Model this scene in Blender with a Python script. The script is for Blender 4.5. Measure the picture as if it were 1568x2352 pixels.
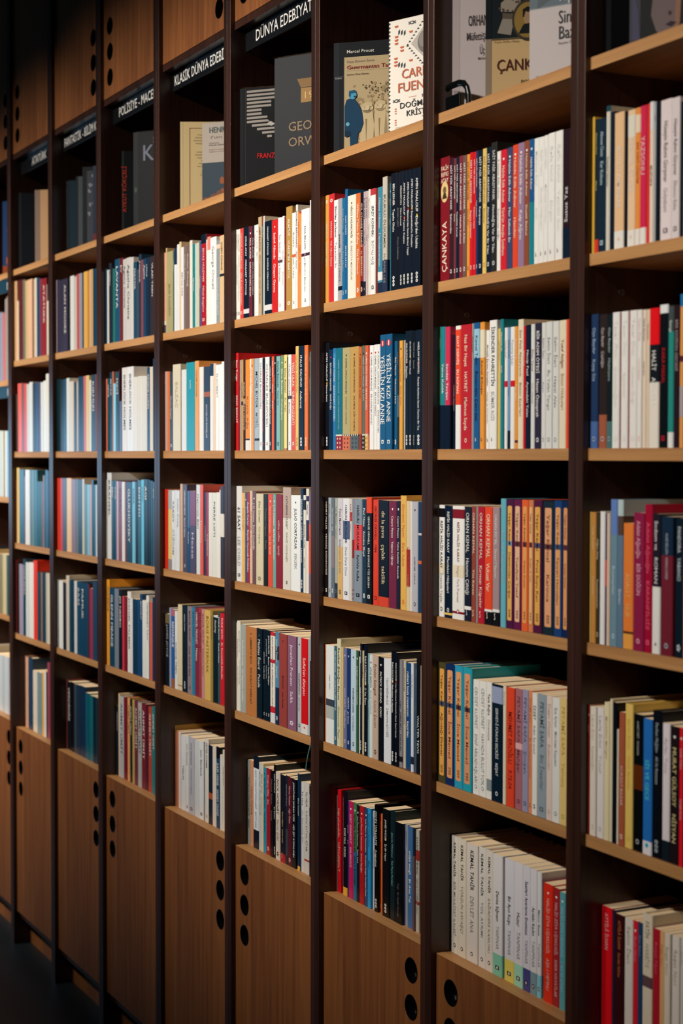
import bpy, bmesh, math, random, colorsys
from mathutils import Matrix, Vector

for _o in list(bpy.data.objects):
    bpy.data.objects.remove(_o)
SC = bpy.context.scene
COL = SC.collection

# ------------------------------------------------------------------ camera
YAW, PITCH, ROLL = 1.10342, 0.034058, 0.001483
CAM = Vector((2.1366, -1.47545, 1.62983))
cy, sy, cp, sp = math.cos(YAW), math.sin(YAW), math.cos(PITCH), math.sin(PITCH)
F = Vector((-sy*cp, cy*cp, -sp))
R = Vector((cy, sy, 0))
U = R.cross(F)
R2 = R*math.cos(ROLL) + U*math.sin(ROLL)
U2 = U*math.cos(ROLL) - R*math.sin(ROLL)
cd = bpy.data.cameras.new('camera')
cam = bpy.data.objects.new('camera', cd)
COL.objects.link(cam)
m = Matrix.Identity(4)
for i in range(3):
    m[i][0], m[i][1], m[i][2], m[i][3] = R2[i], U2[i], -F[i], CAM[i]
cam.matrix_world = m
cd.sensor_fit = 'VERTICAL'
cd.sensor_height = 36.0
cd.sensor_width = 24.0
cd.lens = 3774.3/2352*36
cd.dof.use_dof = True
cd.dof.focus_distance = 3.35
cd.dof.aperture_fstop = 4.5
cd.clip_start = 0.05
SC.camera = cam

# ------------------------------------------------------------------ light
w = bpy.data.worlds.new('world'); SC.world = w; w.use_nodes = True
bg = w.node_tree.nodes['Background']
bg.inputs[0].default_value = (0.25, 0.5, 0.62, 1)
bg.inputs[1].default_value = 0.011
def spot(x, y, z, tx, ty, tz, power, col, size, blend, rad=.05):
    l = bpy.data.lights.new('ceiling_spot', 'SPOT'); l.energy = power; l.color = col
    l.spot_size = math.radians(size); l.spot_blend = blend; l.shadow_soft_size = rad
    o = bpy.data.objects.new('ceiling_spot', l); COL.objects.link(o)
    o.location = (x, y, z)
    o.rotation_euler = (Vector((tx, ty, tz))-Vector((x, y, z))).to_track_quat('-Z', 'Y').to_euler()
WARM = (1.0, .93, .84)
for sx_, en, az in ((1.1, 72, 1.84), (.5, 58, 1.84), (-.08, 58, 1.84), (-.66, 125, 1.84), (-1.24, 165, 1.84), (-1.82, 118, 1.84), (-2.4, 84, 1.82), (-2.98, 110, 1.76), (-3.56, 180, 1.6), (-4.14, 280, 1.5), (-4.7, 320, 1.5)):
    spot(sx_, -2.15, 3.2, sx_, 0, az, en, WARM, 52, .75)
def area(x, y, z, tx, ty, tz, power, col, w_, h_):
    l = bpy.data.lights.new('window_daylight', 'AREA'); l.shape = 'RECTANGLE'; l.size = w_; l.size_y = h_
    l.energy = power; l.color = col
    o = bpy.data.objects.new('window_daylight', l); COL.objects.link(o); o.location = (x, y, z)
    o.rotation_euler = (Vector((tx, ty, tz))-Vector((x, y, z))).to_track_quat('-Z', 'Y').to_euler()
area(-7.6, -1.75, 1.55, -1, -.6, 1.4, 9, (.4, .70, 1.0), 1.3, .6)
SC.view_settings.view_transform = 'Standard'
SC.view_settings.look = 'None'
SC.view_settings.gamma = 1
SC.view_settings.use_curve_mapping = False
SC.view_settings.exposure = 0.12

# ------------------------------------------------------------------ helpers
def lin(h):
    v = []
    for i in (0, 1, 2):
        c = (int(h[2*i:2*i+2], 16) if isinstance(h, str) else h[i])/255
        v.append(c/12.92 if c <= .04045 else ((c+.055)/1.055)**2.4)
    return (v[0], v[1], v[2], 1.0)

def wood(name, c0, c1, axis, rough=.5, scale=1.0, fine=60, spec=.4):
    mt = bpy.data.materials.new(name); mt.use_nodes = True
    nt = mt.node_tree; N = nt.nodes; L = nt.links; b = N['Principled BSDF']
    tc = N.new('ShaderNodeTexCoord'); mp = N.new('ShaderNodeMapping')
    s = [fine*scale]*3; s[axis] = 2.2*scale
    mp.inputs['Scale'].default_value = s
    L.new(tc.outputs['Object'], mp.inputs[0])
    n1 = N.new('ShaderNodeTexNoise'); n1.inputs['Scale'].default_value = 1; n1.inputs['Detail'].default_value = 7
    n1.inputs['Roughness'].default_value = .65; n1.inputs['Distortion'].default_value = .6
    L.new(mp.outputs[0], n1.inputs['Vector'])
    mp2 = N.new('ShaderNodeMapping'); s2 = [7*scale]*3; s2[axis] = .6*scale
    mp2.inputs['Scale'].default_value = s2
    L.new(tc.outputs['Object'], mp2.inputs[0])
    n2 = N.new('ShaderNodeTexNoise'); n2.inputs['Scale'].default_value = 1; n2.inputs['Detail'].default_value = 2
    L.new(mp2.outputs[0], n2.inputs['Vector'])
    ad = N.new('ShaderNodeMath'); ad.operation = 'MULTIPLY_ADD'; ad.inputs[1].default_value = .55
    L.new(n1.outputs['Fac'], ad.inputs[0])
    m2 = N.new('ShaderNodeMath'); m2.operation = 'MULTIPLY'; m2.inputs[1].default_value = .45
    L.new(n2.outputs['Fac'], m2.inputs[0]); L.new(m2.outputs[0], ad.inputs[2])
    cr = N.new('ShaderNodeValToRGB'); L.new(ad.outputs[0], cr.inputs[0])
    cr.color_ramp.elements[0].position = .32; cr.color_ramp.elements[0].color = lin(c0)
    cr.color_ramp.elements[1].position = .68; cr.color_ramp.elements[1].color = lin(c1)
    L.new(cr.outputs[0], b.inputs['Base Color'])
    b.inputs['Roughness'].default_value = rough
    b.inputs['Specular IOR Level'].default_value = spec
    bp = N.new('ShaderNodeBump'); bp.inputs['Strength'].default_value = .12; bp.inputs['Distance'].default_value = .0004
    L.new(n1.outputs['Fac'], bp.inputs['Height']); L.new(bp.outputs[0], b.inputs['Normal'])
    return mt

def plain(name, h, rough=.5, spec=.5, noise=0.0, nscale=40):
    mt = bpy.data.materials.new(name); mt.use_nodes = True
    nt = mt.node_tree; N = nt.nodes; L = nt.links; b = N['Principled BSDF']
    c = lin(h)
    n = N.new('ShaderNodeTexNoise'); n.inputs['Scale'].default_value = nscale; n.inputs['Detail'].default_value = 4
    tc = N.new('ShaderNodeTexCoord'); L.new(tc.outputs['Object'], n.inputs['Vector'])
    cr = N.new('ShaderNodeValToRGB'); L.new(n.outputs['Fac'], cr.inputs[0])
    cr.color_ramp.elements[0].color = tuple(v*(1-noise) for v in c[:3])+(1,)
    cr.color_ramp.elements[1].color = tuple(min(1, v*(1+noise)) for v in c[:3])+(1,)
    L.new(cr.outputs[0], b.inputs['Base Color'])
    b.inputs['Roughness'].default_value = rough
    b.inputs['Specular IOR Level'].default_value = spec
    return mt

def attr_mat(name, rough, spec, bump=.03):
    mt = bpy.data.materials.new(name); mt.use_nodes = True
    nt = mt.node_tree; N = nt.nodes; L = nt.links; b = N['Principled BSDF']
    a = N.new('ShaderNodeAttribute'); a.attribute_name = 'Col'
    L.new(a.outputs['Color'], b.inputs['Base Color'])
    b.inputs['Roughness'].default_value = rough
    b.inputs['Specular IOR Level'].default_value = spec
    n = N.new('ShaderNodeTexNoise'); n.inputs['Scale'].default_value = 900; n.inputs['Detail'].default_value = 2
    tc = N.new('ShaderNodeTexCoord'); L.new(tc.outputs['Object'], n.inputs['Vector'])
    bp = N.new('ShaderNodeBump'); bp.inputs['Strength'].default_value = bump; bp.inputs['Distance'].default_value = .0002
    L.new(n.outputs['Fac'], bp.inputs['Height']); L.new(bp.outputs[0], b.inputs['Normal'])
    return mt

def page_mat():
    mt = bpy.data.materials.new('paper_pages'); mt.use_nodes = True
    nt = mt.node_tree; N = nt.nodes; L = nt.links; b = N['Principled BSDF']
    tc = N.new('ShaderNodeTexCoord'); mp = N.new('ShaderNodeMapping'); mp.inputs['Scale'].default_value = (2500, 3, 3)
    L.new(tc.outputs['Object'], mp.inputs[0])
    n = N.new('ShaderNodeTexNoise'); n.inputs['Scale'].default_value = 1; n.inputs['Detail'].default_value = 1
    L.new(mp.outputs[0], n.inputs['Vector'])
    cr = N.new('ShaderNodeValToRGB'); L.new(n.outputs['Fac'], cr.inputs[0])
    cr.color_ramp.elements[0].position = .25; cr.color_ramp.elements[1].position = .6
    cr.color_ramp.elements[0].color = lin('e0bc8c'); cr.color_ramp.elements[1].color = lin('fae0b8')
    L.new(cr.outputs[0], b.inputs['Base Color']); b.inputs['Roughness'].default_value = .9
    b.inputs['Specular IOR Level'].default_value = .1
    return mt

M_SHELF = wood('oak_shelf', '9c6a3c', 'cc9860', 0, .5, 1.0, 70)
M_BOARD = wood('oak_board', '5c3418', '8a5730', 0, .5, 1.0, 70, .3)
M_DOOR = wood('oak_door', '6c3c20', 'aa6a38', 2, .45, 1.0, 55)
M_WAL = wood('dark_walnut', '21130f', '4b2a1e', 2, .33, 1.0, 90, .6)
M_BLACK = plain('black_plastic', '08090a', .18, .5)
M_COVER = attr_mat('printed_cover', .3, .4, .015)
M_MATT = attr_mat('matt_cover', .5, .1)
M_PAGE = page_mat()
M_SIGN = plain('sign_black', '0a0d12', .35, .5)
M_SIGNT = plain('sign_teal', '12384a', .4, .4)
M_LETTER = plain('sign_letter', 'e8e6e0', .6, .3)
M_FLOOR = plain('floor_stone', '1a2226', .5, .4, .25, 6)
M_WALL = plain('wall_paint', '3a3a3a', .9, .2, .05, 3)
M_RIB = plain('ribbon_green', '3c6a5c', .7, .3, .1, 80)
M_CAP = plain('screw_cap', '3c2c24', .5, .4)

def film():
    mt = bpy.data.materials.new('clear_film'); mt.use_nodes = True
    nt = mt.node_tree; N = nt.nodes; L = nt.links
    for n in list(N): N.remove(n)
    out = N.new('ShaderNodeOutputMaterial'); mx = N.new('ShaderNodeMixShader')
    tr = N.new('ShaderNodeBsdfTransparent'); gl = N.new('ShaderNodeBsdfGlossy'); gl.inputs['Roughness'].default_value = .05
    fr = N.new('ShaderNodeFresnel'); fr.inputs['IOR'].default_value = 1.35
    tc = N.new('ShaderNodeTexCoord'); n = N.new('ShaderNodeTexNoise'); n.inputs['Scale'].default_value = 55; n.inputs['Detail'].default_value = 3
    n.inputs['Distortion'].default_value = 1.5
    L.new(tc.outputs['Object'], n.inputs['Vector'])
    bp = N.new('ShaderNodeBump'); bp.inputs['Strength'].default_value = .9; bp.inputs['Distance'].default_value = .006
    rp = N.new('ShaderNodeMapRange'); rp.inputs['From Min'].default_value = .6; rp.inputs['From Max'].default_value = .74
    L.new(n.outputs['Fac'], rp.inputs['Value']); L.new(rp.outputs[0], bp.inputs['Height']); L.new(bp.outputs[0], gl.inputs['Normal'])
    ml = N.new('ShaderNodeMath'); ml.operation = 'MULTIPLY'; ml.inputs[1].default_value = .11
    L.new(fr.outputs[0], ml.inputs[0]); L.new(ml.outputs[0], mx.inputs[0]); L.new(tr.outputs[0], mx.inputs[1]); L.new(gl.outputs[0], mx.inputs[2])
    L.new(mx.outputs[0], out.inputs[0])
    return mt
M_FILM = film()

class MB:
    """collects coloured faces"""
    def __init__(s): s.v = []; s.f = []; s.c = []
    def face(s, pts, c):
        n = len(s.v); s.v.extend(pts); s.f.append(tuple(range(n, n+len(pts)))); s.c.append(c)
    def box(s, x0, y0, z0, x1, y1, z1, c=None):
        n = len(s.v)
        s.v += [(x0,y0,z0),(x1,y0,z0),(x1,y1,z0),(x0,y1,z0),(x0,y0,z1),(x1,y0,z1),(x1,y1,z1),(x0,y1,z1)]
        for q in ((0,3,2,1),(4,5,6,7),(0,1,5,4),(1,2,6,5),(2,3,7,6),(3,0,4,7)):
            s.f.append(tuple(n+i for i in q)); s.c.append(c)
    def prism(s, poly, z0, z1, c=None):
        n = len(s.v); k = len(poly)
        s.v += [(x, y, z0) for x, y in poly]+[(x, y, z1) for x, y in poly]
        s.f.append(tuple(n+i for i in reversed(range(k)))); s.c.append(c)
        s.f.append(tuple(n+k+i for i in range(k))); s.c.append(c)
        for i in range(k):
            j = (i+1) % k
            s.f.append((n+i, n+j, n+k+j, n+k+i)); s.c.append(c)
    def join(s, o, fn):
        n = len(s.v); s.v += [fn(p) for p in o.v]; s.f += [tuple(n+i for i in q) for q in o.f]; s.c += o.c
    def mesh(s, name, mat):
        me = bpy.data.meshes.new(name); me.from_pydata(s.v, [], s.f)
        me.materials.append(mat)
        if s.c and s.c[0] is not None:
            at = me.color_attributes.new('Col', 'FLOAT_COLOR', 'CORNER')
            buf = []
            for q, c in zip(s.f, s.c): buf.extend(c*len(q))
            at.data.foreach_set('color', buf)
        me.validate(); me.update()
        return me
    def build(s, name, mat, parent=None, bevel=0):
        o = bpy.data.objects.new(name, s.mesh(name, mat)); COL.objects.link(o)
        if parent is not None: o.parent = parent
        if bevel:
            md = o.modifiers.new('bevel', 'BEVEL'); md.width = bevel; md.segments = 2; md.limit_method = 'ANGLE'
        return o

def empty(name, loc, rz=0):
    o = bpy.data.objects.new(name, None); COL.objects.link(o); o.location = loc; o.rotation_euler = (0, 0, rz)
    o.empty_display_size = .05
    return o
def tag(o, label, cat, group=None, kind=None):
    o['label'] = label; o['category'] = cat
    if group: o['group'] = group
    if kind: o['kind'] = kind
    return o
def struct(o):
    o['kind'] = 'structure'; return o

# ---- glyphs of Blender's built-in font, cached once, used for every title
BOOKS = [
('B', 1, [
 (-0.424, 0.0319, 0.2195, 0.0136, [133,24,37], [236,223,195], '^ÇANKAYA', {'t': [0.52,0.93],'oval': 1,'hz': 'FALİH,RIFKI,ATAY','lb': 0.9}, 1),
 (-0.3911, 0.0135, 0.2148, 0.0131, [60,27,37], [242,240,234], 'SAİT FAİK ABASIYANIK|Şahmerdan', {'t': [0.06,0.62],'l': 'o'}, 1),
 (-0.3771, 0.008, 0.212, 0.0137, [120,52,61], [242,240,234], 'SAİT FAİK ABASIYANIK|Sarnıç', {'t': [0.06,0.62],'l': 'o'}, 0),
 (-0.3671, 0.0092, 0.2125, 0.0126, [16,31,51], [242,240,234], 'SAİT FAİK ABASIYANIK|Tüneldeki Çocuk', {'t': [0.06,0.7],'l': 'o'}, 0),
 (-0.3574, 0.0115, 0.2131, 0.0132, [133,46,58], [242,240,234], 'SAİT FAİK ABASIYANIK|Mahalle Kahvesi', {'t': [0.06,0.72],'l': 'o'}, 1),
 (-0.3452, 0.0128, 0.2119, 0.013, [116,87,78], [242,240,234], 'SAİT FAİK ABASIYANIK|Lüzumsuz Adam', {'t': [0.06,0.72],'l': 'o'}, 1),
 (-0.3319, 0.0091, 0.2115, 0.0135, [236,156,61], [115,63,35], 'SAİT FAİK ABASIYANIK|Havuz Başı', {'t': [0.06,0.62],'l': 'o'}, 0),
 (-0.3214, 0.0102, 0.2128, 0.0127, [217,30,39], [242,240,234], 'SAİT FAİK ABASIYANIK|Seçme Hikâyeler', {'t': [0.06,0.72],'l': 'o'}, 1),
 (-0.3107, 0.0081, 0.2125, 0.0135, [217,30,39], [242,240,234], 'SAİT FAİK ABASIYANIK|Mahkeme Kapısı', {'t': [0.06,0.7],'l': 'o'}, 0),
 (-0.3017, 0.0067, 0.2127, 0.0132, [24,52,97], [242,240,234], 'SAİT FAİK ABASIYANIK|Kayıp Aranıyor', {'t': [0.06,0.62],'l': 'o'}, 0),
 (-0.2945, 0.0138, 0.2121, 0.0136, [16,31,51], [242,240,234], 'SAİT FAİK ABASIYANIK|Kumpanya', {'t': [0.05,0.6],'l': 'o'}, 1),
 (-0.2797, 0.0123, 0.2126, 0.0131, [236,200,106], [167,130,78], 'SAİT FAİK ABASIYANIK|Semaver', {'t': [0.06,0.6],'l': 'o'}, 1),
 (-0.267, 0.0137, 0.2128, 0.013, [16,31,51], [242,240,234], "SAİT FAİK ABASIYANIK|Alemdağ'da Var Bir Yılan", {'t': [0.05,0.85],'l': 'o'}, 1),
 (-0.2527, 0.0174, 0.2184, 0.0134, [43,43,41], [226,226,222], "SAİT FAİK ABASIYANIK|Alemdağ'da Var Bir Yılan", {'t': [0.06,0.85],'l': 'o'}, 1),
 (-0.2348, 0.0115, 0.2007, 0.0137, [242,240,234], [152,152,152], "Halide Edib Adıvar|Zeyno'nun Oğlu", {'h': [140,140,140]}, 1),
 (-0.2219, 0.0189, 0.2007, 0.0129, [217,39,56], [236,223,195], "Halide Edib Adıvar|Türk'ün Ateşle İmtihanı", {'h': [242,240,234],'t': [0.13,0.88]}, 1),
 (-0.2025, 0.0164, 0.2017, 0.0137, [65,74,113], [242,240,234], 'Halide Edib Adıvar|Mor Salkımlı Ev', {'h': [242,240,234]}, 1),
 (-0.1855, 0.016, 0.2029, 0.0136, [236,76,43], [236,223,195], 'Halide Edib Adıvar|Handan', {'h': [242,240,234]}, 1),
 (-0.1679, 0.0183, 0.2032, 0.0127, [154,124,156], [242,240,234], 'Halide Edib Adıvar|Kalp Ağrısı', {'h': [242,240,234]}, 1),
 (-0.1492, 0.0134, 0.204, 0.0132, [150,80,52], [236,223,195], 'Halide Edib Adıvar|Sinekli Bakkal', {'h': [242,240,234]}, 1),
 (-0.1352, 0.0134, 0.2038, 0.0133, [30,91,148], [242,240,234], 'Halide Edib Adıvar|', {'h': [242,240,234],'t': [0.14,0.4],'b': [[0.5,1.0,[30,135,148]]]}, 1),
 (-0.1214, 0.0143, 0.203, 0.0136, [242,240,234], [226,226,222], 'Mehmed Rauf|Eylül', {'l': 'b'}, 1),
 (-0.1063, 0.0138, 0.2025, 0.0133, [242,240,234], [226,226,222], 'Refik Halid|Gurbet Hikâyeleri', {'l': 'b'}, 1),
 (-0.0913, 0.0108, 0.2028, 0.0127, [242,240,234], [226,226,222], 'Refik Halid|Memleket Hikâyeleri', {'l': 'b'}, 1),
 (-0.08, 0.0183, 0.2039, 0.0131, [242,240,234], [226,226,222], 'Refik Halid|Sürgün', {'l': 'b'}, 1),
 (-0.0602, 0.0203, 0.2037, 0.0131, [242,240,234], [226,226,222], 'Refik Halid|Yezidin Kızı', {'l': 'b'}, 1),
 (-0.0394, 0.0202, 0.2026, 0.0131, [43,24,32], [226,226,222], '^Susuz Yaz', {'t': [0.36,0.72],'b': [[0.76,1.0,[16,31,51]]]}, 1),
], 1.9415),
('B', 2, [
 (-0.424, 0.0037, 0.2196, 0.0137, [65,133,87], [242,240,234], 'Marquis de Sade', {'wrap': 1,'b': [[0.64,1.0,[16,31,51]]]}, 0),
 (-0.4188, 0.015, 0.2186, 0.0129, [30,135,148], [242,240,234], 'Yalnız Kaldık', {'wrap': 1,'b': [[0.64,1.0,[16,31,51]]],'t': [0.3,0.6]}, 1),
 (-0.4033, 0.0165, 0.2175, 0.0128, [209,52,87], [242,240,234], 'Sevdalı Tavşan', {'wrap': 1,'b': [[0.64,1.0,[16,31,51]]],'t': [0.3,0.6]}, 1),
 (-0.3863, 0.0082, 0.2027, 0.0191, [16,31,51], [152,152,152], 'FUKARA ÖLDÜSÜ', {'t': [0.44,0.8]}, 0),
 (-0.3681, 0.0171, 0.2167, 0.0133, [242,240,234], [242,240,234], 'SUAT DERVİŞ|BU ROMAN', {'b': [[0.03,0.64,[236,76,43]]],'t': [0.08,0.55]}, 1),
 (-0.3505, 0.0357, 0.2171, 0.0136, [191,35,48], [236,223,195], 'Naz Bir Hayat|HAYRET|Mehmet Seyda', {'t': [0.08,0.85],'l': 'o','lb': 0.7}, 1),
 (-0.3133, 0.0068, 0.2173, 0.0132, [152,152,152], [18,18,20], 'Yürek Sürgünü', {}, 0),
 (-0.3054, 0.0185, 0.2178, 0.0128, [30,91,148], [16,31,51], 'Kemal Tahir|Bozkırdaki Çekirdek', {'b': [[0.05,0.28,[155,200,222]]],'l': 'b'}, 1),
 (-0.2864, 0.0141, 0.2174, 0.0136, [236,156,61], [115,63,35], 'Kemal Bilbaşar', {'b': [[0.06,0.28,[236,223,195]]],'t': [0.3,0.68],'l': 'b'}, 1),
 (-0.2718, 0.0102, 0.2027, 0.0171, [242,240,234], [18,18,20], 'Mustafa Serkan Karaeller|Aşağı da Karacalar', {'t': [0.12,0.8],'l': 'b'}, 1),
 (-0.2554, 0.0229, 0.2182, 0.0133, [242,240,234], [16,31,51], 'İSKENDER FAHRETTİN|SÜMER KIZI', {'t': [0.05,0.78],'l': 'b','lb': 0.7}, 1),
 (-0.232, 0.0067, 0.2029, 0.0161, [236,200,106], [167,130,78], 'Aşkın Son Şiirleri', {'t': [0.1,0.7]}, 0),
 (-0.2198, 0.0084, 0.2179, 0.0128, [30,135,148], [242,240,234], 'Sabahattin Ali|Kürk', {'t': [0.1,0.5]}, 1),
 (-0.2109, 0.0086, 0.2031, 0.0153, [242,240,234], [152,152,152], 'Tomris Uyar', {'b': [[0.44,0.49,[217,30,39]]]}, 0),
 (-0.2018, 0.009, 0.2029, 0.0154, [118,155,197], [16,31,51], 'Yakup Kadri|Yaban', {'b': [[0.85,1.0,[16,31,51]]]}, 1),
 (-0.1916, 0.0122, 0.2029, 0.0147, [242,240,234], [152,152,152], 'Tomris Uyar', {'b': [[0.44,0.49,[217,30,39]]]}, 1),
 (-0.1789, 0.0099, 0.2029, 0.0151, [236,156,61], [236,223,195], 'Peride Celal|Kızıl Vazo', {'b': [[0.93,0.95,[92,28,47]]]}, 1),
 (-0.1655, 0.0156, 0.2132, 0.0129, [236,223,195], [167,130,78], 'Sait Faik Abasıyanık|Bütün Eserleri', {'t': [0.08,0.75]}, 1),
 (-0.1494, 0.0061, 0.2015, 0.0127, [217,30,39], [236,223,195], 'Mahmut Yesari', {'t': [0.2,0.6]}, 0),
 (-0.1428, 0.0138, 0.2025, 0.0128, [16,31,51], [242,240,234], 'Necip Fazıl|Aynadaki Yalan', {'t': [0.2,0.75]}, 1),
 (-0.1285, 0.0111, 0.2029, 0.0137, [226,226,222], [133,24,37], 'İlhan Tarus|Var Olmak', {'t': [0.2,0.7]}, 1),
 (-0.1169, 0.0189, 0.2037, 0.0136, [49,45,66], [242,240,234], 'BİR ADIM ÖTESİ|Hasan Öztoprak', {'t': [0.06,0.75],'l': 'o'}, 1),
 (-0.0963, 0.0117, 0.203, 0.013, [226,226,222], [152,152,152], 'Selim İleri|Kuyu', {'t': [0.12,0.7],'l': 'o'}, 1),
 (-0.0841, 0.0174, 0.2036, 0.0134, [226,226,222], [152,152,152], 'Selim İleri|Bu Yalan Tango', {'t': [0.12,0.7],'l': 'o'}, 1),
 (-0.0637, 0.0168, 0.2028, 0.0126, [226,226,222], [152,152,152], 'Selim İleri|Hepsi Alev', {'t': [0.12,0.7],'l': 'o'}, 1),
 (-0.0464, 0.0184, 0.2031, 0.0136, [236,223,195], [133,24,37], 'Yusuf Atılgan|Bütün Hikâyeleri', {'t': [0.15,0.7]}, 1),
 (-0.0271, 0.0079, 0.2034, 0.0131, [236,76,43], [236,76,43], '', {}, 1),
], 1.6421),
('B', 3, [
 (-0.424, 0.0189, 0.201, 0.0135, [242,240,234], [18,18,20], 'REFİK HALİD KARAY|İnsanda Yaşlar', {'b': [[0.03,0.11,[18,18,20]],[0.52,0.62,[236,223,195]]],'t': [0.14,0.88],'l': 'o'}, 1),
 (-0.4028, 0.0265, 0.1999, 0.0128, [16,31,51], [242,240,234], 'REFİK HALİD KARAY|Memleket Hikâyeleri', {'t': [0.05,0.78],'b': [[0.955,0.975,[236,200,106]]],'l': 'o'}, 1),
 (-0.3759, 0.0402, 0.2007, 0.013, [242,240,234], [133,24,37], 'REFİK HALİD KARAY|Nilgün Türk Prensesi', {'b': [[0.03,0.11,[133,24,37]],[0.52,0.63,[236,223,195]],[0.93,0.95,[133,24,37]]],'t': [0.14,0.85],'l': 'o'}, 1),
 (-0.3342, 0.0217, 0.2002, 0.0129, [26,33,49], [226,226,222], 'ORHAN KEMAL|Hanımın Çiftliği', {'t': [0.05,0.77],'b': [[0.87,0.9,[242,240,234]]],'l': 's','lb': 0.7}, 1),
 (-0.312, 0.015, 0.2008, 0.0137, [150,70,56], [236,223,195], 'ORHAN KEMAL|Yüz Karası', {'t': [0.05,0.85],'l': 's'}, 1),
 (-0.2957, 0.0055, 0.2013, 0.013, [152,152,152], [152,152,152], '', {}, 0),
 (-0.2896, 0.0204, 0.2015, 0.0131, [183,30,48], [236,223,195], 'ORHAN KEMAL|Kırmızı Küpeler', {'t': [0.05,0.87],'l': 's'}, 1),
 (-0.2687, 0.0246, 0.202, 0.0136, [236,76,43], [236,223,195], 'ORHAN KEMAL|Vukuat Var', {'t': [0.06,0.72],'b': [[0.87,0.89,[242,240,234]],[0.89,1.0,[18,18,20]]],'l': 's','lb': 0.7}, 1),
 (-0.2429, 0.0213, 0.202, 0.0136, [167,143,148], [226,226,222], 'ORHAN KEMAL|Serseri Milyoner', {'t': [0.06,0.6],'b': [[0.86,0.885,[242,240,234]],[0.885,1.0,[18,18,20]]],'l': 's'}, 1),
 (-0.2211, 0.0023, 0.2002, 0.015, [92,28,47], [217,30,39], 'Kemal Tahir|Karılar Koğuşu', {'t': [0.2,0.6]}, 0),
 (-0.2165, 0.0161, 0.2171, 0.0129, [103,183,200], [155,200,222], 'Ahmet Telli|Hüznün İsyan Olur', {'t': [0.25,0.65]}, 1),
 (-0.1999, 0.0221, 0.2163, 0.0135, [78,27,67], [115,63,35], 'Yaşar Kemal|Demirciler Çarşısı', {'pan': [[236,179,97],0.05,0.94]}, 1),
 (-0.1755, 0.0232, 0.2166, 0.0126, [102,30,73], [115,63,35], 'Yaşar Kemal|Yusufçuk Yusuf', {'pan': [[236,190,149],0.05,0.94]}, 1),
 (-0.1518, 0.019, 0.2167, 0.013, [236,102,51], [115,63,35], 'Yaşar Kemal|Deniz Küstü', {'pan': [[237,168,96],0.05,0.94]}, 1),
 (-0.1322, 0.0136, 0.2167, 0.0136, [217,130,87], [115,63,35], 'Yaşar Kemal|Kuşlar da Gitti', {'pan': [[240,192,128],0.05,0.94]}, 1),
 (-0.1182, 0.0249, 0.2168, 0.0136, [85,27,63], [115,63,35], 'Yaşar Kemal|Fırat Suyu Kan', {'pan': [[236,177,84],0.05,0.94]}, 1),
 (-0.0892, 0.0313, 0.216, 0.0128, [27,45,57], [115,63,35], 'Yaşar Kemal|Karınca', {'pan': [[236,169,124],0.05,0.94]}, 1),
 (-0.057, 0.0225, 0.2176, 0.0126, [30,65,122], [115,63,35], 'Yaşar Kemal|Tanyeri Horozları', {'pan': [[236,169,107],0.05,0.94]}, 1),
 (-0.034, 0.016, 0.2177, 0.0134, [21,42,85], [115,63,35], 'Yaşar Kemal|Çıplak Deniz', {'pan': [[236,161,97],0.05,0.94]}, 1),
], 1.3413),
('B', 4, [
 (-0.424, 0.0258, 0.2169, 0.0132, [80,74,43], [121,66,37], 'Yaşar Kemal|Ağrıdağı Efsanesi', {'pan': [[236,171,81],0.05,0.94]}, 1),
 (-0.3973, 0.0303, 0.2172, 0.0128, [22,47,98], [121,66,37], 'Yaşar Kemal|İnce Memed', {'pan': [[237,164,104],0.05,0.94]}, 1),
 (-0.3665, 0.028, 0.2176, 0.0131, [48,160,192], [121,66,37], 'Yaşar Kemal|İnce Memed', {'pan': [[237,164,104],0.05,0.94]}, 1),
 (-0.3365, 0.0292, 0.2179, 0.0126, [41,165,183], [121,66,37], 'Yaşar Kemal|İnce Memed', {'pan': [[236,154,106],0.05,0.94]}, 1),
 (-0.3038, 0.0211, 0.2001, 0.0133, [242,240,234], [160,160,160], 'CEVDET KUDRET|SINIF ARKADAŞLARI', {'t': [0.06,0.9],'l': 'o'}, 1),
 (-0.2822, 0.0223, 0.2003, 0.0131, [242,240,234], [160,160,160], 'CEVDET KUDRET|HAVADA BULUT YOK', {'t': [0.06,0.9],'l': 'o'}, 1),
 (-0.2594, 0.0163, 0.2015, 0.0133, [242,240,234], [18,18,20], 'Tarık Buğra|Dönemeçte', {'b': [[0.83,0.93,[140,151,156]]],'t': [0.1,0.5]}, 1),
 (-0.2417, 0.0338, 0.2006, 0.0126, [12,33,50], [236,236,231], 'SERVET-İ FÜNUN SEÇKİSİ|REŞAT', {'b': [[0.02,0.16,[158,169,201]]],'t': [0.2,0.78],'l': 'o'}, 1),
 (-0.2074, 0.0091, 0.2016, 0.0133, [236,223,195], [160,160,160], 'Pınar Kür', {'t': [0.05,0.5]}, 1),
 (-0.1953, 0.0239, 0.2005, 0.0129, [236,75,45], [140,32,23], 'MEHMET EROĞLU|9:75,04', {'t': [0.2,0.85],'lb': 0.5}, 1),
 (-0.1687, 0.0212, 0.2017, 0.0131, [178,110,119], [121,66,82], 'PEYAMİ SAFA|Mahşer', {'t': [0.06,0.7],'l': 'g','b': [[0.45,0.5,[236,181,181]]]}, 1),
 (-0.147, 0.0179, 0.2025, 0.0129, [160,156,183], [103,101,128], 'PEYAMİ SAFA|Şimşek', {'t': [0.06,0.7],'l': 'g'}, 1),
 (-0.1285, 0.0098, 0.2032, 0.0133, [236,151,101], [201,110,73], 'PEYAMİ SAFA|Bir Tereddüdün Romanı', {'t': [0.06,0.8],'l': 'g'}, 1),
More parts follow.
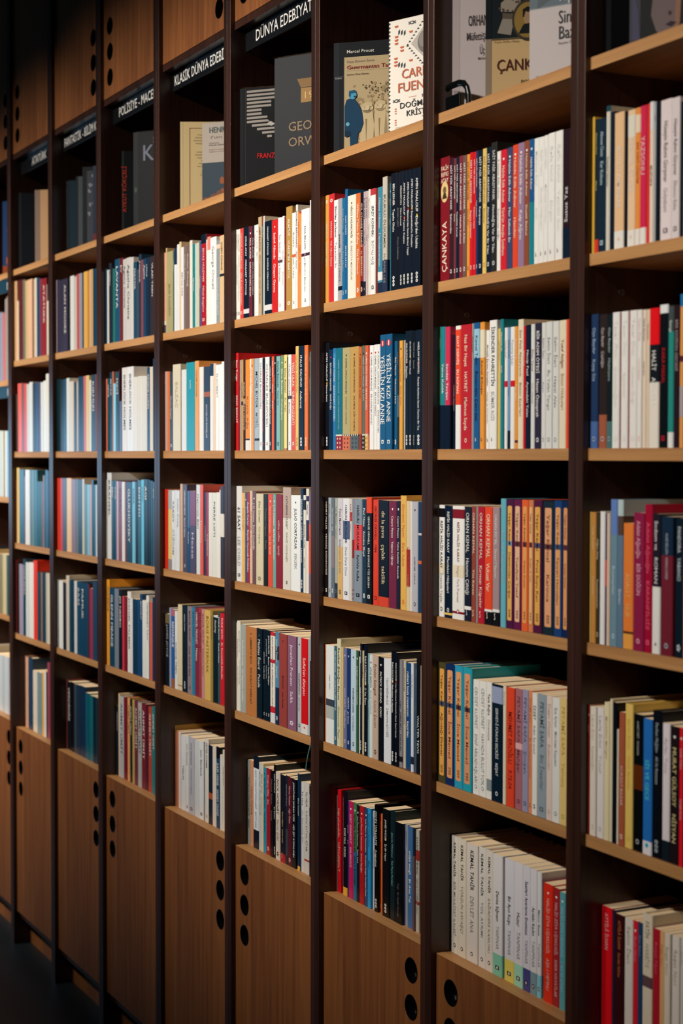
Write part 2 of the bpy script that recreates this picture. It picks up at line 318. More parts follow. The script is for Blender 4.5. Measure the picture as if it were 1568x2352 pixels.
 (-0.1182, 0.015, 0.2009, 0.0132, [242,240,234], [18,18,20], 'İZZET|Adalı Serenad', {'t': [0.1,0.5],'l': 'o'}, 1),
 (-0.1017, 0.0251, 0.2015, 0.0132, [153,167,176], [84,100,109], 'PEYAMİ SAFA|Biz İnsanlar', {'t': [0.06,0.78],'l': 'g'}, 1),
 (-0.0755, 0.0163, 0.202, 0.0126, [236,214,201], [201,176,165], 'İhsan Oktay|Suskunlar', {'t': [0.06,0.6],'l': 'o'}, 1),
 (-0.0587, 0.0204, 0.2015, 0.0128, [236,236,231], [160,160,160], 'Ece Ayhan|Morötesi Requiem', {'t': [0.08,0.55],'l': 'o'}, 1),
 (-0.0377, 0.0202, 0.2026, 0.0126, [236,205,131], [201,174,101], 'PEYAMİ SAFA|Yalnızız', {'t': [0.06,0.7],'l': 'g'}, 1),
], 1.0417),
('B', 5, [
 (-0.424, 0.0023, 0.1982, 0.0405, [27,51,51], [242,240,234], 'Memet Baydar', {}, 0),
 (-0.4212, 0.0235, 0.2138, 0.0406, [236,228,214], [18,18,20], 'KEMAL TAHİR|BİR MÜLKİYET KALESİ', {'t': [0.05,0.85],'l': 'o','lb': 0.33}, 1),
 (-0.3968, 0.0273, 0.2144, 0.0401, [236,225,204], [18,18,20], 'KEMAL TAHİR|YORGUN SAVAŞÇI', {'t': [0.05,0.8],'l': 'o','lb': 0.33}, 1),
 (-0.369, 0.0381, 0.2119, 0.0408, [234,224,214], [18,18,20], 'KEMAL TAHİR|DEVLET ANA', {'t': [0.05,0.75],'l': 'o','lb': 0.33}, 1),
 (-0.3273, 0.024, 0.2137, 0.0406, [236,230,221], [18,18,20], 'KEMAL TAHİR|YOL AYRIMI', {'t': [0.05,0.75],'l': 'o','lb': 0.33}, 1),
 (-0.3028, 0.0224, 0.2132, 0.0406, [236,226,212], [18,18,20], 'KEMAL TAHİR|SAĞIRDERE KANUNU', {'t': [0.05,0.85],'l': 'o','lb': 0.33}, 1),
 (-0.2799, 0.0305, 0.2117, 0.0407, [236,231,231], [18,18,20], 'Denize Sığmam|TANPINAR', {'t': [0.3,0.78],'b': [[0.82,1.0,[134,209,179]]],'l': 'g'}, 1),
 (-0.2425, 0.0302, 0.212, 0.0411, [231,229,236], [18,18,20], 'Bir Ayın Kuşu|TANPINAR', {'t': [0.3,0.78],'b': [[0.82,1.0,[236,218,105]]],'l': 'g'}, 1),
 (-0.2115, 0.0268, 0.2126, 0.0407, [236,231,236], [18,18,20], 'Huzur|TANPINAR', {'t': [0.4,0.78],'b': [[0.82,1.0,[169,229,199]]],'l': 'g'}, 1),
 (-0.1836, 0.0222, 0.2126, 0.0401, [231,227,236], [18,18,20], 'Saatleri Ayarlama Enstitüsü|TANPINAR', {'t': [0.12,0.78],'b': [[0.82,1.0,[75,75,139]]],'l': 'g'}, 1),
 (-0.1609, 0.0187, 0.2122, 0.0402, [236,231,236], [18,18,20], 'Aydaki Kadın|TANPINAR', {'t': [0.3,0.78],'b': [[0.82,1.0,[134,159,169]]],'l': 'g'}, 1),
 (-0.1417, 0.0122, 0.2109, 0.0408, [236,236,236], [18,18,20], 'Mahur Beste|TANPINAR', {'t': [0.3,0.78],'b': [[0.82,1.0,[134,209,229]]],'l': 'g'}, 1),
 (-0.1219, 0.0266, 0.1974, 0.0404, [236,50,29], [236,185,168], 'HALİD ZİYA UŞAKLIGİL|AŞK-I MEMNU', {'h': [242,240,234],'t': [0.12,0.9]}, 1),
 (-0.0948, 0.0185, 0.1959, 0.0409, [172,40,45], [236,181,181], 'HALİD ZİYA UŞAKLIGİL|KIRIK HAYATLAR', {'h': [242,240,234],'t': [0.12,0.92]}, 1),
 (-0.0756, 0.016, 0.1932, 0.0406, [92,169,179], [165,212,236], 'HALİD ZİYA UŞAKLIGİL|MAİ VE SİYAH', {'h': [242,240,234],'t': [0.12,0.85]}, 1),
], 0.7273),
('C', 1, [
 (-0.8878, 0.0152, 0.2182, 0.013, [217,154,69], [232,220,192], 'SARAMAGO|Çömlekler Mağarası', {'l': 'top','t': [0.25,0.66]}, 1),
 (-0.872, 0.023, 0.2181, 0.0134, [210,48,56], [232,220,192], 'SARAMAGO|Yitik Adanın Öyküsü', {'l': 'top','t': [0.25,0.67]}, 1),
 (-0.8485, 0.0181, 0.2032, 0.0127, [236,235,234], [18,18,20], 'Shirley Jackson|Tepedeki Ev', {'t': [0.06,0.67]}, 1),
 (-0.83, 0.0176, 0.2037, 0.0128, [165,162,170], [44,44,52], 'pusuda|ERNST JANDL', {'t': [0.35,0.82],'b': [[0.86,0.9,[16,30,50]]]}, 1),
 (-0.8119, 0.0116, 0.2023, 0.0129, [29,108,152], [143,184,204], "André Malraux|Altenburg'un Ceviz Ağaçları", {'t': [0.1,0.72],'l': '*'}, 0),
 (-0.7997, 0.0103, 0.2186, 0.013, [24,96,150], [242,240,234], 'HAN KANG|BEYAZ KİTAP', {'t': [0.24,0.78],'l': 'o'}, 0),
 (-0.7889, 0.035, 0.2034, 0.0136, [239,230,212], [92,82,68], "NİKOS KAZANCAKİS|EL GRECO'YA MEKTUPLAR", {'t': [0.1,0.82],'h': [106,58,32],'lb': 0.6}, 1),
 (-0.7529, 0.0183, 0.2033, 0.0135, [216,112,56], [242,240,234], 'William Melvin Kelley|Göz Dönümü', {'t': [0.1,0.78],'l': '*'}, 1),
 (-0.734, 0.0129, 0.2026, 0.0135, [26,20,32], [232,220,192], 'GÜL OTANEŞ DERNEGI|N. BERDYAEV', {'t': [0.1,0.8],'b': [[0.5,0.85,[144,48,40]]],'l': '*'}, 0),
 (-0.7205, 0.0095, 0.2023, 0.0133, [185,170,184], [60,52,64], 'ETGAR KERET|ÜÇ ARTIK', {'t': [0.06,0.6],'b': [[0.86,1.0,[34,34,44]]],'l': 'g'}, 0),
 (-0.7093, 0.0095, 0.202, 0.0125, [198,178,172], [90,80,80], 'ETGAR KERET|Tatil', {'t': [0.06,0.6]}, 0),
 (-0.6993, 0.0079, 0.2038, 0.0128, [230,226,216], [140,140,140], 'Clarice Lispector|Yıldızın Saati', {'t': [0.08,0.5]}, 0),
 (-0.691, 0.0199, 0.2031, 0.0131, [239,238,234], [16,30,50], 'JERZY KOSINSKI|BOYALI KUŞ', {'t': [0.16,0.72],'lb': 0.75,'b': [[0.0,0.06,[192,56,64]]],'l': 'g'}, 1),
 (-0.6706, 0.0084, 0.202, 0.0136, [122,48,40], [58,20,20], 'Ahmet Hamdi', {'t': [0.15,0.5]}, 0),
 (-0.6608, 0.0183, 0.2021, 0.0129, [63,134,160], [191,214,218], 'Nâzım Hikmet|Memleketimden', {'t': [0.1,0.75],'b': [[0.8,0.88,[224,228,228]],[0.9,1.0,[28,48,72]]]}, 1),
 (-0.642, 0.0185, 0.2186, 0.0132, [196,188,174], [92,88,80], 'BÜLBÜLÜ ÖLDÜRMEK|HARPER LEE', {'t': [0.15,0.92],'b': [[0.72,1.0,[42,52,80]]]}, 1),
 (-0.623, 0.003, 0.2057, 0.0195, [47,116,134], [242,240,234], 'MARC LEVY|NEREDESİN?', {'h': [242,240,234],'t': [0.15,0.5]}, 0),
 (-0.6076, 0.0231, 0.2202, 0.0129, [18,24,38], [242,240,234], 'BEN LERNER|Topeka Okulu', {'t': [0.09,0.5],'l': 'ooo','dot': [0.26,[160,32,48]]}, 1),
 (-0.584, 0.0093, 0.2188, 0.0134, [16,23,34], [140,140,140], 'Jhumpa Lahiri|Ovaya Dağılmış', {'t': [0.3,0.8]}, 0),
 (-0.5742, 0.0121, 0.2191, 0.0132, [18,26,40], [242,240,234], 'ORLENDTON|Yakın Komedi', {'t': [0.12,0.46],'l': 'ooo'}, 1),
 (-0.5616, 0.013, 0.2183, 0.0131, [15,24,38], [242,240,234], 'AMIN MAALOUF|Tanios Kayası', {'t': [0.1,0.62],'l': 'ooo','dot': [0.4,[224,112,64]]}, 1),
 (-0.5481, 0.0144, 0.2173, 0.0133, [16,26,42], [242,240,234], "AMIN MAALOUF|Béatrice'den Sonra Birinci Yüzyıl", {'t': [0.1,0.72],'l': 'ooo','dot': [0.33,[176,40,56]]}, 1),
 (-0.5332, 0.0148, 0.2169, 0.0131, [15,24,40], [242,240,234], "AMIN MAALOUF|Empedokles'in Dostları", {'t': [0.08,0.66],'l': 'ooo','dot': [0.33,[224,192,96]]}, 1),
 (-0.5174, 0.0219, 0.2157, 0.0126, [16,26,40], [242,240,234], "AMIN MAALOUF|Doğu'dan Uzakta", {'t': [0.08,0.68],'l': 'ooo','dot': [0.4,[224,192,64]]}, 1),
], 1.9415),
('C', 2, [
 (-0.8878, 0.0148, 0.2184, 0.0136, [15,20,32], [242,240,234], 'AMIN MAALOUF|Semerkant', {'t': [0.09,0.55],'l': 'ooo','dot': [0.38,[224,176,80]]}, 1),
 (-0.8724, 0.0188, 0.2036, 0.0137, [21,48,76], [242,240,234], 'EDUARDO GALEANO|MAVİ KUŞU', {'t': [0.13,0.6],'h': [192,48,96]}, 1),
 (-0.8531, 0.0122, 0.2054, 0.0135, [42,120,176], [242,240,234], 'JUAN MARSE|ŞANGHAY BÜYÜSÜ', {'t': [0.1,0.72],'b': [[0.05,0.7,[60,140,192]]]}, 0),
 (-0.8395, 0.0289, 0.2046, 0.0129, [26,108,128], [143,184,204], 'GABRIEL GARCIA MARQUEZ|KOLERA GÜNLERİNDE AŞK', {'t': [0.11,0.8],'b': [[0.85,0.865,[224,216,200]],[0.865,1.0,[144,36,48]]],'pat': [232,200,176]}, 1),
 (-0.81, 0.0338, 0.2037, 0.0133, [179,166,116], [90,76,44], 'GABRIEL GARCIA MARQUEZ|YÜZYILLIK YALNIZLIK', {'t': [0.1,0.75],'h': [60,52,32],'b': [[0.85,0.865,[60,52,40]],[0.865,1.0,[208,113,76]]],'pat': [122,52,32]}, 1),
 (-0.7757, 0.0357, 0.2034, 0.0134, [195,154,88], [90,64,32], 'GABRIEL GARCIA MARQUEZ|ANLATMAK İÇİN YAŞAMAK', {'t': [0.1,0.82],'h': [60,52,32],'b': [[0.85,0.865,[44,40,36]],[0.865,1.0,[90,100,104]]],'pat': [60,68,72]}, 1),
 (-0.7373, 0.0118, 0.2016, 0.0126, [204,106,56], [122,56,32], 'GABRIEL GARCIA MARQUEZ|İyi Kalpli', {'h': [122,52,32],'t': [0.1,0.5],'b': [[0.85,1.0,[138,56,40]]]}, 0),
 (-0.725, 0.0119, 0.2034, 0.0134, [94,110,102], [216,216,204], 'GABRIEL GARCIA MARQUEZ|ŞER SAATİ', {'h': [28,28,28],'t': [0.1,0.53],'b': [[0.85,0.865,[224,216,200]],[0.865,1.0,[44,40,36]]],'pat': [216,208,192]}, 0),
 (-0.7113, 0.0134, 0.2029, 0.0126, [224,100,60], [242,240,234], 'GABRIEL GARCIA MARQUEZ|BİR KAYIP DENİZCİ', {'h': [242,240,234],'t': [0.1,0.62],'b': [[0.85,0.865,[224,216,200]],[0.865,1.0,[232,192,112]]],'pat': [192,48,40]}, 0),
 (-0.6973, 0.0027, 0.2026, 0.0136, [176,28,32], [176,28,32], '', {}, 0),
 (-0.6929, 0.0166, 0.2018, 0.0128, [242,241,238], [140,140,140], 'GABRIEL GARCIA MARQUEZ|BİR KAÇIRILMA ÖYKÜSÜ', {'h': [176,48,40],'t': [0.1,0.76]}, 1),
 (-0.6758, 0.0127, 0.2023, 0.0137, [242,241,238], [140,140,140], 'GABRIEL GARCIA MARQUEZ|BİR KAYIP DENİZCİ', {'h': [176,48,40],'t': [0.1,0.68]}, 0),
 (-0.6612, 0.0107, 0.202, 0.0128, [242,241,238], [140,140,140], 'GABRIEL GARCIA MARQUEZ|İNSANIN İŞİ', {'h': [176,48,40],'t': [0.1,0.86]}, 0),
 (-0.65, 0.0222, 0.2191, 0.0131, [29,92,136], [242,240,234], 'YEŞİLİN KIZI ANNE', {'rnd': [200,48,48],'t': [0.18,0.78],'lb': 0.75,'l': 'g'}, 1),
 (-0.6273, 0.0239, 0.2192, 0.0135, [29,92,136], [242,240,234], 'YEŞİLİN KIZI ANNE', {'rnd': [200,48,48],'t': [0.17,0.76],'lb': 0.75,'l': 'g'}, 1),
 (-0.6029, 0.0108, 0.2049, 0.0187, [23,96,138], [242,240,234], 'Edip Milyona|Dokuzuncu Sokak', {'t': [0.15,0.58],'l': '*'}, 0),
 (-0.5827, 0.008, 0.2034, 0.0133, [36,48,60], [176,96,64], 'Kızılın Kızı', {'b': [[0.5,0.7,[90,100,112]]]}, 0),
 (-0.5742, 0.0127, 0.2036, 0.0135, [232,168,72], [192,128,56], 'Truman Capote|Ölüler Diyarı', {'h': [80,48,16],'t': [0.15,0.6]}, 1),
 (-0.561, 0.003, 0.204, 0.017, [221,226,228], [60,60,64], 'YAŞAR KEMAL', {'t': [0.3,0.65]}, 0),
 (-0.5514, 0.0136, 0.2199, 0.0134, [16,28,42], [242,240,234], 'IAN McEWAN|Köpekler', {'t': [0.1,0.4],'l': 'ooo','dot': [0.26,[176,48,64]]}, 1),
 (-0.5368, 0.0127, 0.22, 0.013, [16,28,42], [242,240,234], 'IAN McEWAN|Yabancı Kucak', {'t': [0.09,0.37],'l': 'ooo','dot': [0.22,[224,192,96]]}, 1),
 (-0.5236, 0.0114, 0.2189, 0.0136, [12,22,34], [140,140,140], 'DEZSÖ GAR|Şımarık', {'t': [0.1,0.32],'l': 'ooo'}, 1),
 (-0.5117, 0.0235, 0.2193, 0.0134, [16,28,44], [242,240,234], 'WIESLAW MYSLIWSKI|Fasulye Ayıklama Sanatı Üzerine Bir Tez', {'t': [0.1,0.84],'l': 'ooo','dot': [0.28,[176,48,64]]}, 1),
], 1.6421),
('C', 3, [
 (-0.8878, 0.0136, 0.2032, 0.013, [28,20,24], [232,220,192], 'HENRY MILLER|YENGEÇ DÖNENCESİ', {'t': [0.04,0.78],'l': 'g'}, 0),
 (-0.8736, 0.0131, 0.2035, 0.0134, [169,180,188], [106,116,120], 'Ann Weiler|Nihal Yeğinobalı', {'t': [0.06,0.35],'l': 'o'}, 0),
 (-0.8586, 0.014, 0.2036, 0.0126, [108,116,128], [216,220,220], 'Toni Morrison|Sula', {'t': [0.1,0.33],'l': '*','b': [[0.38,0.7,[140,128,136]]]}, 0),
 (-0.8441, 0.0122, 0.2032, 0.0136, [168,176,164], [106,112,104], 'Toni Morrison|Cennet', {'t': [0.08,0.4],'l': '*','b': [[0.85,1.0,[36,60,80]]]}, 0),
 (-0.8312, 0.0241, 0.2035, 0.0133, [207,202,208], [108,92,80], "Toni Morrison|Süleyman'ın Şarkısı", {'t': [0.1,0.75],'l': '*','b': [[0.48,1.0,[216,176,112]]]}, 1),
 (-0.806, 0.0279, 0.2034, 0.0129, [228,228,232], [48,52,60], 'HARUKI MURAKAMI|Dans Dans Dans', {'t': [0.06,0.76],'b': [[0.22,0.4,[76,92,128]]],'l': 'g'}, 1),
 (-0.7777, 0.0098, 0.2033, 0.0133, [216,207,196], [144,56,56], 'HARUKI|Uyku', {'t': [0.05,0.35],'b': [[0.13,0.22,[192,64,64]]]}, 0),
 (-0.7674, 0.0092, 0.2036, 0.0134, [140,140,148], [144,44,44], '', {'b': [[0.4,0.58,[140,40,40]]],'pat': [144,44,44]}, 0),
 (-0.7576, 0.0333, 0.2038, 0.0133, [136,148,160], [22,32,44], 'HARUKI MURAKAMI|Sahilde Kafka', {'t': [0.06,0.8],'b': [[0.25,0.5,[224,72,72]]],'l': 'g','lb': 0.5}, 1),
 (-0.7238, 0.0173, 0.2032, 0.0136, [32,56,76], [242,240,234], 'Paul Nizan|Antoine Bloyé', {'t': [0.08,0.55],'l': '*'}, 1),
 (-0.7053, 0.0222, 0.2086, 0.013, [18,24,31], [242,240,234], 'GEORGE ORWELL|BİN DOKUZ YÜZ SEKSEN', {'b': [[0.0,0.15,[232,74,40]]],'t': [0.18,0.85],'l': 'g'}, 1),
 (-0.6764, 0.0212, 0.2044, 0.0129, [224,68,44], [122,32,24], 'GEORGE ORWELL|1984', {'t': [0.06,0.5],'l': 'g'}, 1),
 (-0.6547, 0.0412, 0.2035, 0.0129, [20,28,40], [216,200,160], 'de la pava|çıplak|tekillik', {'t': [0.1,0.79],'b': [[0.91,1.0,[216,72,48]]],'lb': 0.8}, 1),
 (-0.6125, 0.0298, 0.2036, 0.0128, [118,40,68], [242,240,234], 'Cesare Pavese|Yaşama Uğraşı', {'h': [242,240,234],'t': [0.14,0.6]}, 1),
 (-0.5821, 0.0139, 0.2039, 0.0131, [28,36,56], [242,240,234], 'Cesare Pavese|Yalnız Kadınlar Arasında', {'h': [242,240,234],'t': [0.14,0.72]}, 1),
 (-0.5676, 0.0224, 0.2144, 0.0134, [232,180,88], [224,136,72], 'Giovanni Papini|Bitik Adam', {'t': [0.07,0.62],'l': '*'}, 1),
 (-0.5445, 0.0136, 0.2049, 0.0135, [221,202,168], [176,48,48], 'Leyla Erbil|CÜCE', {'t': [0.42,0.8],'b': [[0.44,0.78,[168,52,52]]]}, 1),
 (-0.5301, 0.0067, 0.2046, 0.0133, [232,228,220], [80,48,72], '', {}, 0),
 (-0.523, 0.0215, 0.2041, 0.0134, [185,183,192], [80,82,92], 'KAYBEDİLMİŞ|ZAMANLAR', {'t': [0.5,0.75],'h': [64,68,80],'l': 'o'}, 1),
 (-0.501, 0.0147, 0.2039, 0.0137, [31,60,92], [143,184,204], '', {'b': [[0.28,0.3,[200,200,200]],[0.53,0.56,[208,104,56]]]}, 1),
], 1.3413),
('C', 4, [
 (-0.8878, 0.0037, 0.201, 0.0133, [236,122,42], [61,29,24], 'GÜLSEL GEÇER|TEKERLEME', {'h': [60,20,16],'t': [0.12,0.6]}, 0),
 (-0.8824, 0.0364, 0.2011, 0.0126, [233,236,233], [37,49,78], 'CARAN|BERRİN', {'t': [0.3,0.45],'b': [[0.55,0.62,[62,71,87]],[0.62,0.75,[177,185,181]]]}, 1),
 (-0.8455, 0.0126, 0.2021, 0.0133, [59,105,126], [210,231,236], 'PER PETTERSON|AT ÇALMAYA GİDİYORUZ', {'t': [0.05,0.65],'l': 'o'}, 0),
 (-0.8312, 0.017, 0.2184, 0.0125, [218,211,179], [36,36,28], 'Radikal Şıklığın Sayımı|Giacomo Papi', {'t': [0.08,0.93]}, 1),
 (-0.8137, 0.0076, 0.2031, 0.0133, [228,198,122], [145,118,67], '', {}, 0),
 (-0.8056, 0.0158, 0.203, 0.0137, [114,118,152], [211,211,227], 'HAYAT AĞACI|Zaven Biberyan', {'t': [0.4,0.8],'h': [192,192,208],'l': 'o'}, 1),
 (-0.7884, 0.0154, 0.2031, 0.0131, [29,55,109], [242,240,234], 'AÇIKARA|Jan Simoen', {'t': [0.48,0.75],'h': [192,192,208],'l': 'o'}, 1),
 (-0.7725, 0.0236, 0.2031, 0.0136, [191,215,227], [29,45,61], 'PARFÜMÜN DANSI|Tom Robbins', {'t': [0.38,0.8],'h': [64,80,92],'l': 'o'}, 1),
 (-0.7466, 0.0101, 0.2028, 0.0125, [54,92,63], [219,227,211], 'EVİDEN UZAKTA ANNELER', {'t': [0.15,0.53],'h': [242,240,234]}, 0),
 (-0.736, 0.0035, 0.1918, 0.0137, [236,236,231], [18,18,20], '', {}, 0),
 (-0.7304, 0.0075, 0.2185, 0.0127, [24,28,49], [242,240,234], 'JENS REHN|Hiçlik Ortasında', {'t': [0.06,0.75],'l': 'ooo'}, 0),
 (-0.7224, 0.0072, 0.2051, 0.0135, [213,197,156], [96,80,54], 'Terrence Malick|Tekrarlar', {'t': [0.1,0.6]}, 0),
 (-0.7138, 0.0151, 0.2181, 0.0129, [12,18,32], [242,240,234], 'RALF ROTHMANN|O Yaz Tanrı', {'t': [0.1,0.54],'l': 'ooo','dot': [0.35,[224,208,96]]}, 1),
 (-0.6982, 0.0069, 0.2026, 0.013, [126,173,181], [37,54,78], 'PAUL AUSTER|Son Şeyler', {'t': [0.3,0.7]}, 0),
 (-0.6906, 0.0134, 0.2017, 0.0127, [222,225,225], [61,61,70], 'JORGE SEMPRÚN|BÜYÜK YOLCULUK', {'h': [140,40,40],'t': [0.12,0.58]}, 0),
 (-0.6767, 0.0227, 0.2015, 0.0125, [202,177,158], [112,88,72], 'Fyodor Sologub|Küçük Şeytan', {'t': [0.08,0.7],'l': '*'}, 1),
 (-0.6535, 0.0194, 0.2011, 0.0134, [12,16,24], [242,240,234], 'PATRICK SÜSKIND|KOKU', {'h': [242,240,234],'t': [0.14,0.58]}, 1),
 (-0.6324, 0.0294, 0.2007, 0.0134, [229,231,236], [147,147,156], 'YEKATERİNBURG|ZAMANIN BİTTİĞİ', {'t': [0.18,0.75]}, 1),
 (-0.6014, 0.013, 0.2187, 0.0126, [10,16,28], [242,240,234], 'DAG SOLSTAD|Mahcubiyet ve Haysiyet', {'t': [0.1,0.54],'l': 'ooo','dot': [0.27,[216,200,80]]}, 1),
 (-0.5879, 0.0109, 0.2165, 0.0132, [10,16,28], [242,240,234], "DAG SOLSTAD|Lise Öğretmeni Pedersen'in Büyük Siyasi Uyanışı", {'t': [0.09,0.75],'l': 'ooo','dot': [0.26,[168,48,64]]}, 0),
 (-0.5765, 0.0117, 0.2039, 0.0168, [140,138,147], [62,62,74], 'ergol|JAMES MILL|DARALAN', {'t': [0.38,0.85],'b': [[0.9,0.95,[32,32,44]]]}, 0),
 (-0.5643, 0.0095, 0.2035, 0.0186, [204,194,173], [96,84,59], 'DAG SOLSTAD|T. SINGER', {'t': [0.07,0.73]}, 0),
 (-0.553, 0.0192, 0.2011, 0.0177, [27,72,122], [242,240,234], 'robert louis stevenson|kaçırılan', {'t': [0.08,0.7]}, 1),
 (-0.5256, 0.0094, 0.2038, 0.0132, [223,227,236], [147,147,156], 'Tomas Bernhard', {'t': [0.1,0.6],'b': [[0.86,0.93,[45,45,53]]]}, 0),
 (-0.5157, 0.0023, 0.2015, 0.0186, [38,122,177], [198,223,236], 'MIGUEL SOUSA|EŞİTLİK', {'t': [0.05,0.7]}, 0),
 (-0.505, 0.0155, 0.2182, 0.0131, [24,18,20], [219,219,215], 'WALTER TEVIS', {'t': [0.5,0.85]}, 1),
 (-0.489, 0.0025, 0.2025, 0.0133, [227,218,194], [147,147,131], '', {}, 0),
], 1.0417),
('C', 5, [
 (-0.8878, 0.0023, 0.2, 0.041, [160,152,147], [63,63,63], 'James Hawes', {'t': [0.1,0.6]}, 0),
 (-0.885, 0.0166, 0.2131, 0.0408, [211,21,32], [236,185,168], 'luigi pirandello|NİVASDJOLT', {'t': [0.18,0.8]}, 1),
 (-0.8678, 0.0023, 0.199, 0.046, [211,215,220], [64,64,73], 'Gary Snyder', {'t': [0.1,0.6]}, 0),
 (-0.8571, 0.0175, 0.2147, 0.0403, [20,16,28], [242,240,234], 'BORIS VIAN|KIRMIZI', {'t': [0.35,0.63],'b': [[0.92,1.0,[236,174,52]]]}, 1),
 (-0.8391, 0.0054, 0.1982, 0.0411, [28,60,119], [242,240,234], 'Jane Austen|Gurur', {'t': [0.25,0.5]}, 0),
 (-0.8326, 0.0192, 0.1991, 0.0406, [202,28,92], [240,192,208], 'KURT VONNEGUT|GALÁPAGOS', {'h': [242,240,234],'t': [0.13,0.68],'lb': 0.6}, 1),
 (-0.8129, 0.0145, 0.1993, 0.0411, [69,124,78], [16,28,20], 'NORMAL İNSANLAR|SALLY ROONEY', {'h': [242,240,234],'t': [0.11,0.85],'b': [[0.5,1.0,[41,110,147]]]}, 0),
 (-0.7976, 0.0115, 0.1976, 0.0408, [24,24,32], [220,220,229], 'Jose Mauro de Vasconcelos|Çıplak Sokak', {'h': [242,240,234],'t': [0.12,0.6]}, 0),
 (-0.7856, 0.0202, 0.1984, 0.0409, [179,28,37], [236,202,194], 'Jose Mauro de Vasconcelos|Kırmızı Papağan', {'h': [242,240,234],'t': [0.12,0.68]}, 1),
 (-0.7635, 0.0123, 0.199, 0.0411, [32,78,119], [242,240,234], 'Jose Mauro de Vasconcelos|Kardeşim Rüzgâr Kardeşim Deniz', {'h': [242,240,234],'t': [0.12,0.9]}, 0),
 (-0.7491, 0.0137, 0.2004, 0.0401, [41,151,211], [28,101,138], 'Donald Westlake|Mavi', {'t': [0.05,0.7]}, 0),
 (-0.7349, 0.0056, 0.1965, 0.045, [211,215,220], [33,33,41], 'COLSON WHITEHEAD|NİCKEL ÇOCUKLARI', {'t': [0.06,0.7]}, 0),
 (-0.7203, 0.015, 0.2131, 0.0404, [6,8,12], [242,240,234], 'JOHN WILLIAMS|Augustus', {'t': [0.06,0.58],'l': 'ooo'}, 1),
 (-0.7048, 0.0071, 0.1965, 0.046, [229,105,46], [236,185,143], 'Jeanette Winterson|Gürültü Yapma', {'t': [0.08,0.65],'l': '*'}, 0),
 (-0.6869, 0.0281, 0.2124, 0.0403, [12,12,16], [242,240,234], 'JAMES WOOD|İyi Bir Hayat', {'t': [0.1,0.48],'l': 'ooo','dot': [0.28,[208,176,80]]}, 1),
 (-0.6553, 0.0186, 0.2135, 0.0406, [16,37,43], [124,183,183], 'Jeanette Winterson|Tek Meyve Portakal', {'t': [0.2,0.68]}, 1),
 (-0.6358, 0.0296, 0.1963, 0.0402, [10,10,14], [105,105,110], 'Virgil|Bir Hayalin Gerçeği', {'t': [0.6,0.93]}, 1),
 (-0.6058, 0.0033, 0.1967, 0.046, [124,128,174], [34,38,63], 'VİRGİNİA WOOLF|Mrs Dalloway', {'t': [0.06,0.4]}, 0),
 (-0.6011, 0.0069, 0.1971, 0.0454, [160,165,174], [70,75,88], 'Virginia Woolf', {'t': [0.06,0.35]}, 0),
 (-0.5937, 0.0189, 0.1957, 0.0456, [64,110,160], [242,240,234], 'evelyn waugh|Bir Avuç Toz', {'t': [0.24,0.75]}, 1),
 (-0.5664, 0.0059, 0.1977, 0.041, [34,38,63], [236,236,231], '', {'b': [[0.27,1.0,[110,78,82]]]}, 0),
 (-0.56, 0.0122, 0.1959, 0.0444, [193,188,174], [50,45,45], 'COLSON WHITEHEAD|YERALTI DEMİRYOLU', {'t': [0.07,0.82],'b': [[0.2,0.3,[174,55,46]],[0.7,0.73,[174,55,46]]]}, 0),
], 0.7273),
('D', 1, [
 (-1.3515, 0.0023, 0.206, 0.0136, [217,204,176], [140,128,104], 'Sabahattin Eyuboğlu', {'t': [0.1,0.5],'l': 'g'}, 0),
 (-1.3487, 0.007, 0.2051, 0.0131, [228,224,216], [28,28,32], 'AYTMATOV|SULTANMURAT', {'t': [0.05,0.75],'l': 'g','lb': 0.6}, 0),
 (-1.3411, 0.0118, 0.2048, 0.0136, [228,224,216], [28,28,32], "AYTMATOV|CENGİZ HAN'A KÜSEN BULUT", {'t': [0.05,0.8],'l': 'g'}, 0),
 (-1.3287, 0.0175, 0.2053, 0.0134, [216,64,56], [232,192,176], 'CENGİZ AYTMATOV|Dişi Kurdun Rüyaları', {'t': [0.05,0.85],'l': 'g'}, 0),
 (-1.3106, 0.031, 0.2055, 0.0137, [14,28,44], [242,240,234], 'OGUZ ATAY|MARGARET ATWOOD', {'t': [0.1,0.75],'b': [[0.9,0.95,[216,216,216]]]}, 1),
 (-1.278, 0.0171, 0.2037, 0.0134, [108,32,48], [242,240,234], 'PAUL AUSTER|KARANLIKTAKİ ADAM', {'h': [242,240,234],'t': [0.13,0.77],'lb': 0.6}, 0),
 (-1.259, 0.0105, 0.2026, 0.0129, [36,28,36], [200,192,184], 'PAUL AUSTER|NEW YORK ÜÇLEMESİ', {'t': [0.13,0.77]}, 0),
 (-1.2479, 0.0086, 0.2027, 0.0131, [228,226,220], [176,96,80], 'Paul Auster', {'t': [0.1,0.5]}, 0),
 (-1.2389, 0.0112, 0.203, 0.0136, [240,238,234], [140,140,140], 'PAUL AUSTER|TIMBUKTU', {'h': [176,48,48],'t': [0.12,0.4]}, 0),
 (-1.2271, 0.0187, 0.2181, 0.0136, [189,164,130], [60,48,36], 'JAMES BALDWIN|GİOVANNİNİN ODASI YABANCI', {'t': [0.1,0.88]}, 0),
 (-1.2064, 0.0083, 0.2167, 0.0128, [76,84,84], [200,200,200], 'İlhan Berk', {'t': [0.1,0.5],'b': [[0.0,0.08,[122,68,52]]]}, 0),
 (-1.1976, 0.0058, 0.2169, 0.0128, [228,224,212], [18,18,20], '', {}, 0),
 (-1.1913, 0.0379, 0.2034, 0.0128, [14,28,44], [242,240,234], 'MARGARET ATWOOD|DAMIZLIK KIZIN ÖYKÜSÜ', {'t': [0.06,0.75],'b': [[0.9,0.96,[216,216,216]]]}, 1),
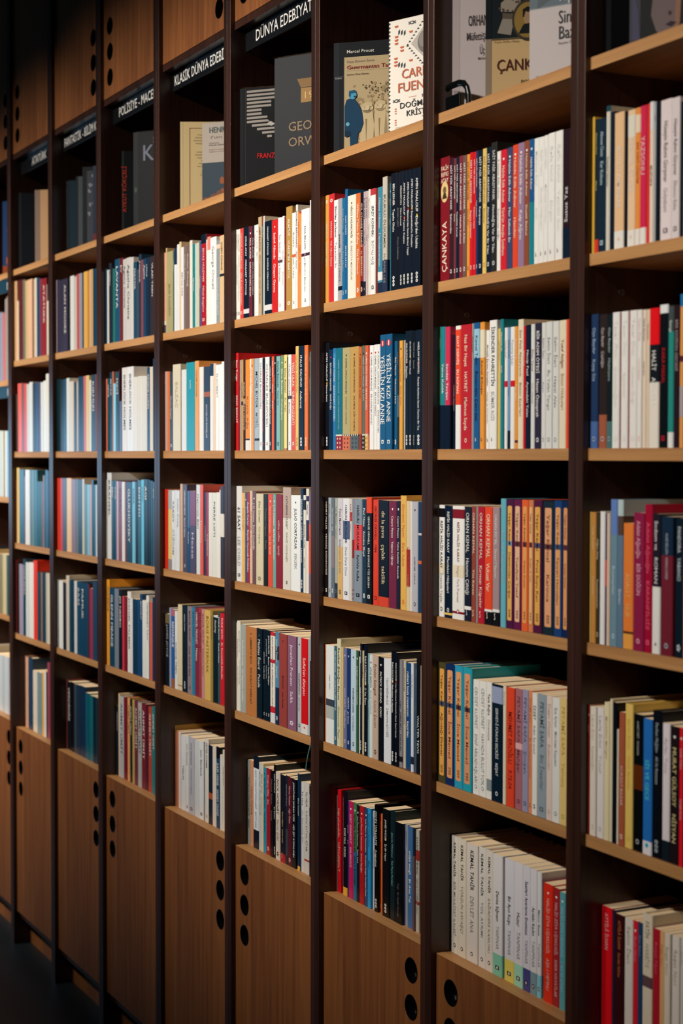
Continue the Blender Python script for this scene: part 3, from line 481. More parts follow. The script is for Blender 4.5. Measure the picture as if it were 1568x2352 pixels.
 (-1.1529, 0.0307, 0.2016, 0.0133, [204,36,36], [242,240,234], 'Isabel Allende|Cinayet Oyunu', {'h': [242,240,234],'t': [0.14,0.78],'lb': 0.55}, 1),
 (-1.1194, 0.0201, 0.2024, 0.0127, [242,241,237], [140,140,140], 'İvo Andrić|Drina Köprüsü', {'t': [0.18,0.68],'b': [[0.45,0.48,[76,60,80]]],'l': 'o'}, 1),
 (-1.0988, 0.0096, 0.2037, 0.0133, [240,238,234], [140,140,148], 'Herakles|Zamanların', {'t': [0.36,0.8]}, 0),
 (-1.0875, 0.0076, 0.2014, 0.0129, [124,36,40], [224,176,160], 'Jane Rogers', {'t': [0.3,0.45]}, 0),
 (-1.0794, 0.0298, 0.2205, 0.0135, [183,142,74], [242,240,234], 'ALAMUT|VLADİMİR BARTOL', {'t': [0.12,0.7],'lb': 0.6,'l': 'g'}, 1),
 (-1.0479, 0.0164, 0.2037, 0.0128, [242,240,236], [140,140,140], 'Bolaño|Uzak Yıldız', {'b': [[0.43,0.46,[224,96,48]]],'t': [0.2,0.7],'l': 'o'}, 0),
 (-1.031, 0.0088, 0.219, 0.0136, [236,234,228], [36,36,44], 'THOMAS BERNHARD|Bitik Adam', {'t': [0.05,0.62],'lb': 0.6}, 0),
 (-1.0205, 0.0079, 0.202, 0.0129, [232,144,80], [168,80,32], "Haldun Taner|Sancho'nun", {'t': [0.1,0.5]}, 0),
 (-1.0117, 0.0096, 0.202, 0.0125, [228,148,80], [192,56,32], 'Haldun Taner|Konçinalar', {'t': [0.35,0.65],'b': [[0.0,0.02,[192,64,32]]]}, 0),
 (-1.0016, 0.0377, 0.2045, 0.0127, [244,243,240], [108,108,108], "SAUL BELLOW|Augie March'ın Maceraları", {'t': [0.17,0.85],'b': [[0.45,0.48,[72,36,60]]],'l': 'o'}, 1),
 (-0.9619, 0.004, 0.2197, 0.0135, [244,242,238], [140,140,140], 'Samuel Beckett', {'t': [0.2,0.5]}, 0),
], 1.9415),
('D', 2, [
 (-1.3515, 0.0126, 0.2234, 0.0127, [208,32,40], [244,232,224], 'Ben Tolga|ERIC BERNT', {'t': [0.07,0.82],'lb': 0.6}, 0),
 (-1.3383, 0.0045, 0.2068, 0.0168, [169,180,184], [108,116,120], 'ADONIS', {'t': [0.28,0.42]}, 0),
 (-1.3333, 0.0119, 0.2071, 0.0177, [198,154,92], [124,84,40], 'EDIP CANSEVER', {'t': [0.25,0.42],'b': [[0.46,0.5,[76,56,48]]]}, 0),
 (-1.3196, 0.0122, 0.207, 0.017, [60,44,52], [242,240,234], 'RÜZGÂR|GECEYE YOLCULUK', {'t': [0.25,0.78],'b': [[0.43,0.49,[176,136,104]]]}, 0),
 (-1.2983, 0.0236, 0.2051, 0.0133, [232,140,48], [176,100,32], 'Küçük Ağa', {'t': [0.4,0.8],'b': [[0.87,0.89,[36,36,44]],[0.89,1.0,[228,224,216]]]}, 1),
 (-1.2742, 0.0076, 0.2058, 0.0132, [240,232,220], [176,124,80], 'William Burroughs', {'t': [0.1,0.5]}, 0),
 (-1.2661, 0.0137, 0.2058, 0.0131, [232,156,80], [255,240,216], 'Anthony Burgess', {'t': [0.1,0.6],'h': [80,48,24]}, 0),
 (-1.2519, 0.0039, 0.2054, 0.0136, [140,148,164], [76,84,100], '', {}, 0),
 (-1.2455, 0.0249, 0.2052, 0.0125, [169,182,190], [20,24,28], 'MICHEL BUTOR|MOBİL', {'t': [0.14,0.76],'lb': 0.7,'b': [[0.87,0.895,[28,28,32]]],'l': 's'}, 1),
 (-1.22, 0.0161, 0.2052, 0.013, [236,235,232], [140,140,140], 'CHARLES BUKOWSKI', {'t': [0.05,0.55],'l': 'o'}, 0),
 (-1.2034, 0.0136, 0.2039, 0.013, [18,28,44], [192,64,96], 'CHARLES BUKOWSKI|Kahramanın Yokluğu', {'t': [0.12,0.8],'l': 'o'}, 0),
 (-1.1894, 0.0218, 0.2053, 0.0133, [238,237,233], [140,140,140], 'CHARLES BUKOWSKI', {'t': [0.07,0.75],'l': 'o'}, 1),
 (-1.1666, 0.0119, 0.2047, 0.0134, [20,32,46], [242,240,234], 'CHARLES BUKOWSKI|Shakespeare Bunu Asla Yapmazdı', {'t': [0.1,0.72],'l': 'o'}, 0),
 (-1.1525, 0.0122, 0.205, 0.0125, [224,96,56], [242,240,234], 'Elia Kazan|İnsan|Adası', {'t': [0.05,0.65]}, 0),
 (-1.1399, 0.0109, 0.2052, 0.0126, [18,28,40], [140,140,148], 'Jorge Luis Borges', {'t': [0.2,0.8],'h': [242,240,234]}, 0),
 (-1.1285, 0.0195, 0.204, 0.0128, [132,182,180], [44,68,68], 'Charles Bukowski|Kasap Kız', {'t': [0.05,0.52],'l': 'g'}, 1),
 (-1.106, 0.0155, 0.2047, 0.0129, [124,144,96], [240,240,228], 'Dino Buzzati|Colombre', {'h': [242,240,234],'t': [0.14,0.68],'lb': 0.55}, 0),
 (-1.09, 0.0151, 0.2051, 0.0134, [236,217,140], [92,80,48], 'Dino Buzzati|Bir Aşk', {'h': [80,60,32],'t': [0.14,0.6],'b': [[0.98,1.0,[192,128,80]]]}, 0),
 (-1.074, 0.004, 0.1998, 0.0134, [36,32,28], [208,160,80], '', {}, 0),
 (-1.0695, 0.015, 0.2044, 0.0136, [239,238,236], [140,140,148], 'ITALO CALVINO|Sandık', {'b': [[0.43,0.465,[60,76,92]]],'t': [0.1,0.62],'l': 'o'}, 0),
 (-1.0501, 0.0188, 0.2035, 0.013, [216,88,76], [244,220,208], 'YEDİ ULAK|DINO BUZZATI', {'t': [0.08,0.74],'l': 'g','lb': 0.6}, 1),
 (-1.0307, 0.0148, 0.2198, 0.013, [233,191,108], [176,128,64], 'ITALO CALVINO|Kozmokomik Öyküler', {'t': [0.08,0.45],'l': 'ooo2'}, 0),
 (-1.015, 0.0262, 0.2194, 0.0127, [15,32,52], [242,240,234], 'ITALO CALVINO|Atalarımız', {'t': [0.09,0.6],'l': 'ooo','lb': 0.5}, 1),
 (-0.9883, 0.0169, 0.2198, 0.0136, [228,120,64], [244,220,192], 'ITALO CALVINO|Bir Kış Gecesi Eğer Bir Yolcu', {'t': [0.09,0.54],'l': 'ooo'}, 1),
 (-0.9709, 0.005, 0.2053, 0.0176, [92,112,120], [216,220,220], 'Calvino|Görünmez Kentler', {'t': [0.05,0.55]}, 0),
], 1.6421),
('D', 3, [
 (-1.3515, 0.0312, 0.2191, 0.0136, [224,223,220], [20,24,28], '61 SAAT|LEE CHILD', {'t': [0.22,0.84],'lb': 0.6,'l': 'g'}, 1),
 (-1.3184, 0.0159, 0.2039, 0.0134, [239,180,88], [168,124,56], 'Ryunosuke Akutagawa', {'t': [0.17,0.42]}, 0),
 (-1.302, 0.0104, 0.2045, 0.0136, [35,92,132], [124,164,192], 'Angela Carter', {'h': [242,240,234],'t': [0.15,0.4]}, 0),
 (-1.2905, 0.0157, 0.2041, 0.0132, [156,40,56], [240,216,216], 'Angela Carter|Büyülü Oyuncak Dükkânı', {'t': [0.1,0.88],'lb': 0.6}, 0),
 (-1.2744, 0.0142, 0.2094, 0.0135, [220,183,150], [124,92,64], 'WILLA CATHER|Bir Öncekiler', {'t': [0.22,0.62]}, 0),
 (-1.2586, 0.0193, 0.2084, 0.0129, [108,76,80], [240,232,232], "J. M. Coetzee|İsa'nın Çocukluğu", {'h': [242,240,234],'t': [0.13,0.63],'lb': 0.6}, 0),
 (-1.2387, 0.0384, 0.2042, 0.0134, [214,201,168], [140,128,96], 'Elias Canetti|Körleşme', {'t': [0.08,0.55],'l': '*'}, 1),
 (-1.1953, 0.0209, 0.2036, 0.0134, [24,28,32], [124,108,80], 'Truman Capote|Prida', {'t': [0.15,0.6]}, 1),
 (-1.1732, 0.0251, 0.2041, 0.0132, [224,80,52], [240,208,184], 'Patrick Chamoiseau|Son Bir Sürek', {'h': [242,240,234],'t': [0.13,0.65]}, 1),
 (-1.1476, 0.0153, 0.2046, 0.0135, [108,168,160], [240,244,240], 'J. M. Coetzee|Barbarları Beklerken', {'h': [242,240,234],'t': [0.12,0.7],'lb': 0.6}, 0),
 (-1.1317, 0.0345, 0.204, 0.0133, [140,32,48], [224,184,176], 'wilkie collins|aytaşı', {'t': [0.27,0.65]}, 1),
 (-1.0941, 0.0407, 0.2205, 0.0128, [184,162,148], [76,68,64], 'CATHERINE CUSSET|DAVID HOCKNEY', {'t': [0.08,0.73],'b': [[0.3,1.0,[220,216,204]]],'l': 'link'}, 1),
 (-1.0518, 0.0465, 0.2047, 0.0126, [236,238,236], [20,24,28], 'JULIO CORTÁZAR|SEKSEK', {'t': [0.14,0.77],'lb': 0.6,'h': [36,36,44]}, 1),
 (-1.0046, 0.013, 0.2197, 0.0129, [21,48,76], [224,228,232], 'EMMANUEL CARRÈRE|Limonov', {'t': [0.1,0.75],'l': 'ooo'}, 0),
 (-0.9911, 0.0112, 0.2058, 0.0127, [228,224,212], [76,76,72], 'RACHEL CUSK|GEÇİŞ', {'t': [0.3,0.8],'b': [[0.05,0.15,[36,36,44]]]}, 0),
 (-0.9794, 0.013, 0.2197, 0.0136, [230,224,212], [60,76,108], 'Hayat', {'t': [0.15,0.7],'b': [[0.07,0.12,[44,44,80]],[0.3,0.5,[48,48,76]]]}, 0),
 (-0.9652, 0.0091, 0.2088, 0.0131, [124,104,128], [224,88,56], 'J. M. Coetzee', {'t': [0.4,0.6],'b': [[0.3,0.8,[216,88,64]]]}, 0),
], 1.3413),
('D', 4, [
 (-1.3515, 0.0023, 0.2032, 0.0134, [232,211,190], [114,80,59], '', {'t': [0.1,0.8]}, 0),
 (-1.3487, 0.0086, 0.208, 0.0136, [234,230,214], [61,53,41], 'Alexander Dumas|MONTE CRISTO', {'t': [0.2,0.8]}, 0),
 (-1.3395, 0.0102, 0.2079, 0.0134, [228,224,211], [61,53,49], 'Alexandre Dumas|ÜÇ SİLAHŞÖRLER', {'t': [0.1,0.75]}, 0),
 (-1.3288, 0.0311, 0.2026, 0.0135, [164,168,162], [236,238,232], 'frederick exley|bir hayranın notları', {'t': [0.18,0.88],'lb': 0.4}, 1),
 (-1.2967, 0.06, 0.2009, 0.0132, [188,120,67], [61,45,29], 'UMBERTO ECO|FOUCAULT SARKACI', {'h': [28,24,16],'t': [0.12,0.87],'lb': 0.35}, 1),
 (-1.2362, 0.0291, 0.2018, 0.0134, [16,32,44], [211,219,219], 'Mathias Énard|Pusula', {'h': [64,112,128],'t': [0.12,0.66],'lb': 0.55}, 1),
 (-1.2003, 0.0121, 0.2026, 0.0136, [12,28,40], [211,211,211], 'JOHN FANTE|Gençliğin Şarabı', {'t': [0.25,0.55],'l': 'o'}, 0),
 (-1.1851, 0.0094, 0.2021, 0.013, [12,28,40], [211,211,211], 'JOHN FANTE|Hayat Dolu', {'t': [0.1,0.6],'l': 'o'}, 0),
 (-1.1752, 0.0132, 0.2022, 0.0133, [12,28,40], [242,240,234], 'JOHN FANTE|Bunker Tepesi Düşleri', {'t': [0.06,0.6],'l': 'o','lb': 0.5}, 0),
 (-1.1615, 0.0235, 0.2003, 0.0136, [202,42,51], [61,37,41], 'ELENA FERRANTE|TERK EDİLMİŞLERİN TATLI HAYATI', {'b': [[0.04,0.3,[236,227,215]],[0.34,0.82,[236,227,215]],[0.89,1.0,[223,223,223]]],'t': [0.05,0.82]}, 1),
 (-1.1335, 0.0182, 0.2031, 0.0128, [80,139,173], [210,227,236], 'Jonathan Franzen|Özgürlük', {'b': [[0.15,0.3,[33,62,87]],[0.6,1.0,[21,49,78]]],'t': [0.08,0.5],'l': '*'}, 0),
 (-1.1131, 0.0397, 0.2018, 0.0126, [156,67,61], [61,29,24], 'BÜYÜCÜ|John Fowles', {'t': [0.45,0.8],'h': [92,40,32],'lb': 0.4}, 1),
 (-1.0705, 0.0427, 0.2021, 0.0131, [139,95,122], [236,219,232], 'Jonathan Franzen|Saflık', {'t': [0.1,0.72],'l': '*','lb': 0.4}, 1),
 (-1.0212, 0.0181, 0.2029, 0.0136, [187,194,198], [45,49,53], 'KOLEKSİYONCU|John Fowles', {'t': [0.38,0.78],'h': [64,68,72],'l': 'o'}, 1),
 (-1.002, 0.0327, 0.2025, 0.0131, [211,21,29], [244,224,216], "Sofie'nin dünyası", {'b': [[0.895,1.0,[223,223,219]]],'t': [0.2,0.6],'lb': 0.45,'l': 'g'}, 1),
 (-0.9669, 0.0061, 0.2035, 0.0127, [185,190,190], [147,147,147], '', {}, 0),
 (-0.9603, 0.0036, 0.2115, 0.0137, [147,181,198], [29,45,70], '', {'b': [[0.25,1.0,[29,45,70]]]}, 0),
], 1.0417),
('D', 5, [
 (-1.3515, 0.0023, 0.1991, 0.0406, [16,24,28], [124,124,124], 'İçeriden Ölüm', {'t': [0.05,0.2]}, 0),
 (-1.3487, 0.0153, 0.198, 0.0405, [151,152,142], [45,50,50], 'RÜYALAR ANLATILMAZ|Hasan', {'t': [0.2,0.8]}, 0),
 (-1.3322, 0.0161, 0.1989, 0.0401, [211,147,105], [124,78,55], 'Henry Fielding', {'t': [0.3,0.8]}, 0),
 (-1.3156, 0.029, 0.2131, 0.0405, [16,29,45], [69,105,124], 'GECE YARISI KÜTÜPHANESİ|MATT HAIG', {'b': [[0.13,0.8,[225,229,234]]],'t': [0.15,0.78],'lb': 0.5}, 1),
 (-1.2861, 0.0122, 0.202, 0.0412, [193,206,215], [66,75,88], 'Saf ve Haki|BÜYÜK GÖÇLER', {'t': [0.1,0.6]}, 0),
 (-1.2722, 0.0111, 0.2023, 0.0405, [236,208,161], [142,101,55], 'Maksim Gorki|Artamonovlar', {'t': [0.12,0.6]}, 0),
 (-1.2607, 0.0161, 0.1961, 0.0409, [41,147,183], [22,52,83], 'PATRICK HAMILTON|Yalnızlığın Esiri', {'h': [20,48,76],'t': [0.12,0.75]}, 0),
 (-1.2441, 0.0202, 0.1962, 0.0411, [165,28,37], [236,185,185], 'Wolfgang Hilbig|Ben', {'t': [0.07,0.42],'l': '*'}, 0),
 (-1.2205, 0.0163, 0.1961, 0.04, [14,16,20], [105,115,115], 'Michel Faber|kayıp', {'t': [0.1,0.6]}, 0),
 (-1.2037, 0.0103, 0.2114, 0.0408, [10,12,20], [242,240,234], 'KENT HARUF|İyi Dünya', {'t': [0.1,0.7],'l': 'ooo'}, 0),
 (-1.1918, 0.0234, 0.1975, 0.0402, [218,204,190], [63,55,38], 'NICK HORNBY|Senin Gibi', {'t': [0.08,0.78],'l': '*','lb': 0.5}, 1),
 (-1.1674, 0.0258, 0.1953, 0.0406, [20,20,35], [220,193,110], 'Kazuo Ishiguro|Uzatma Aydın', {'t': [0.42,0.78],'b': [[0.9,1.0,[165,28,46]]],'l': 's'}, 1),
 (-1.1411, 0.0125, 0.1976, 0.041, [37,33,45], [160,160,174], 'Michael Frayn', {'t': [0.1,0.5],'b': [[0.6,0.9,[65,65,78]]]}, 0),
 (-1.1272, 0.0201, 0.1968, 0.0404, [83,22,35], [236,181,181], 'Nancy Huston|Ağır Ölüm', {'t': [0.1,0.52],'l': '*'}, 1),
 (-1.1066, 0.019, 0.196, 0.0409, [12,16,24], [242,240,234], 'JONATHAN SAFRAN FOER|HER ŞEY AYDINLANDI', {'t': [0.04,0.88],'lb': 0.6}, 0),
 (-1.0773, 0.011, 0.2124, 0.0403, [22,47,78], [242,240,234], 'Elias Canetti', {'t': [0.25,0.6],'b': [[0.95,1.0,[236,181,72]]]}, 0),
 (-1.0658, 0.0146, 0.1965, 0.0437, [215,215,215], [83,83,83], 'Yu Hua|On Sözcükte Çin', {'t': [0.1,0.68],'lb': 0.45}, 0),
 (-1.0506, 0.0243, 0.1989, 0.0439, [213,206,197], [63,63,63], 'YU HUA|KANINI SATAN ADAM', {'t': [0.1,0.75],'b': [[0.84,0.86,[174,55,46]]],'lb': 0.45}, 1),
 (-1.0194, 0.0066, 0.1967, 0.0406, [21,33,45], [227,231,236], 'John Steinbeck|Fareler ve İnsanlar', {'t': [0.1,0.6]}, 0),
], 0.7273),
('A', 1, [
 (0.0397, 0.0061, 0.2083, 0.0129, [236,185,67], [236,185,67], '', {}, 0),
 (0.0462, 0.0095, 0.2036, 0.0134, [26,43,51], [181,181,124], 'Ahmet Ümit|Masal', {'b': [[0.9,1.0,[227,62,41]]],'t': [0.1,0.7]}, 1),
 (0.0569, 0.0186, 0.2027, 0.0127, [22,44,61], [181,206,217], 'Ahmet Ümit|Kar Kokusu', {'t': [0.1,0.5],'l': 'g'}, 1),
 (0.076, 0.0096, 0.2183, 0.0129, [217,212,196], [90,90,80], 'İstanbul Hatırası', {'b': [[0.0,0.04,[24,75,90]]],'t': [0.35,0.75]}, 1),
 (0.0861, 0.0103, 0.2074, 0.0134, [21,30,47], [21,30,47], '', {}, 1),
 (0.0971, 0.0237, 0.2034, 0.0131, [236,193,146], [236,227,211], 'BÜYÜLÜ ZAMANLAR', {'t': [0.25,0.7],'b': [[0.87,1.0,[236,231,222]]],'l': 'o'}, 1),
 (0.1224, 0.0069, 0.2016, 0.0126, [20,20,29], [20,20,29], '', {}, 1),
 (0.1298, 0.0181, 0.2016, 0.0133, [236,201,162], [236,223,210], 'FERİDE ÇİÇEK', {'t': [0.2,0.7],'b': [[0.04,0.2,[227,222,206]],[0.88,1.0,[236,231,222]]],'l': 'o'}, 1),
 (0.1483, 0.0114, 0.2019, 0.0136, [236,146,69], [181,83,41], 'BİR KEDİ ÇİZDİM', {'b': [[0.05,0.18,[236,217,188]],[0.88,1.0,[236,231,222]]],'t': [0.25,0.55]}, 1),
 (0.1612, 0.0136, 0.2022, 0.0127, [217,41,83], [236,195,203], 'YAZSONU', {'t': [0.22,0.5],'b': [[0.88,1.0,[236,231,222]]],'lb': 0.7}, 1),
 (0.1753, 0.0068, 0.2027, 0.0136, [227,57,46], [227,57,46], '', {}, 1),
 (0.1837, 0.0088, 0.204, 0.0125, [236,217,198], [38,38,42], 'MUSTAFA', {'t': [0.45,0.65],'b': [[0.0,0.2,[227,227,227]]],'lb': 0.5}, 1),
 (0.1929, 0.0034, 0.2027, 0.0136, [181,186,191], [38,38,47], 'KEMAL', {}, 0),
 (0.1983, 0.0097, 0.2018, 0.0132, [16,21,33], [16,21,33], '', {}, 1),
 (0.2087, 0.0255, 0.2009, 0.0128, [232,217,217], [96,86,86], 'Hüseyin Rahmi Gürpınar|Gulyabani', {'t': [0.15,0.8],'l': 'g'}, 1),
 (0.2347, 0.0177, 0.1998, 0.0127, [224,212,212], [96,86,86], 'Hüseyin Rahmi Gürpınar|Efsuncu Baba', {'t': [0.15,0.8],'l': 'g'}, 1),
 (0.2535, 0.0064, 0.1913, 0.013, [16,25,33], [236,236,236], '', {}, 1),
], 1.9415),
('A', 2, [
 (0.0397, 0.0188, 0.2059, 0.013, [34,58,96], [160,181,206], 'Oya Baydar|Kayıp Söz', {'t': [0.1,0.5],'l': 'o','b': [[0.8,1.0,[77,108,165]]]}, 1),
 (0.0617, 0.0193, 0.2042, 0.0131, [47,38,38], [201,191,191], 'Oya Baydar|Çöplüğün', {'t': [0.1,0.4],'l': 'o','b': [[0.75,1.0,[165,93,67]]]}, 1),
 (0.0815, 0.0137, 0.2034, 0.0131, [21,33,37], [160,181,181], 'Oya Baydar|Hiçbiryere', {'t': [0.1,0.5],'l': 'o','b': [[0.8,1.0,[76,116,116]]]}, 1),
 (0.0961, 0.0178, 0.2046, 0.0126, [236,236,231], [227,227,217], 'Tezer Özlü|Çocukluğun', {'t': [0.06,0.7],'l': 'g'}, 1),
 (0.1145, 0.0026, 0.2032, 0.0128, [144,62,72], [144,62,72], '', {}, 0),
 (0.1176, 0.017, 0.2044, 0.0127, [236,236,231], [227,227,217], 'Tezer Özlü|Kalanlar', {'t': [0.06,0.7],'l': 'g'}, 1),
 (0.1351, 0.0023, 0.2041, 0.0135, [160,57,72], [160,57,72], '', {}, 0),
 (0.1387, 0.0173, 0.2043, 0.0127, [236,233,227], [227,222,217], 'Tezer Özlü|Zaman Dışı', {'t': [0.06,0.7],'l': 'g'}, 1),
 (0.1565, 0.0106, 0.2039, 0.0133, [236,233,227], [236,188,188], 'Tezer Özlü|Yeryüzüne', {'t': [0.06,0.6],'l': 'g'}, 1),
 (0.1701, 0.0089, 0.203, 0.0126, [236,215,195], [90,80,75], 'Tarık Dursun|Rıza Bey', {'t': [0.06,0.6]}, 1),
 (0.1796, 0.0062, 0.2028, 0.0133, [236,218,193], [139,119,103], 'Tarık Dursun', {'t': [0.1,0.4]}, 1),
 (0.1863, 0.0223, 0.2035, 0.013, [21,25,33], [236,236,232], 'HALİT|ANKARA', {'b': [[0.0,0.26,[236,20,29]],[0.53,1.0,[236,227,214]]],'t': [0.3,0.7]}, 1),
 (0.2102, 0.0186, 0.2068, 0.0131, [12,16,20], [186,31,41], 'KARA MASAL', {'t': [0.3,0.55],'b': [[0.0,0.06,[236,236,236]]],'l': 'g'}, 1),
 (0.2293, 0.0122, 0.2036, 0.0134, [41,144,134], [218,236,227], 'Sevgi', {'b': [[0.0,0.18,[69,78,78]],[0.89,1.0,[236,236,231]]]}, 1),
 (0.2438, 0.0115, 0.2035, 0.0129, [42,25,34], [181,160,165], 'BİR DÜĞÜN GECESİ', {'t': [0.1,0.8]}, 1),
 (0.2559, 0.0077, 0.2185, 0.0133, [236,159,82], [231,231,236], '', {'b': [[0.0,0.08,[36,119,181]],[0.4,0.44,[96,38,48]],[0.6,0.8,[181,170,170]]]}, 1),
], 1.6421),
('A', 3, [
 (0.0397, 0.0037, 0.2026, 0.0136, [236,196,113], [236,196,113], '', {}, 0),
 (0.0443, 0.0112, 0.2024, 0.0134, [201,139,67], [236,199,145], 'Sevgi Soysal|Yenişehir', {'t': [0.1,0.8]}, 1),
 (0.056, 0.0103, 0.2022, 0.0132, [67,58,40], [217,201,165], 'Oğuz Atay|Tutunamayanlar', {'t': [0.2,0.85],'l': 'o'}, 1),
 (0.0668, 0.0122, 0.2043, 0.0133, [236,236,236], [236,236,236], '', {}, 1),
 (0.0795, 0.004, 0.2005, 0.0136, [90,57,85], [90,57,85], '', {'b': [[0.35,0.55,[227,72,62]]]}, 0),
 (0.0851, 0.0078, 0.2019, 0.0125, [217,196,175], [217,196,175], '', {}, 1),
 (0.0934, 0.0166, 0.2234, 0.0137, [111,144,162], [181,212,227], 'Romanlar', {'b': [[0.0,0.24,[103,134,196]]],'t': [0.45,0.7],'l': 'o'}, 1),
 (0.1117, 0.0138, 0.2233, 0.0131, [98,124,150], [206,217,232], 'Şiirler', {'b': [[0.0,0.11,[186,206,206]],[0.11,0.24,[90,71,61]]],'t': [0.6,0.8]}, 1),
 (0.126, 0.0241, 0.1886, 0.0136, [236,130,55], [236,179,114], 'ADALET|NUR', {'t': [0.4,0.75],'b': [[0.86,0.88,[96,53,29]],[0.88,1.0,[236,162,73]]],'lb': 0.5}, 1),
 (0.1522, 0.0252, 0.2052, 0.0126, [144,31,72], [236,170,188], 'Adalet Ağaoğlu|BİR DÜĞÜN', {'t': [0.06,0.6],'l': 'o','lb': 0.6}, 1),
 (0.1788, 0.0177, 0.218, 0.0128, [165,15,52], [236,91,122], 'Adalet Ağaoğlu|KARANFİLSİZ', {'t': [0.12,0.85],'l': 'g'}, 1),
 (0.197, 0.0182, 0.2048, 0.0132, [34,29,42], [236,227,227], 'Sodom ve|ROMAN', {'t': [0.05,0.5],'b': [[0.52,1.0,[236,233,227]]],'l': 'g'}, 1),
 (0.2173, 0.0267, 0.2016, 0.0132, [22,44,67], [181,186,196], 'NURİ BİLGİN|KAPALI ÇARŞI', {'t': [0.12,0.45],'b': [[0.28,1.0,[116,35,50]]],'l': 'o'}, 1),
 (0.2498, 0.0173, 0.2004, 0.0136, [13,29,42], [206,217,222], 'PANDORA|YABANCI', {'t': [0.06,0.45],'l': '*'}, 1),
], 1.3413),
('A', 4, [
 (0.0397, 0.0044, 0.2021, 0.0129, [152,54,33], [236,181,163], 'Leylâ Erbil', {'h': [242,240,234],'t': [0.15,0.7]}, 0),
 (0.0445, 0.0155, 0.2009, 0.0128, [236,226,212], [212,201,185], 'Leyla Erbil|Karanlığın', {'t': [0.06,0.5],'l': 'o'}, 1),
 (0.0624, 0.0174, 0.2021, 0.0133, [236,229,226], [190,185,179], 'Leyla Erbil|Tuhaf', {'t': [0.06,0.5],'l': 'o'}, 1),
 (0.0816, 0.013, 0.2123, 0.0127, [236,223,182], [190,179,152], 'Murathan Mungan', {'t': [0.1,0.6]}, 1),
 (0.0951, 0.006, 0.2188, 0.0136, [236,227,194], [236,227,194], '', {}, 0),
 (0.1028, 0.0114, 0.2151, 0.0128, [12,16,24], [12,16,24], '', {}, 1),
 (0.1147, 0.0039, 0.1753, 0.0125, [236,227,205], [236,227,205], '', {}, 0),
 (0.1191, 0.0138, 0.2023, 0.0133, [174,92,62], [236,199,181], 'KÜRŞAT BAŞAR', {'t': [0.4,0.7],'l': 'g'}, 1),
 (0.1351, 0.0185, 0.2176, 0.0128, [236,201,106], [228,190,87], 'Sevim Burak|Yanık Saraylar', {'t': [0.1,0.6],'l': 'g'}, 1),
 (0.1547, 0.0222, 0.205, 0.0136, [10,12,14], [190,190,190], 'AHMET ÜMİT|PATASANA', {'t': [0.05,0.3],'b': [[0.37,0.55,[100,45,10]]],'l': 'o'}, 1),
 (0.1792, 0.0212, 0.2018, 0.0126, [38,114,196], [87,217,228], 'SİS VE GECE', {'t': [0.3,0.6],'b': [[0.9,1.0,[236,231,236]]],'l': 'o'}, 1),
 (0.2011, 0.0212, 0.2163, 0.0131, [12,16,24], [168,179,185], 'Perihan Mağden|Ali ile Ramazan', {'t': [0.08,0.5],'l': 'ooo'}, 1),
 (0.2243, 0.0168, 0.2011, 0.0132, [236,225,230], [190,179,185], 'Ayfer Tunç', {'t': [0.1,0.7],'b': [[0.85,1.0,[21,34,42]]]}, 1),
 (0.2418, 0.0208, 0.1996, 0.0131, [33,21,25], [228,212,152], 'MURAT GÜLSOY|NİSYAN', {'h': [242,240,234],'t': [0.15,0.85]}, 1),
 (0.2634, 0.009, 0.1999, 0.0126, [236,27,43], [236,183,183], 'Latife Tekin|Sevgili Arsız', {'h': [242,240,234],'t': [0.15,0.85]}, 1),
], 1.0417),
('A', 5, [
 (0.0397, 0.0272, 0.1995, 0.0406, [236,22,34], [236,183,183], 'ATTİLÂ İLHAN', {'t': [0.05,0.34],'lb': 0.45}, 1),
 (0.0691, 0.0057, 0.1993, 0.0402, [33,37,65], [33,37,65], '', {}, 0),
 (0.0756, 0.0233, 0.1959, 0.0401, [59,18,23], [213,118,71], 'ATTİLÂ İLHAN|Kurtlar Sofrası', {'t': [0.05,0.5],'lb': 0.45}, 1),
 (0.0994, 0.0201, 0.1955, 0.0411, [236,225,215], [183,177,171], 'Selim İleri', {'t': [0.06,0.5]}, 1),
 (0.1216, 0.0114, 0.1964, 0.0403, [225,35,53], [236,137,157], 'İhsan Oktay', {'h': [242,240,234],'t': [0.12,0.5]}, 1),
 (0.1335, 0.0115, 0.197, 0.0401, [37,69,107], [118,142,189], 'Enis Batur', {'t': [0.1,0.5]}, 1),
 (0.1454, 0.0232, 0.2143, 0.04, [236,221,196], [132,120,115], 'FATİH|HARBİYE', {'t': [0.05,0.38],'b': [[0.44,0.52,[107,75,80]]],'lb': 0.5}, 1),
 (0.1699, 0.0153, 0.1969, 0.041, [189,30,47], [236,90,112], 'Reşat Nuri', {'t': [0.1,0.4]}, 1),
 (0.1857, 0.0103, 0.1971, 0.041, [236,179,122], [207,142,95], 'Reşat Nuri', {'t': [0.1,0.6]}, 1),
 (0.1965, 0.0134, 0.197, 0.0409, [236,223,206], [183,171,154], 'Reşat Nuri', {'t': [0.1,0.6]}, 1),
 (0.2145, 0.0171, 0.198, 0.041, [236,226,216], [183,171,154], 'Reşat Nuri', {'t': [0.1,0.6]}, 1),
 (0.2355, 0.0062, 0.1998, 0.0403, [236,230,220], [183,183,177], 'Reşat Nuri', {'t': [0.1,0.6]}, 1),
], 0.7273),
('E', 1, [
 (-1.8152, 0.0091, 0.2039, 0.0132, [224,160,136], [192,128,112], '', {'b': [[0.85,0.9,[216,216,212]],[0.9,1.0,[64,72,92]]]}, 0),
 (-1.8056, 0.0079, 0.2142, 0.0134, [196,168,120], [196,168,120], '', {}, 0),
 (-1.7959, 0.0411, 0.203, 0.0128, [168,160,116], [128,120,72], 'Jack London', {'t': [0.4,0.8]}, 1),
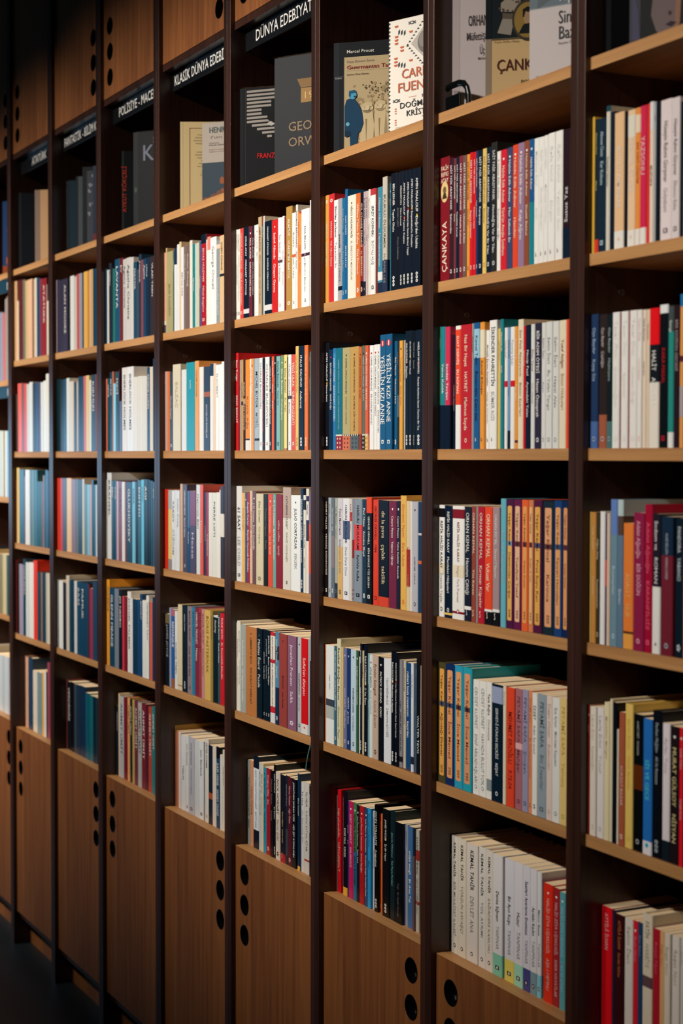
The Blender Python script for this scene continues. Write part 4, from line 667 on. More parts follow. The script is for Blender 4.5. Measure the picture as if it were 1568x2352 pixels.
 (-1.7543, 0.0078, 0.2012, 0.0134, [52,80,76], [200,208,200], 'Lord Dunsany', {'t': [0.1,0.7]}, 0),
 (-1.7461, 0.0191, 0.2076, 0.0135, [28,48,72], [208,208,208], '', {'b': [[0.2,1.0,[224,224,224]]]}, 0),
 (-1.7259, 0.0153, 0.214, 0.0131, [224,224,224], [156,156,156], '', {'t': [0.1,0.6]}, 0),
 (-1.7101, 0.0111, 0.219, 0.0133, [220,196,152], [156,140,96], '', {}, 0),
 (-1.6969, 0.0168, 0.2039, 0.0125, [228,228,232], [108,108,116], 'BEYAZ DİŞ', {'t': [0.3,0.7]}, 0),
 (-1.6797, 0.017, 0.2052, 0.013, [124,104,96], [200,192,184], 'Stefan Zweig', {'t': [0.1,0.9]}, 0),
 (-1.6622, 0.0221, 0.2049, 0.0129, [117,96,90], [208,200,192], 'Stefan Zweig', {'t': [0.1,0.9]}, 0),
 (-1.6396, 0.0163, 0.2139, 0.0129, [224,220,207], [140,140,128], '', {'t': [0.1,0.5]}, 0),
 (-1.6228, 0.0159, 0.2031, 0.0136, [28,124,120], [200,224,224], 'Ütopya', {'t': [0.4,0.8]}, 0),
 (-1.6065, 0.0132, 0.2029, 0.0136, [180,204,212], [140,156,164], '', {}, 0),
 (-1.5904, 0.0121, 0.2034, 0.0126, [216,196,144], [156,140,80], '', {}, 0),
 (-1.5778, 0.0121, 0.2046, 0.0132, [44,92,144], [200,212,224], 'Tepedeki', {'t': [0.4,0.8]}, 0),
 (-1.5643, 0.0311, 0.2189, 0.0127, [168,28,40], [232,200,192], 'BEYAZ MÜLEVVES|Mihail Bulgakov', {'b': [[0.0,0.1,[16,28,44]]],'t': [0.15,0.85],'lb': 0.55,'l': 'g'}, 1),
 (-1.5327, 0.0045, 0.2041, 0.0133, [236,232,224], [192,192,184], '', {}, 0),
 (-1.5277, 0.019, 0.2095, 0.0137, [236,232,224], [176,96,96], '', {'b': [[0.0,0.15,[224,136,120]]]}, 0),
 (-1.5054, 0.0355, 0.2049, 0.0127, [238,237,234], [140,140,140], 'George Orwell', {'t': [0.1,0.6]}, 1),
 (-1.4694, 0.0203, 0.1943, 0.013, [140,148,152], [220,220,220], 'KARANLIĞIN YÜREĞİ', {'b': [[0.05,0.1,[232,200,184]]],'t': [0.45,0.9]}, 0),
 (-1.4487, 0.0263, 0.2029, 0.0129, [217,182,140], [60,52,40], 'JOSEPH CONRAD', {'b': [[0.44,0.47,[28,32,48]]],'t': [0.08,0.4],'lb': 0.5}, 1),
], 1.9415),
('E', 2, [
 (-1.8152, 0.0023, 0.2021, 0.0134, [44,68,104], [200,204,212], 'STEPHEN KING', {'t': [0.1,0.35]}, 0),
 (-1.8124, 0.0174, 0.2015, 0.0135, [200,156,132], [200,156,132], '', {}, 0),
 (-1.7923, 0.0148, 0.2006, 0.0126, [224,116,60], [224,116,60], '', {}, 0),
 (-1.777, 0.0204, 0.2, 0.0127, [44,68,76], [200,208,208], 'Alberto Manguel', {'t': [0.3,0.6],'l': 'g'}, 0),
 (-1.7561, 0.0524, 0.2163, 0.0129, [217,206,180], [184,168,136], 'BALZAC', {'t': [0.2,0.5]}, 1),
 (-1.6978, 0.0315, 0.2009, 0.0137, [220,220,220], [176,128,128], '', {'t': [0.2,0.6]}, 1),
 (-1.6645, 0.0556, 0.2166, 0.0134, [36,148,164], [224,232,232], 'DUMAS', {'t': [0.2,0.3],'lb': 0.7}, 1),
 (-1.6074, 0.025, 0.2178, 0.0133, [228,156,88], [156,92,40], 'WILLIAM FAULKNER', {'t': [0.1,0.4]}, 1),
 (-1.5801, 0.0262, 0.2019, 0.0137, [228,226,220], [140,140,140], '', {'t': [0.1,0.7]}, 0),
 (-1.5489, 0.038, 0.201, 0.013, [48,64,84], [208,212,216], 'SAVAŞLARI BARIŞLAR', {'t': [0.45,0.85],'lb': 0.5,'b': [[0.3,0.36,[160,92,68]]]}, 1),
 (-1.5104, 0.0194, 0.206, 0.0135, [230,226,220], [156,148,144], '', {'b': [[0.0,0.14,[28,60,92]]]}, 0),
 (-1.4877, 0.0141, 0.2061, 0.0128, [224,200,176], [48,60,60], '', {}, 0),
 (-1.4731, 0.0179, 0.2019, 0.0128, [238,238,236], [140,140,140], 'FLAUBERT', {'t': [0.1,0.6]}, 0),
 (-1.4547, 0.0153, 0.2023, 0.0136, [240,240,238], [156,156,156], '', {'t': [0.1,0.6]}, 0),
 (-1.439, 0.0138, 0.2082, 0.0135, [240,240,238], [156,156,156], '', {'t': [0.1,0.6]}, 0),
], 1.6421),
('E', 3, [
 (-1.8152, 0.0224, 0.203, 0.0132, [204,44,24], [140,28,16], '', {}, 0),
 (-1.7904, 0.0244, 0.2017, 0.0127, [220,194,120], [168,144,80], '', {'b': [[0.0,0.24,[168,168,160]],[0.87,1.0,[140,136,128]]]}, 0),
 (-1.7655, 0.0213, 0.2009, 0.0129, [216,216,220], [60,68,80], 'TARDY|CİĞDEM', {'t': [0.13,0.82],'lb': 0.5}, 0),
 (-1.7437, 0.01, 0.2025, 0.0136, [216,218,212], [156,156,156], '', {}, 0),
 (-1.732, 0.0198, 0.2016, 0.013, [218,218,222], [140,148,160], 'Stefan Zweig', {'t': [0.1,0.5]}, 0),
 (-1.7057, 0.0156, 0.2183, 0.0126, [208,164,124], [156,116,80], '', {}, 0),
 (-1.6882, 0.0282, 0.2174, 0.0128, [76,68,88], [224,220,224], 'HERMANN HESSE|Boncuk Oyunu', {'t': [0.07,0.6],'lb': 0.5,'l': 'o'}, 1),
 (-1.6589, 0.016, 0.2018, 0.0132, [56,104,140], [192,208,224], 'Kaplan', {'b': [[0.45,1.0,[20,72,108]]],'t': [0.5,0.85]}, 0),
 (-1.6424, 0.0392, 0.2027, 0.0135, [124,72,104], [200,184,200], 'Hesse', {'b': [[0.42,1.0,[76,68,96]]],'t': [0.5,0.85]}, 1),
 (-1.5986, 0.0234, 0.2182, 0.013, [212,216,212], [92,116,116], 'Heinrich Böll', {'t': [0.1,0.6]}, 0),
 (-1.5744, 0.02, 0.2186, 0.0128, [216,92,80], [240,200,184], 'Homeros', {'t': [0.4,0.8]}, 0),
 (-1.5466, 0.0106, 0.2005, 0.0135, [44,60,96], [200,204,216], 'KARENİNA', {'t': [0.4,0.8]}, 0),
 (-1.5344, 0.0151, 0.2008, 0.0129, [156,56,72], [224,192,192], 'KARENİNA', {'t': [0.5,0.8]}, 0),
 (-1.5188, 0.0239, 0.2005, 0.0128, [222,220,212], [140,140,132], '', {'t': [0.1,0.8]}, 0),
 (-1.4944, 0.0226, 0.2004, 0.0132, [220,218,208], [60,60,60], 'PIERRE LOTI', {'t': [0.1,0.6]}, 0),
 (-1.4713, 0.0175, 0.202, 0.0131, [228,224,216], [156,156,144], '', {}, 0),
 (-1.4533, 0.0059, 0.2081, 0.0135, [236,232,228], [236,232,228], '', {}, 0),
 (-1.446, 0.0212, 0.2173, 0.013, [52,44,52], [200,176,160], '', {'b': [[0.3,0.55,[224,216,204]]]}, 0),
], 1.3413),
('E', 4, [
 (-1.8152, 0.0025, 0.1839, 0.0133, [28,28,28], [114,105,93], '', {'b': [[0.0,0.15,[78,66,49]]]}, 0),
 (-1.8118, 0.026, 0.1844, 0.013, [16,28,36], [164,168,168], 'JAMES JOYCE', {'t': [0.15,0.6],'b': [[0.0,0.13,[114,97,67]]]}, 0),
 (-1.7853, 0.0122, 0.2016, 0.0133, [147,160,194], [147,160,194], '', {}, 0),
 (-1.7726, 0.0253, 0.1986, 0.0136, [46,93,152], [240,240,240], 'REMARQUE', {'b': [[0.0,0.08,[177,97,114]],[0.88,1.0,[152,93,67]]],'t': [0.15,0.48],'lb': 0.6}, 0),
 (-1.7446, 0.0186, 0.197, 0.0126, [223,223,219], [61,61,61], 'KÜÇÜK TREN', {'t': [0.4,0.85]}, 0),
 (-1.7255, 0.0286, 0.2153, 0.0136, [221,205,168], [202,152,114], '', {'b': [[0.94,0.95,[147,63,51]]]}, 1),
 (-1.696, 0.0349, 0.2159, 0.0136, [16,32,44], [202,211,215], 'MARCEL PROUST', {'t': [0.1,0.3],'l': 'ooo'}, 1),
 (-1.6585, 0.0304, 0.2163, 0.0129, [139,126,131], [61,49,57], 'MARCEL PROUST|Çiçek Açmış Genç', {'t': [0.05,0.8],'l': 'o'}, 1),
 (-1.6268, 0.0176, 0.2163, 0.0125, [38,131,164], [29,62,87], 'MARCEL PROUST', {'t': [0.05,0.35]}, 0),
 (-1.6086, 0.0239, 0.2169, 0.0131, [131,42,67], [240,224,228], 'MARCEL PROUST|Mahpus', {'t': [0.05,0.6],'lb': 0.5}, 0),
 (-1.5842, 0.0177, 0.2184, 0.0133, [156,63,63], [96,34,34], 'MARCEL PROUST', {'t': [0.05,0.7]}, 0),
 (-1.5649, 0.0199, 0.2175, 0.0127, [194,135,135], [114,63,67], 'MARCEL PROUST|Yakalanan Zaman', {'t': [0.05,0.75]}, 0),
 (-1.5445, 0.0355, 0.2172, 0.0127, [211,173,93], [131,101,42], 'BORIS PASTERNAK', {'t': [0.06,0.7]}, 1),
 (-1.5085, 0.0135, 0.217, 0.0129, [152,131,72], [83,70,33], 'PHILIP ROTH', {'t': [0.06,0.75]}, 0),
 (-1.4906, 0.0266, 0.2082, 0.0136, [12,32,40], [211,211,211], 'Andrey', {'t': [0.05,0.2],'b': [[0.0,0.02,[219,219,219]]]}, 1),
 (-1.463, 0.0147, 0.2177, 0.0132, [62,79,83], [236,236,236], 'PHILIP ROTH|İnsan Lekesi', {'t': [0.05,0.55]}, 0),
 (-1.4478, 0.0228, 0.217, 0.0133, [206,29,42], [240,224,224], 'PHILIP ROTH|Bir Komünistle Evlendim', {'t': [0.05,0.72],'lb': 0.4}, 1),
], 1.0417),
('E', 5, [
 (-1.8152, 0.0023, 0.2086, 0.0407, [170,128,50], [104,77,27], '', {}, 0),
 (-1.8124, 0.0041, 0.194, 0.0408, [174,73,128], [104,36,81], '', {}, 0),
 (-1.8062, 0.0124, 0.1961, 0.0405, [193,124,60], [193,124,60], '', {}, 0),
 (-1.7932, 0.015, 0.1951, 0.0406, [229,215,215], [229,215,215], '', {}, 0),
 (-1.7737, 0.0316, 0.1917, 0.0401, [225,225,225], [104,104,104], 'TAŞLAR', {'t': [0.4,0.6]}, 0),
 (-1.7415, 0.016, 0.1961, 0.0412, [229,229,229], [37,37,45], 'John Steinbeck', {'t': [0.12,0.4],'lb': 0.4,'l': 'g'}, 0),
 (-1.7228, 0.0407, 0.1952, 0.0402, [186,186,193], [105,105,115], 'John Steinbeck|Cennetin Doğusu', {'t': [0.08,0.75],'l': '*','lb': 0.35}, 1),
 (-1.6816, 0.0281, 0.1934, 0.041, [211,213,215], [124,124,124], '', {'t': [0.1,0.5]}, 0),
 (-1.652, 0.0285, 0.1963, 0.0408, [225,227,229], [37,37,45], 'John Steinbeck', {'t': [0.12,0.45],'lb': 0.4,'l': 'g'}, 0),
 (-1.6134, 0.0223, 0.2064, 0.0409, [225,220,211], [63,63,63], 'PETER STAMM', {'t': [0.05,0.35],'l': 'o'}, 0),
 (-1.5896, 0.0249, 0.1944, 0.0406, [21,33,45], [156,83,64], '', {'b': [[0.6,0.68,[174,87,55]]]}, 0),
 (-1.5642, 0.0235, 0.197, 0.0407, [225,211,197], [179,165,156], '', {'t': [0.2,0.7]}, 0),
 (-1.5398, 0.0209, 0.1982, 0.0404, [31,67,98], [227,231,236], 'JULES VERNE|GÜNEY YILDIZI', {'t': [0.2,0.85],'lb': 0.5,'b': [[0.0,0.14,[12,16,24]]]}, 0),
 (-1.5156, 0.0147, 0.1819, 0.0401, [225,220,211], [179,179,170], '', {'t': [0.1,0.6]}, 0),
 (-1.5003, 0.0093, 0.1961, 0.0408, [229,222,206], [63,63,63], 'THOMAS MANN', {'t': [0.2,0.6]}, 0),
], 0.7273),
('F', 1, [
 (-2.2789, 0.0023, 0.2088, 0.0132, [14,26,44], [232,228,220], '', {'t': [0.08,0.75]}, 0),
 (-2.2761, 0.0095, 0.2087, 0.0129, [18,70,95], [232,228,220], '', {'t': [0.08,0.75]}, 0),
 (-2.2661, 0.0145, 0.2047, 0.0136, [220,216,208], [53,60,70], '', {'t': [0.08,0.75]}, 0),
 (-2.2511, 0.0181, 0.2216, 0.0136, [32,42,53], [232,228,220], 'KORKU', {'t': [0.08,0.75]}, 0),
 (-2.2309, 0.0139, 0.2073, 0.0129, [25,39,53], [232,228,220], '', {'t': [0.08,0.75]}, 0),
 (-2.2164, 0.0175, 0.2028, 0.0131, [39,116,105], [232,228,220], '', {'t': [0.08,0.75]}, 0),
 (-2.1979, 0.0372, 0.2261, 0.0128, [25,81,112], [232,228,220], 'LAVANTA', {'t': [0.08,0.75]}, 1),
 (-2.1602, 0.0275, 0.2256, 0.0134, [109,39,42], [232,228,220], 'EV', {'t': [0.08,0.75]}, 0),
 (-2.1307, 0.0262, 0.2197, 0.0127, [200,196,192], [53,60,70], 'Agatha Christie', {'t': [0.08,0.75]}, 0),
 (-2.104, 0.0355, 0.2207, 0.0129, [204,200,196], [53,60,70], 'Agatha Christie', {'t': [0.08,0.75]}, 1),
 (-2.068, 0.0183, 0.219, 0.0136, [208,204,200], [53,60,70], '', {'t': [0.08,0.75]}, 0),
 (-2.0468, 0.0235, 0.2035, 0.0127, [25,70,98], [232,228,220], 'MAYOR', {'t': [0.08,0.75]}, 0),
 (-2.0229, 0.0151, 0.1818, 0.0136, [67,70,84], [232,228,220], '', {'t': [0.08,0.75]}, 0),
 (-2.0065, 0.017, 0.22, 0.0132, [25,53,74], [232,228,220], 'KARANLIK', {'t': [0.08,0.75]}, 0),
 (-1.988, 0.014, 0.2035, 0.0127, [133,67,74], [232,228,220], '', {'t': [0.08,0.75]}, 0),
 (-1.9735, 0.0194, 0.2052, 0.0135, [25,63,98], [232,228,220], 'Agatha', {'t': [0.08,0.75]}, 0),
 (-1.9531, 0.0173, 0.2046, 0.0132, [18,42,63], [232,228,220], 'LEYLA', {'t': [0.08,0.75]}, 0),
 (-1.9353, 0.0093, 0.2053, 0.0134, [14,25,46], [232,228,220], '', {'t': [0.08,0.75]}, 0),
 (-1.9245, 0.0102, 0.204, 0.013, [18,39,60], [232,228,220], '', {'t': [0.08,0.75]}, 0),
 (-1.9137, 0.0238, 0.204, 0.0129, [53,42,46], [232,228,220], 'VLAD TREN', {'t': [0.08,0.75]}, 0),
], 1.9415),
('F', 2, [
 (-2.2789, 0.0023, 0.1947, 0.0126, [18,18,18], [232,228,220], '', {'t': [0.08,0.75]}, 0),
 (-2.2761, 0.0089, 0.2023, 0.0127, [224,112,76], [44,50,58], '', {'t': [0.08,0.75]}, 0),
 (-2.2667, 0.0211, 0.2025, 0.0131, [20,79,96], [232,228,220], 'GECE', {'t': [0.08,0.75]}, 0),
 (-2.245, 0.0225, 0.2188, 0.013, [20,50,70], [232,228,220], 'BEYAZ', {'t': [0.08,0.75]}, 0),
 (-2.2211, 0.0073, 0.2202, 0.0126, [200,120,88], [44,50,58], '', {'t': [0.08,0.75]}, 0),
 (-2.2132, 0.0178, 0.1868, 0.0127, [140,208,228], [44,50,58], '', {'t': [0.08,0.75]}, 0),
 (-2.1949, 0.0263, 0.2179, 0.0131, [15,70,90], [232,228,220], 'MAVİ', {'t': [0.08,0.75]}, 0),
 (-2.1669, 0.0035, 0.2232, 0.0126, [79,23,29], [232,228,220], '', {'t': [0.08,0.75]}, 0),
 (-2.1629, 0.0198, 0.1363, 0.0125, [79,96,117], [44,50,58], '', {'t': [0.08,0.75]}, 0),
 (-2.1426, 0.0408, 0.2264, 0.0133, [220,216,212], [44,50,58], 'SHERLOCK HOLMES', {'t': [0.08,0.75]}, 1),
 (-2.0996, 0.0514, 0.2267, 0.0126, [224,224,224], [44,50,58], 'SHERLOCK HOLMES', {'t': [0.08,0.75]}, 1),
 (-2.0477, 0.0299, 0.1976, 0.013, [220,216,208], [44,50,58], '', {'t': [0.08,0.75]}, 0),
 (-2.0173, 0.0168, 0.1982, 0.0136, [216,212,204], [44,50,58], '', {'t': [0.08,0.75]}, 0),
 (-1.9975, 0.0187, 0.1978, 0.0126, [220,216,208], [44,50,58], '', {'t': [0.08,0.75]}, 0),
 (-1.9782, 0.0173, 0.1976, 0.013, [216,212,204], [44,50,58], '', {'t': [0.08,0.75]}, 0),
 (-1.9601, 0.0144, 0.1968, 0.0127, [216,212,204], [44,50,58], '', {'t': [0.08,0.75]}, 0),
 (-1.9453, 0.0201, 0.2189, 0.0134, [20,70,99], [232,228,220], 'ARSENE LUPIN', {'t': [0.08,0.75]}, 0),
 (-1.9241, 0.0231, 0.219, 0.0131, [216,200,184], [44,50,58], '', {'t': [0.08,0.75]}, 0),
 (-1.8994, 0.0097, 0.239, 0.0126, [20,47,64], [232,228,220], '', {'t': [0.08,0.75]}, 0),
], 1.6421),
('F', 3, [
 (-2.2789, 0.0023, 0.2205, 0.0134, [216,204,184], [44,50,58], 'DEJA VU', {'t': [0.08,0.75]}, 0),
 (-2.2761, 0.0041, 0.2197, 0.0136, [23,70,79], [232,228,220], '', {'t': [0.08,0.75]}, 0),
 (-2.2713, 0.0357, 0.2406, 0.0134, [220,220,220], [44,50,58], 'KRANSEL', {'t': [0.08,0.75]}, 1),
 (-2.2334, 0.0215, 0.2191, 0.0128, [15,61,82], [232,228,220], 'ERIC', {'t': [0.08,0.75]}, 0),
 (-2.2114, 0.0183, 0.2193, 0.0137, [20,67,90], [232,228,220], 'KAYIP', {'t': [0.08,0.75]}, 0),
 (-2.1918, 0.0153, 0.2184, 0.0133, [200,168,176], [44,50,58], '', {'t': [0.08,0.75]}, 0),
 (-2.1752, 0.0287, 0.218, 0.013, [128,70,85], [44,50,58], 'KORKU', {'t': [0.08,0.75]}, 0),
 (-2.1454, 0.0226, 0.2171, 0.0126, [220,220,216], [44,50,58], '', {'t': [0.08,0.75]}, 0),
 (-2.1222, 0.012, 0.2174, 0.0131, [123,53,53], [232,228,220], '', {'t': [0.08,0.75]}, 0),
 (-2.1085, 0.0457, 0.2171, 0.0126, [20,61,82], [232,228,220], 'GLUKHOVSKY', {'t': [0.08,0.75]}, 1),
 (-2.0623, 0.0233, 0.2183, 0.0127, [116,184,208], [44,50,58], 'KARA', {'t': [0.08,0.75]}, 0),
 (-2.0385, 0.0178, 0.2181, 0.0133, [9,23,35], [232,228,220], '', {'t': [0.08,0.75]}, 0),
 (-2.0202, 0.0281, 0.2233, 0.0134, [44,90,111], [232,228,220], 'ENSTİTÜ', {'t': [0.08,0.75]}, 0),
 (-1.9915, 0.0195, 0.2249, 0.0132, [100,184,212], [44,50,58], 'YANKI', {'t': [0.08,0.75]}, 0),
 (-1.9713, 0.0317, 0.2264, 0.013, [9,38,50], [232,228,220], 'AGI', {'t': [0.08,0.75]}, 1),
 (-1.9391, 0.0158, 0.2256, 0.0135, [6,18,23], [232,228,220], '', {'t': [0.08,0.75]}, 0),
 (-1.9228, 0.0186, 0.2234, 0.0135, [20,58,79], [232,228,220], '', {'t': [0.08,0.75]}, 0),
 (-1.9014, 0.0119, 0.2201, 0.0125, [44,85,105], [232,228,220], 'BEYAZ', {'t': [0.08,0.75]}, 0),
], 1.3413),
('F', 4, [
 (-2.2789, 0.0234, 0.2401, 0.0134, [236,160,50], [53,60,70], 'POLİSİYE', {'t': [0.08,0.75]}, 0),
 (-2.255, 0.0434, 0.2188, 0.0135, [21,67,95], [236,232,223], 'GLENN MEADE', {'t': [0.08,0.75]}, 1),
 (-2.2107, 0.0343, 0.2193, 0.0132, [123,133,147], [53,60,70], '', {'t': [0.08,0.75]}, 0),
 (-2.1755, 0.0279, 0.2192, 0.013, [11,21,35], [236,232,223], 'JO NESBO', {'t': [0.08,0.75]}, 0),
 (-2.1472, 0.0162, 0.2033, 0.0134, [211,59,76], [236,232,223], '', {'t': [0.08,0.75]}, 0),
 (-2.1282, 0.0234, 0.2049, 0.0125, [123,25,35], [236,232,223], '', {'t': [0.08,0.75]}, 0),
 (-2.1043, 0.0277, 0.2196, 0.0136, [232,230,225], [53,60,70], 'DANIEL PALMER', {'t': [0.08,0.75]}, 0),
 (-2.0751, 0.0126, 0.2031, 0.0131, [227,227,227], [53,60,70], '', {'t': [0.08,0.75]}, 0),
 (-2.062, 0.0364, 0.2028, 0.0132, [18,53,81], [236,232,223], '', {'t': [0.08,0.75]}, 1),
 (-2.0251, 0.02, 0.2044, 0.0133, [25,70,112], [236,232,223], '', {'t': [0.08,0.75]}, 0),
 (-2.0042, 0.0186, 0.2196, 0.0131, [25,70,109], [236,232,223], 'BÜYÜLÜ', {'t': [0.08,0.75]}, 0),
 (-1.9849, 0.0302, 0.205, 0.0129, [227,227,223], [53,60,70], '', {'t': [0.08,0.75]}, 0),
 (-1.9542, 0.0191, 0.2202, 0.0128, [232,232,227], [53,60,70], 'CEHENNET YAYI', {'t': [0.08,0.75]}, 0),
 (-1.9345, 0.0071, 0.2052, 0.0127, [81,98,70], [236,232,223], '', {'t': [0.08,0.75]}, 0),
 (-1.9267, 0.0169, 0.2058, 0.0125, [219,97,84], [53,60,70], '', {'t': [0.08,0.75]}, 0),
 (-1.9094, 0.0159, 0.2183, 0.0135, [25,53,81], [236,232,223], '', {'t': [0.08,0.75]}, 0),
], 1.0417),
('F', 5, [
 (-2.2789, 0.0023, 0.1951, 0.0412, [28,83,119], [236,232,223], '', {'t': [0.08,0.75]}, 0),
 (-2.2761, 0.0148, 0.1968, 0.0408, [12,33,41], [236,232,223], 'TİMURLENK', {'t': [0.08,0.75]}, 0),
 (-2.2597, 0.0087, 0.2336, 0.0404, [236,210,168], [66,75,88], '', {'t': [0.08,0.75]}, 0),
 (-2.2506, 0.0343, 0.2274, 0.0405, [193,193,197], [66,75,88], 'AHMET ÜMİT', {'t': [0.08,0.75]}, 0),
 (-2.2157, 0.0306, 0.2289, 0.041, [124,32,41], [236,232,223], '', {'t': [0.08,0.75]}, 0),
 (-2.1837, 0.0191, 0.2319, 0.0406, [236,167,103], [66,75,88], 'AHMET ÜMİT', {'t': [0.08,0.75]}, 0),
 (-2.1641, 0.019, 0.2302, 0.0405, [21,41,45], [236,232,223], 'AHMET ÜMİT', {'t': [0.08,0.75]}, 0),
 (-2.1446, 0.0172, 0.2318, 0.0409, [193,165,92], [66,75,88], '', {'t': [0.08,0.75]}, 0),
 (-2.1255, 0.027, 0.2325, 0.0403, [115,46,64], [236,232,223], 'AHMET ÜMİT', {'t': [0.08,0.75]}, 0),
 (-2.0977, 0.0288, 0.2305, 0.0401, [179,179,174], [66,75,88], 'AHMET ÜMİT', {'t': [0.08,0.75]}, 0),
 (-2.0684, 0.0313, 0.2322, 0.0405, [124,32,46], [236,232,223], 'AHMET ÜMİT', {'t': [0.08,0.75]}, 0),
 (-2.0366, 0.0182, 0.2328, 0.0411, [78,26,43], [236,232,223], '', {'t': [0.08,0.75]}, 0),
 (-2.0179, 0.0272, 0.2299, 0.0412, [179,73,55], [236,232,223], 'AHMET ÜMİT', {'t': [0.08,0.75]}, 0),
 (-1.988, 0.0228, 0.2342, 0.0403, [37,124,128], [236,232,223], 'AHMET ÜMİT', {'t': [0.08,0.75]}, 0),
], 0.7273),
('G', 1, [
 (-2.7426, 0.0043, 0.2218, 0.0134, [200,176,176], [53,60,70], '', {'t': [0.08,0.75]}, 0),
 (-2.7354, 0.0237, 0.2204, 0.0126, [53,53,74], [232,228,220], '', {'t': [0.08,0.75]}, 0),
 (-2.7112, 0.0344, 0.2184, 0.0133, [53,49,67], [232,228,220], '', {'t': [0.08,0.75]}, 0),
 (-2.6745, 0.043, 0.2176, 0.0126, [60,53,74], [232,228,220], 'ALAN MOORE', {'t': [0.08,0.75]}, 0),
 (-2.6311, 0.0254, 0.2156, 0.0128, [18,18,21], [232,228,220], '', {'t': [0.08,0.75]}, 0),
 (-2.6052, 0.035, 0.2202, 0.0134, [224,224,220], [53,60,70], '', {'t': [0.08,0.75]}, 0),
 (-2.5675, 0.0267, 0.2143, 0.0126, [200,192,184], [53,60,70], '', {'t': [0.08,0.75]}, 0),
 (-2.5402, 0.0202, 0.2197, 0.0131, [200,72,64], [232,228,220], '', {'t': [0.08,0.75]}, 0),
 (-2.5192, 0.0281, 0.2194, 0.0129, [154,151,165], [53,60,70], '', {'t': [0.08,0.75]}, 0),
 (-2.4905, 0.0133, 0.215, 0.0137, [25,60,74], [232,228,220], '', {'t': [0.08,0.75]}, 0),
 (-2.4762, 0.0332, 0.2201, 0.0134, [232,176,88], [53,60,70], '', {'t': [0.08,0.75]}, 0),
 (-2.441, 0.0151, 0.2194, 0.0128, [200,140,48], [53,60,70], '', {'t': [0.08,0.75]}, 0),
 (-2.4254, 0.0152, 0.2211, 0.0137, [208,176,144], [53,60,70], '', {'t': [0.08,0.75]}, 0),
 (-2.4087, 0.0179, 0.221, 0.0133, [208,160,96], [53,60,70], '', {'t': [0.08,0.75]}, 0),
 (-2.3888, 0.0327, 0.2199, 0.0127, [25,63,88], [232,228,220], '', {'t': [0.08,0.75]}, 0),
], 1.9415),
('G', 2, [
 (-2.7426, 0.0358, 0.2203, 0.0128, [15,41,47], [232,228,220], '', {'t': [0.08,0.75]}, 0),
 (-2.7062, 0.0245, 0.2178, 0.0135, [12,32,44], [232,228,220], '', {'t': [0.08,0.75]}, 0),
 (-2.6813, 0.0343, 0.2177, 0.0137, [20,61,85], [232,228,220], '', {'t': [0.08,0.75]}, 0),
 (-2.6432, 0.0275, 0.2191, 0.0125, [216,220,216], [44,50,58], '', {'t': [0.08,0.75]}, 0),
 (-2.6151, 0.0204, 0.2081, 0.0132, [216,208,196], [44,50,58], '', {'t': [0.08,0.75]}, 0),
 (-2.5932, 0.0193, 0.2081, 0.0127, [220,200,176], [44,50,58], '', {'t': [0.08,0.75]}, 0),
 (-2.5734, 0.0265, 0.2045, 0.0133, [23,73,93], [232,228,220], '', {'t': [0.08,0.75]}, 0),
 (-2.544, 0.0126, 0.2052, 0.0125, [200,184,172], [44,50,58], '', {'t': [0.08,0.75]}, 0),
 (-2.5309, 0.0253, 0.2185, 0.0134, [20,58,82], [232,228,220], '', {'t': [0.08,0.75]}, 0),
 (-2.5047, 0.023, 0.2182, 0.0131, [23,67,90], [232,228,220], '', {'t': [0.08,0.75]}, 0),
 (-2.4812, 0.0228, 0.2182, 0.0133, [208,104,112], [44,50,58], '', {'t': [0.08,0.75]}, 0),
 (-2.4576, 0.0275, 0.2191, 0.0131, [232,200,128], [44,50,58], '', {'t': [0.08,0.75]}, 0),
 (-2.4296, 0.019, 0.2046, 0.0133, [224,220,208], [44,50,58], '', {'t': [0.08,0.75]}, 0),
 (-2.4101, 0.0364, 0.2191, 0.0135, [20,67,85], [232,228,220], 'KIRMIZI', {'t': [0.08,0.75]}, 0),
 (-2.3708, 0.0118, 0.2192, 0.0126, [134,53,47], [232,228,220], '', {'t': [0.08,0.75]}, 0),
], 1.6421),
('G', 3, [
 (-2.7426, 0.0311, 0.2194, 0.0129, [216,60,36], [232,228,220], '', {'t': [0.08,0.75]}, 0),
 (-2.7107, 0.0222, 0.22, 0.0127, [200,68,80], [232,228,220], '', {'t': [0.08,0.75]}, 0),
 (-2.688, 0.0401, 0.2202, 0.0131, [67,76,93], [232,228,220], '', {'t': [0.08,0.75]}, 0),
 (-2.6474, 0.0465, 0.2208, 0.0132, [232,188,132], [44,50,58], '', {'t': [0.08,0.75]}, 1),
 (-2.6, 0.0407, 0.2184, 0.013, [134,111,123], [44,50,58], '', {'t': [0.08,0.75]}, 0),
 (-2.5588, 0.0237, 0.2189, 0.0134, [102,108,108], [44,50,58], '', {'t': [0.08,0.75]}, 0),
 (-2.5319, 0.0347, 0.2183, 0.0125, [32,70,85], [232,228,220], '', {'t': [0.08,0.75]}, 0),
 (-2.4967, 0.0209, 0.2198, 0.0127, [200,190,180], [44,50,58], '', {'t': [0.08,0.75]}, 0),
 (-2.4753, 0.0245, 0.2055, 0.0127, [99,134,134], [44,50,58], '', {'t': [0.08,0.75]}, 0),
 (-2.4503, 0.0274, 0.2049, 0.0126, [132,184,208], [44,50,58], '', {'t': [0.08,0.75]}, 0),
 (-2.4224, 0.0129, 0.2053, 0.0132, [216,168,160], [44,50,58], '', {'t': [0.08,0.75]}, 0),
 (-2.409, 0.0174, 0.218, 0.0133, [20,70,90], [232,228,220], '', {'t': [0.08,0.75]}, 0),
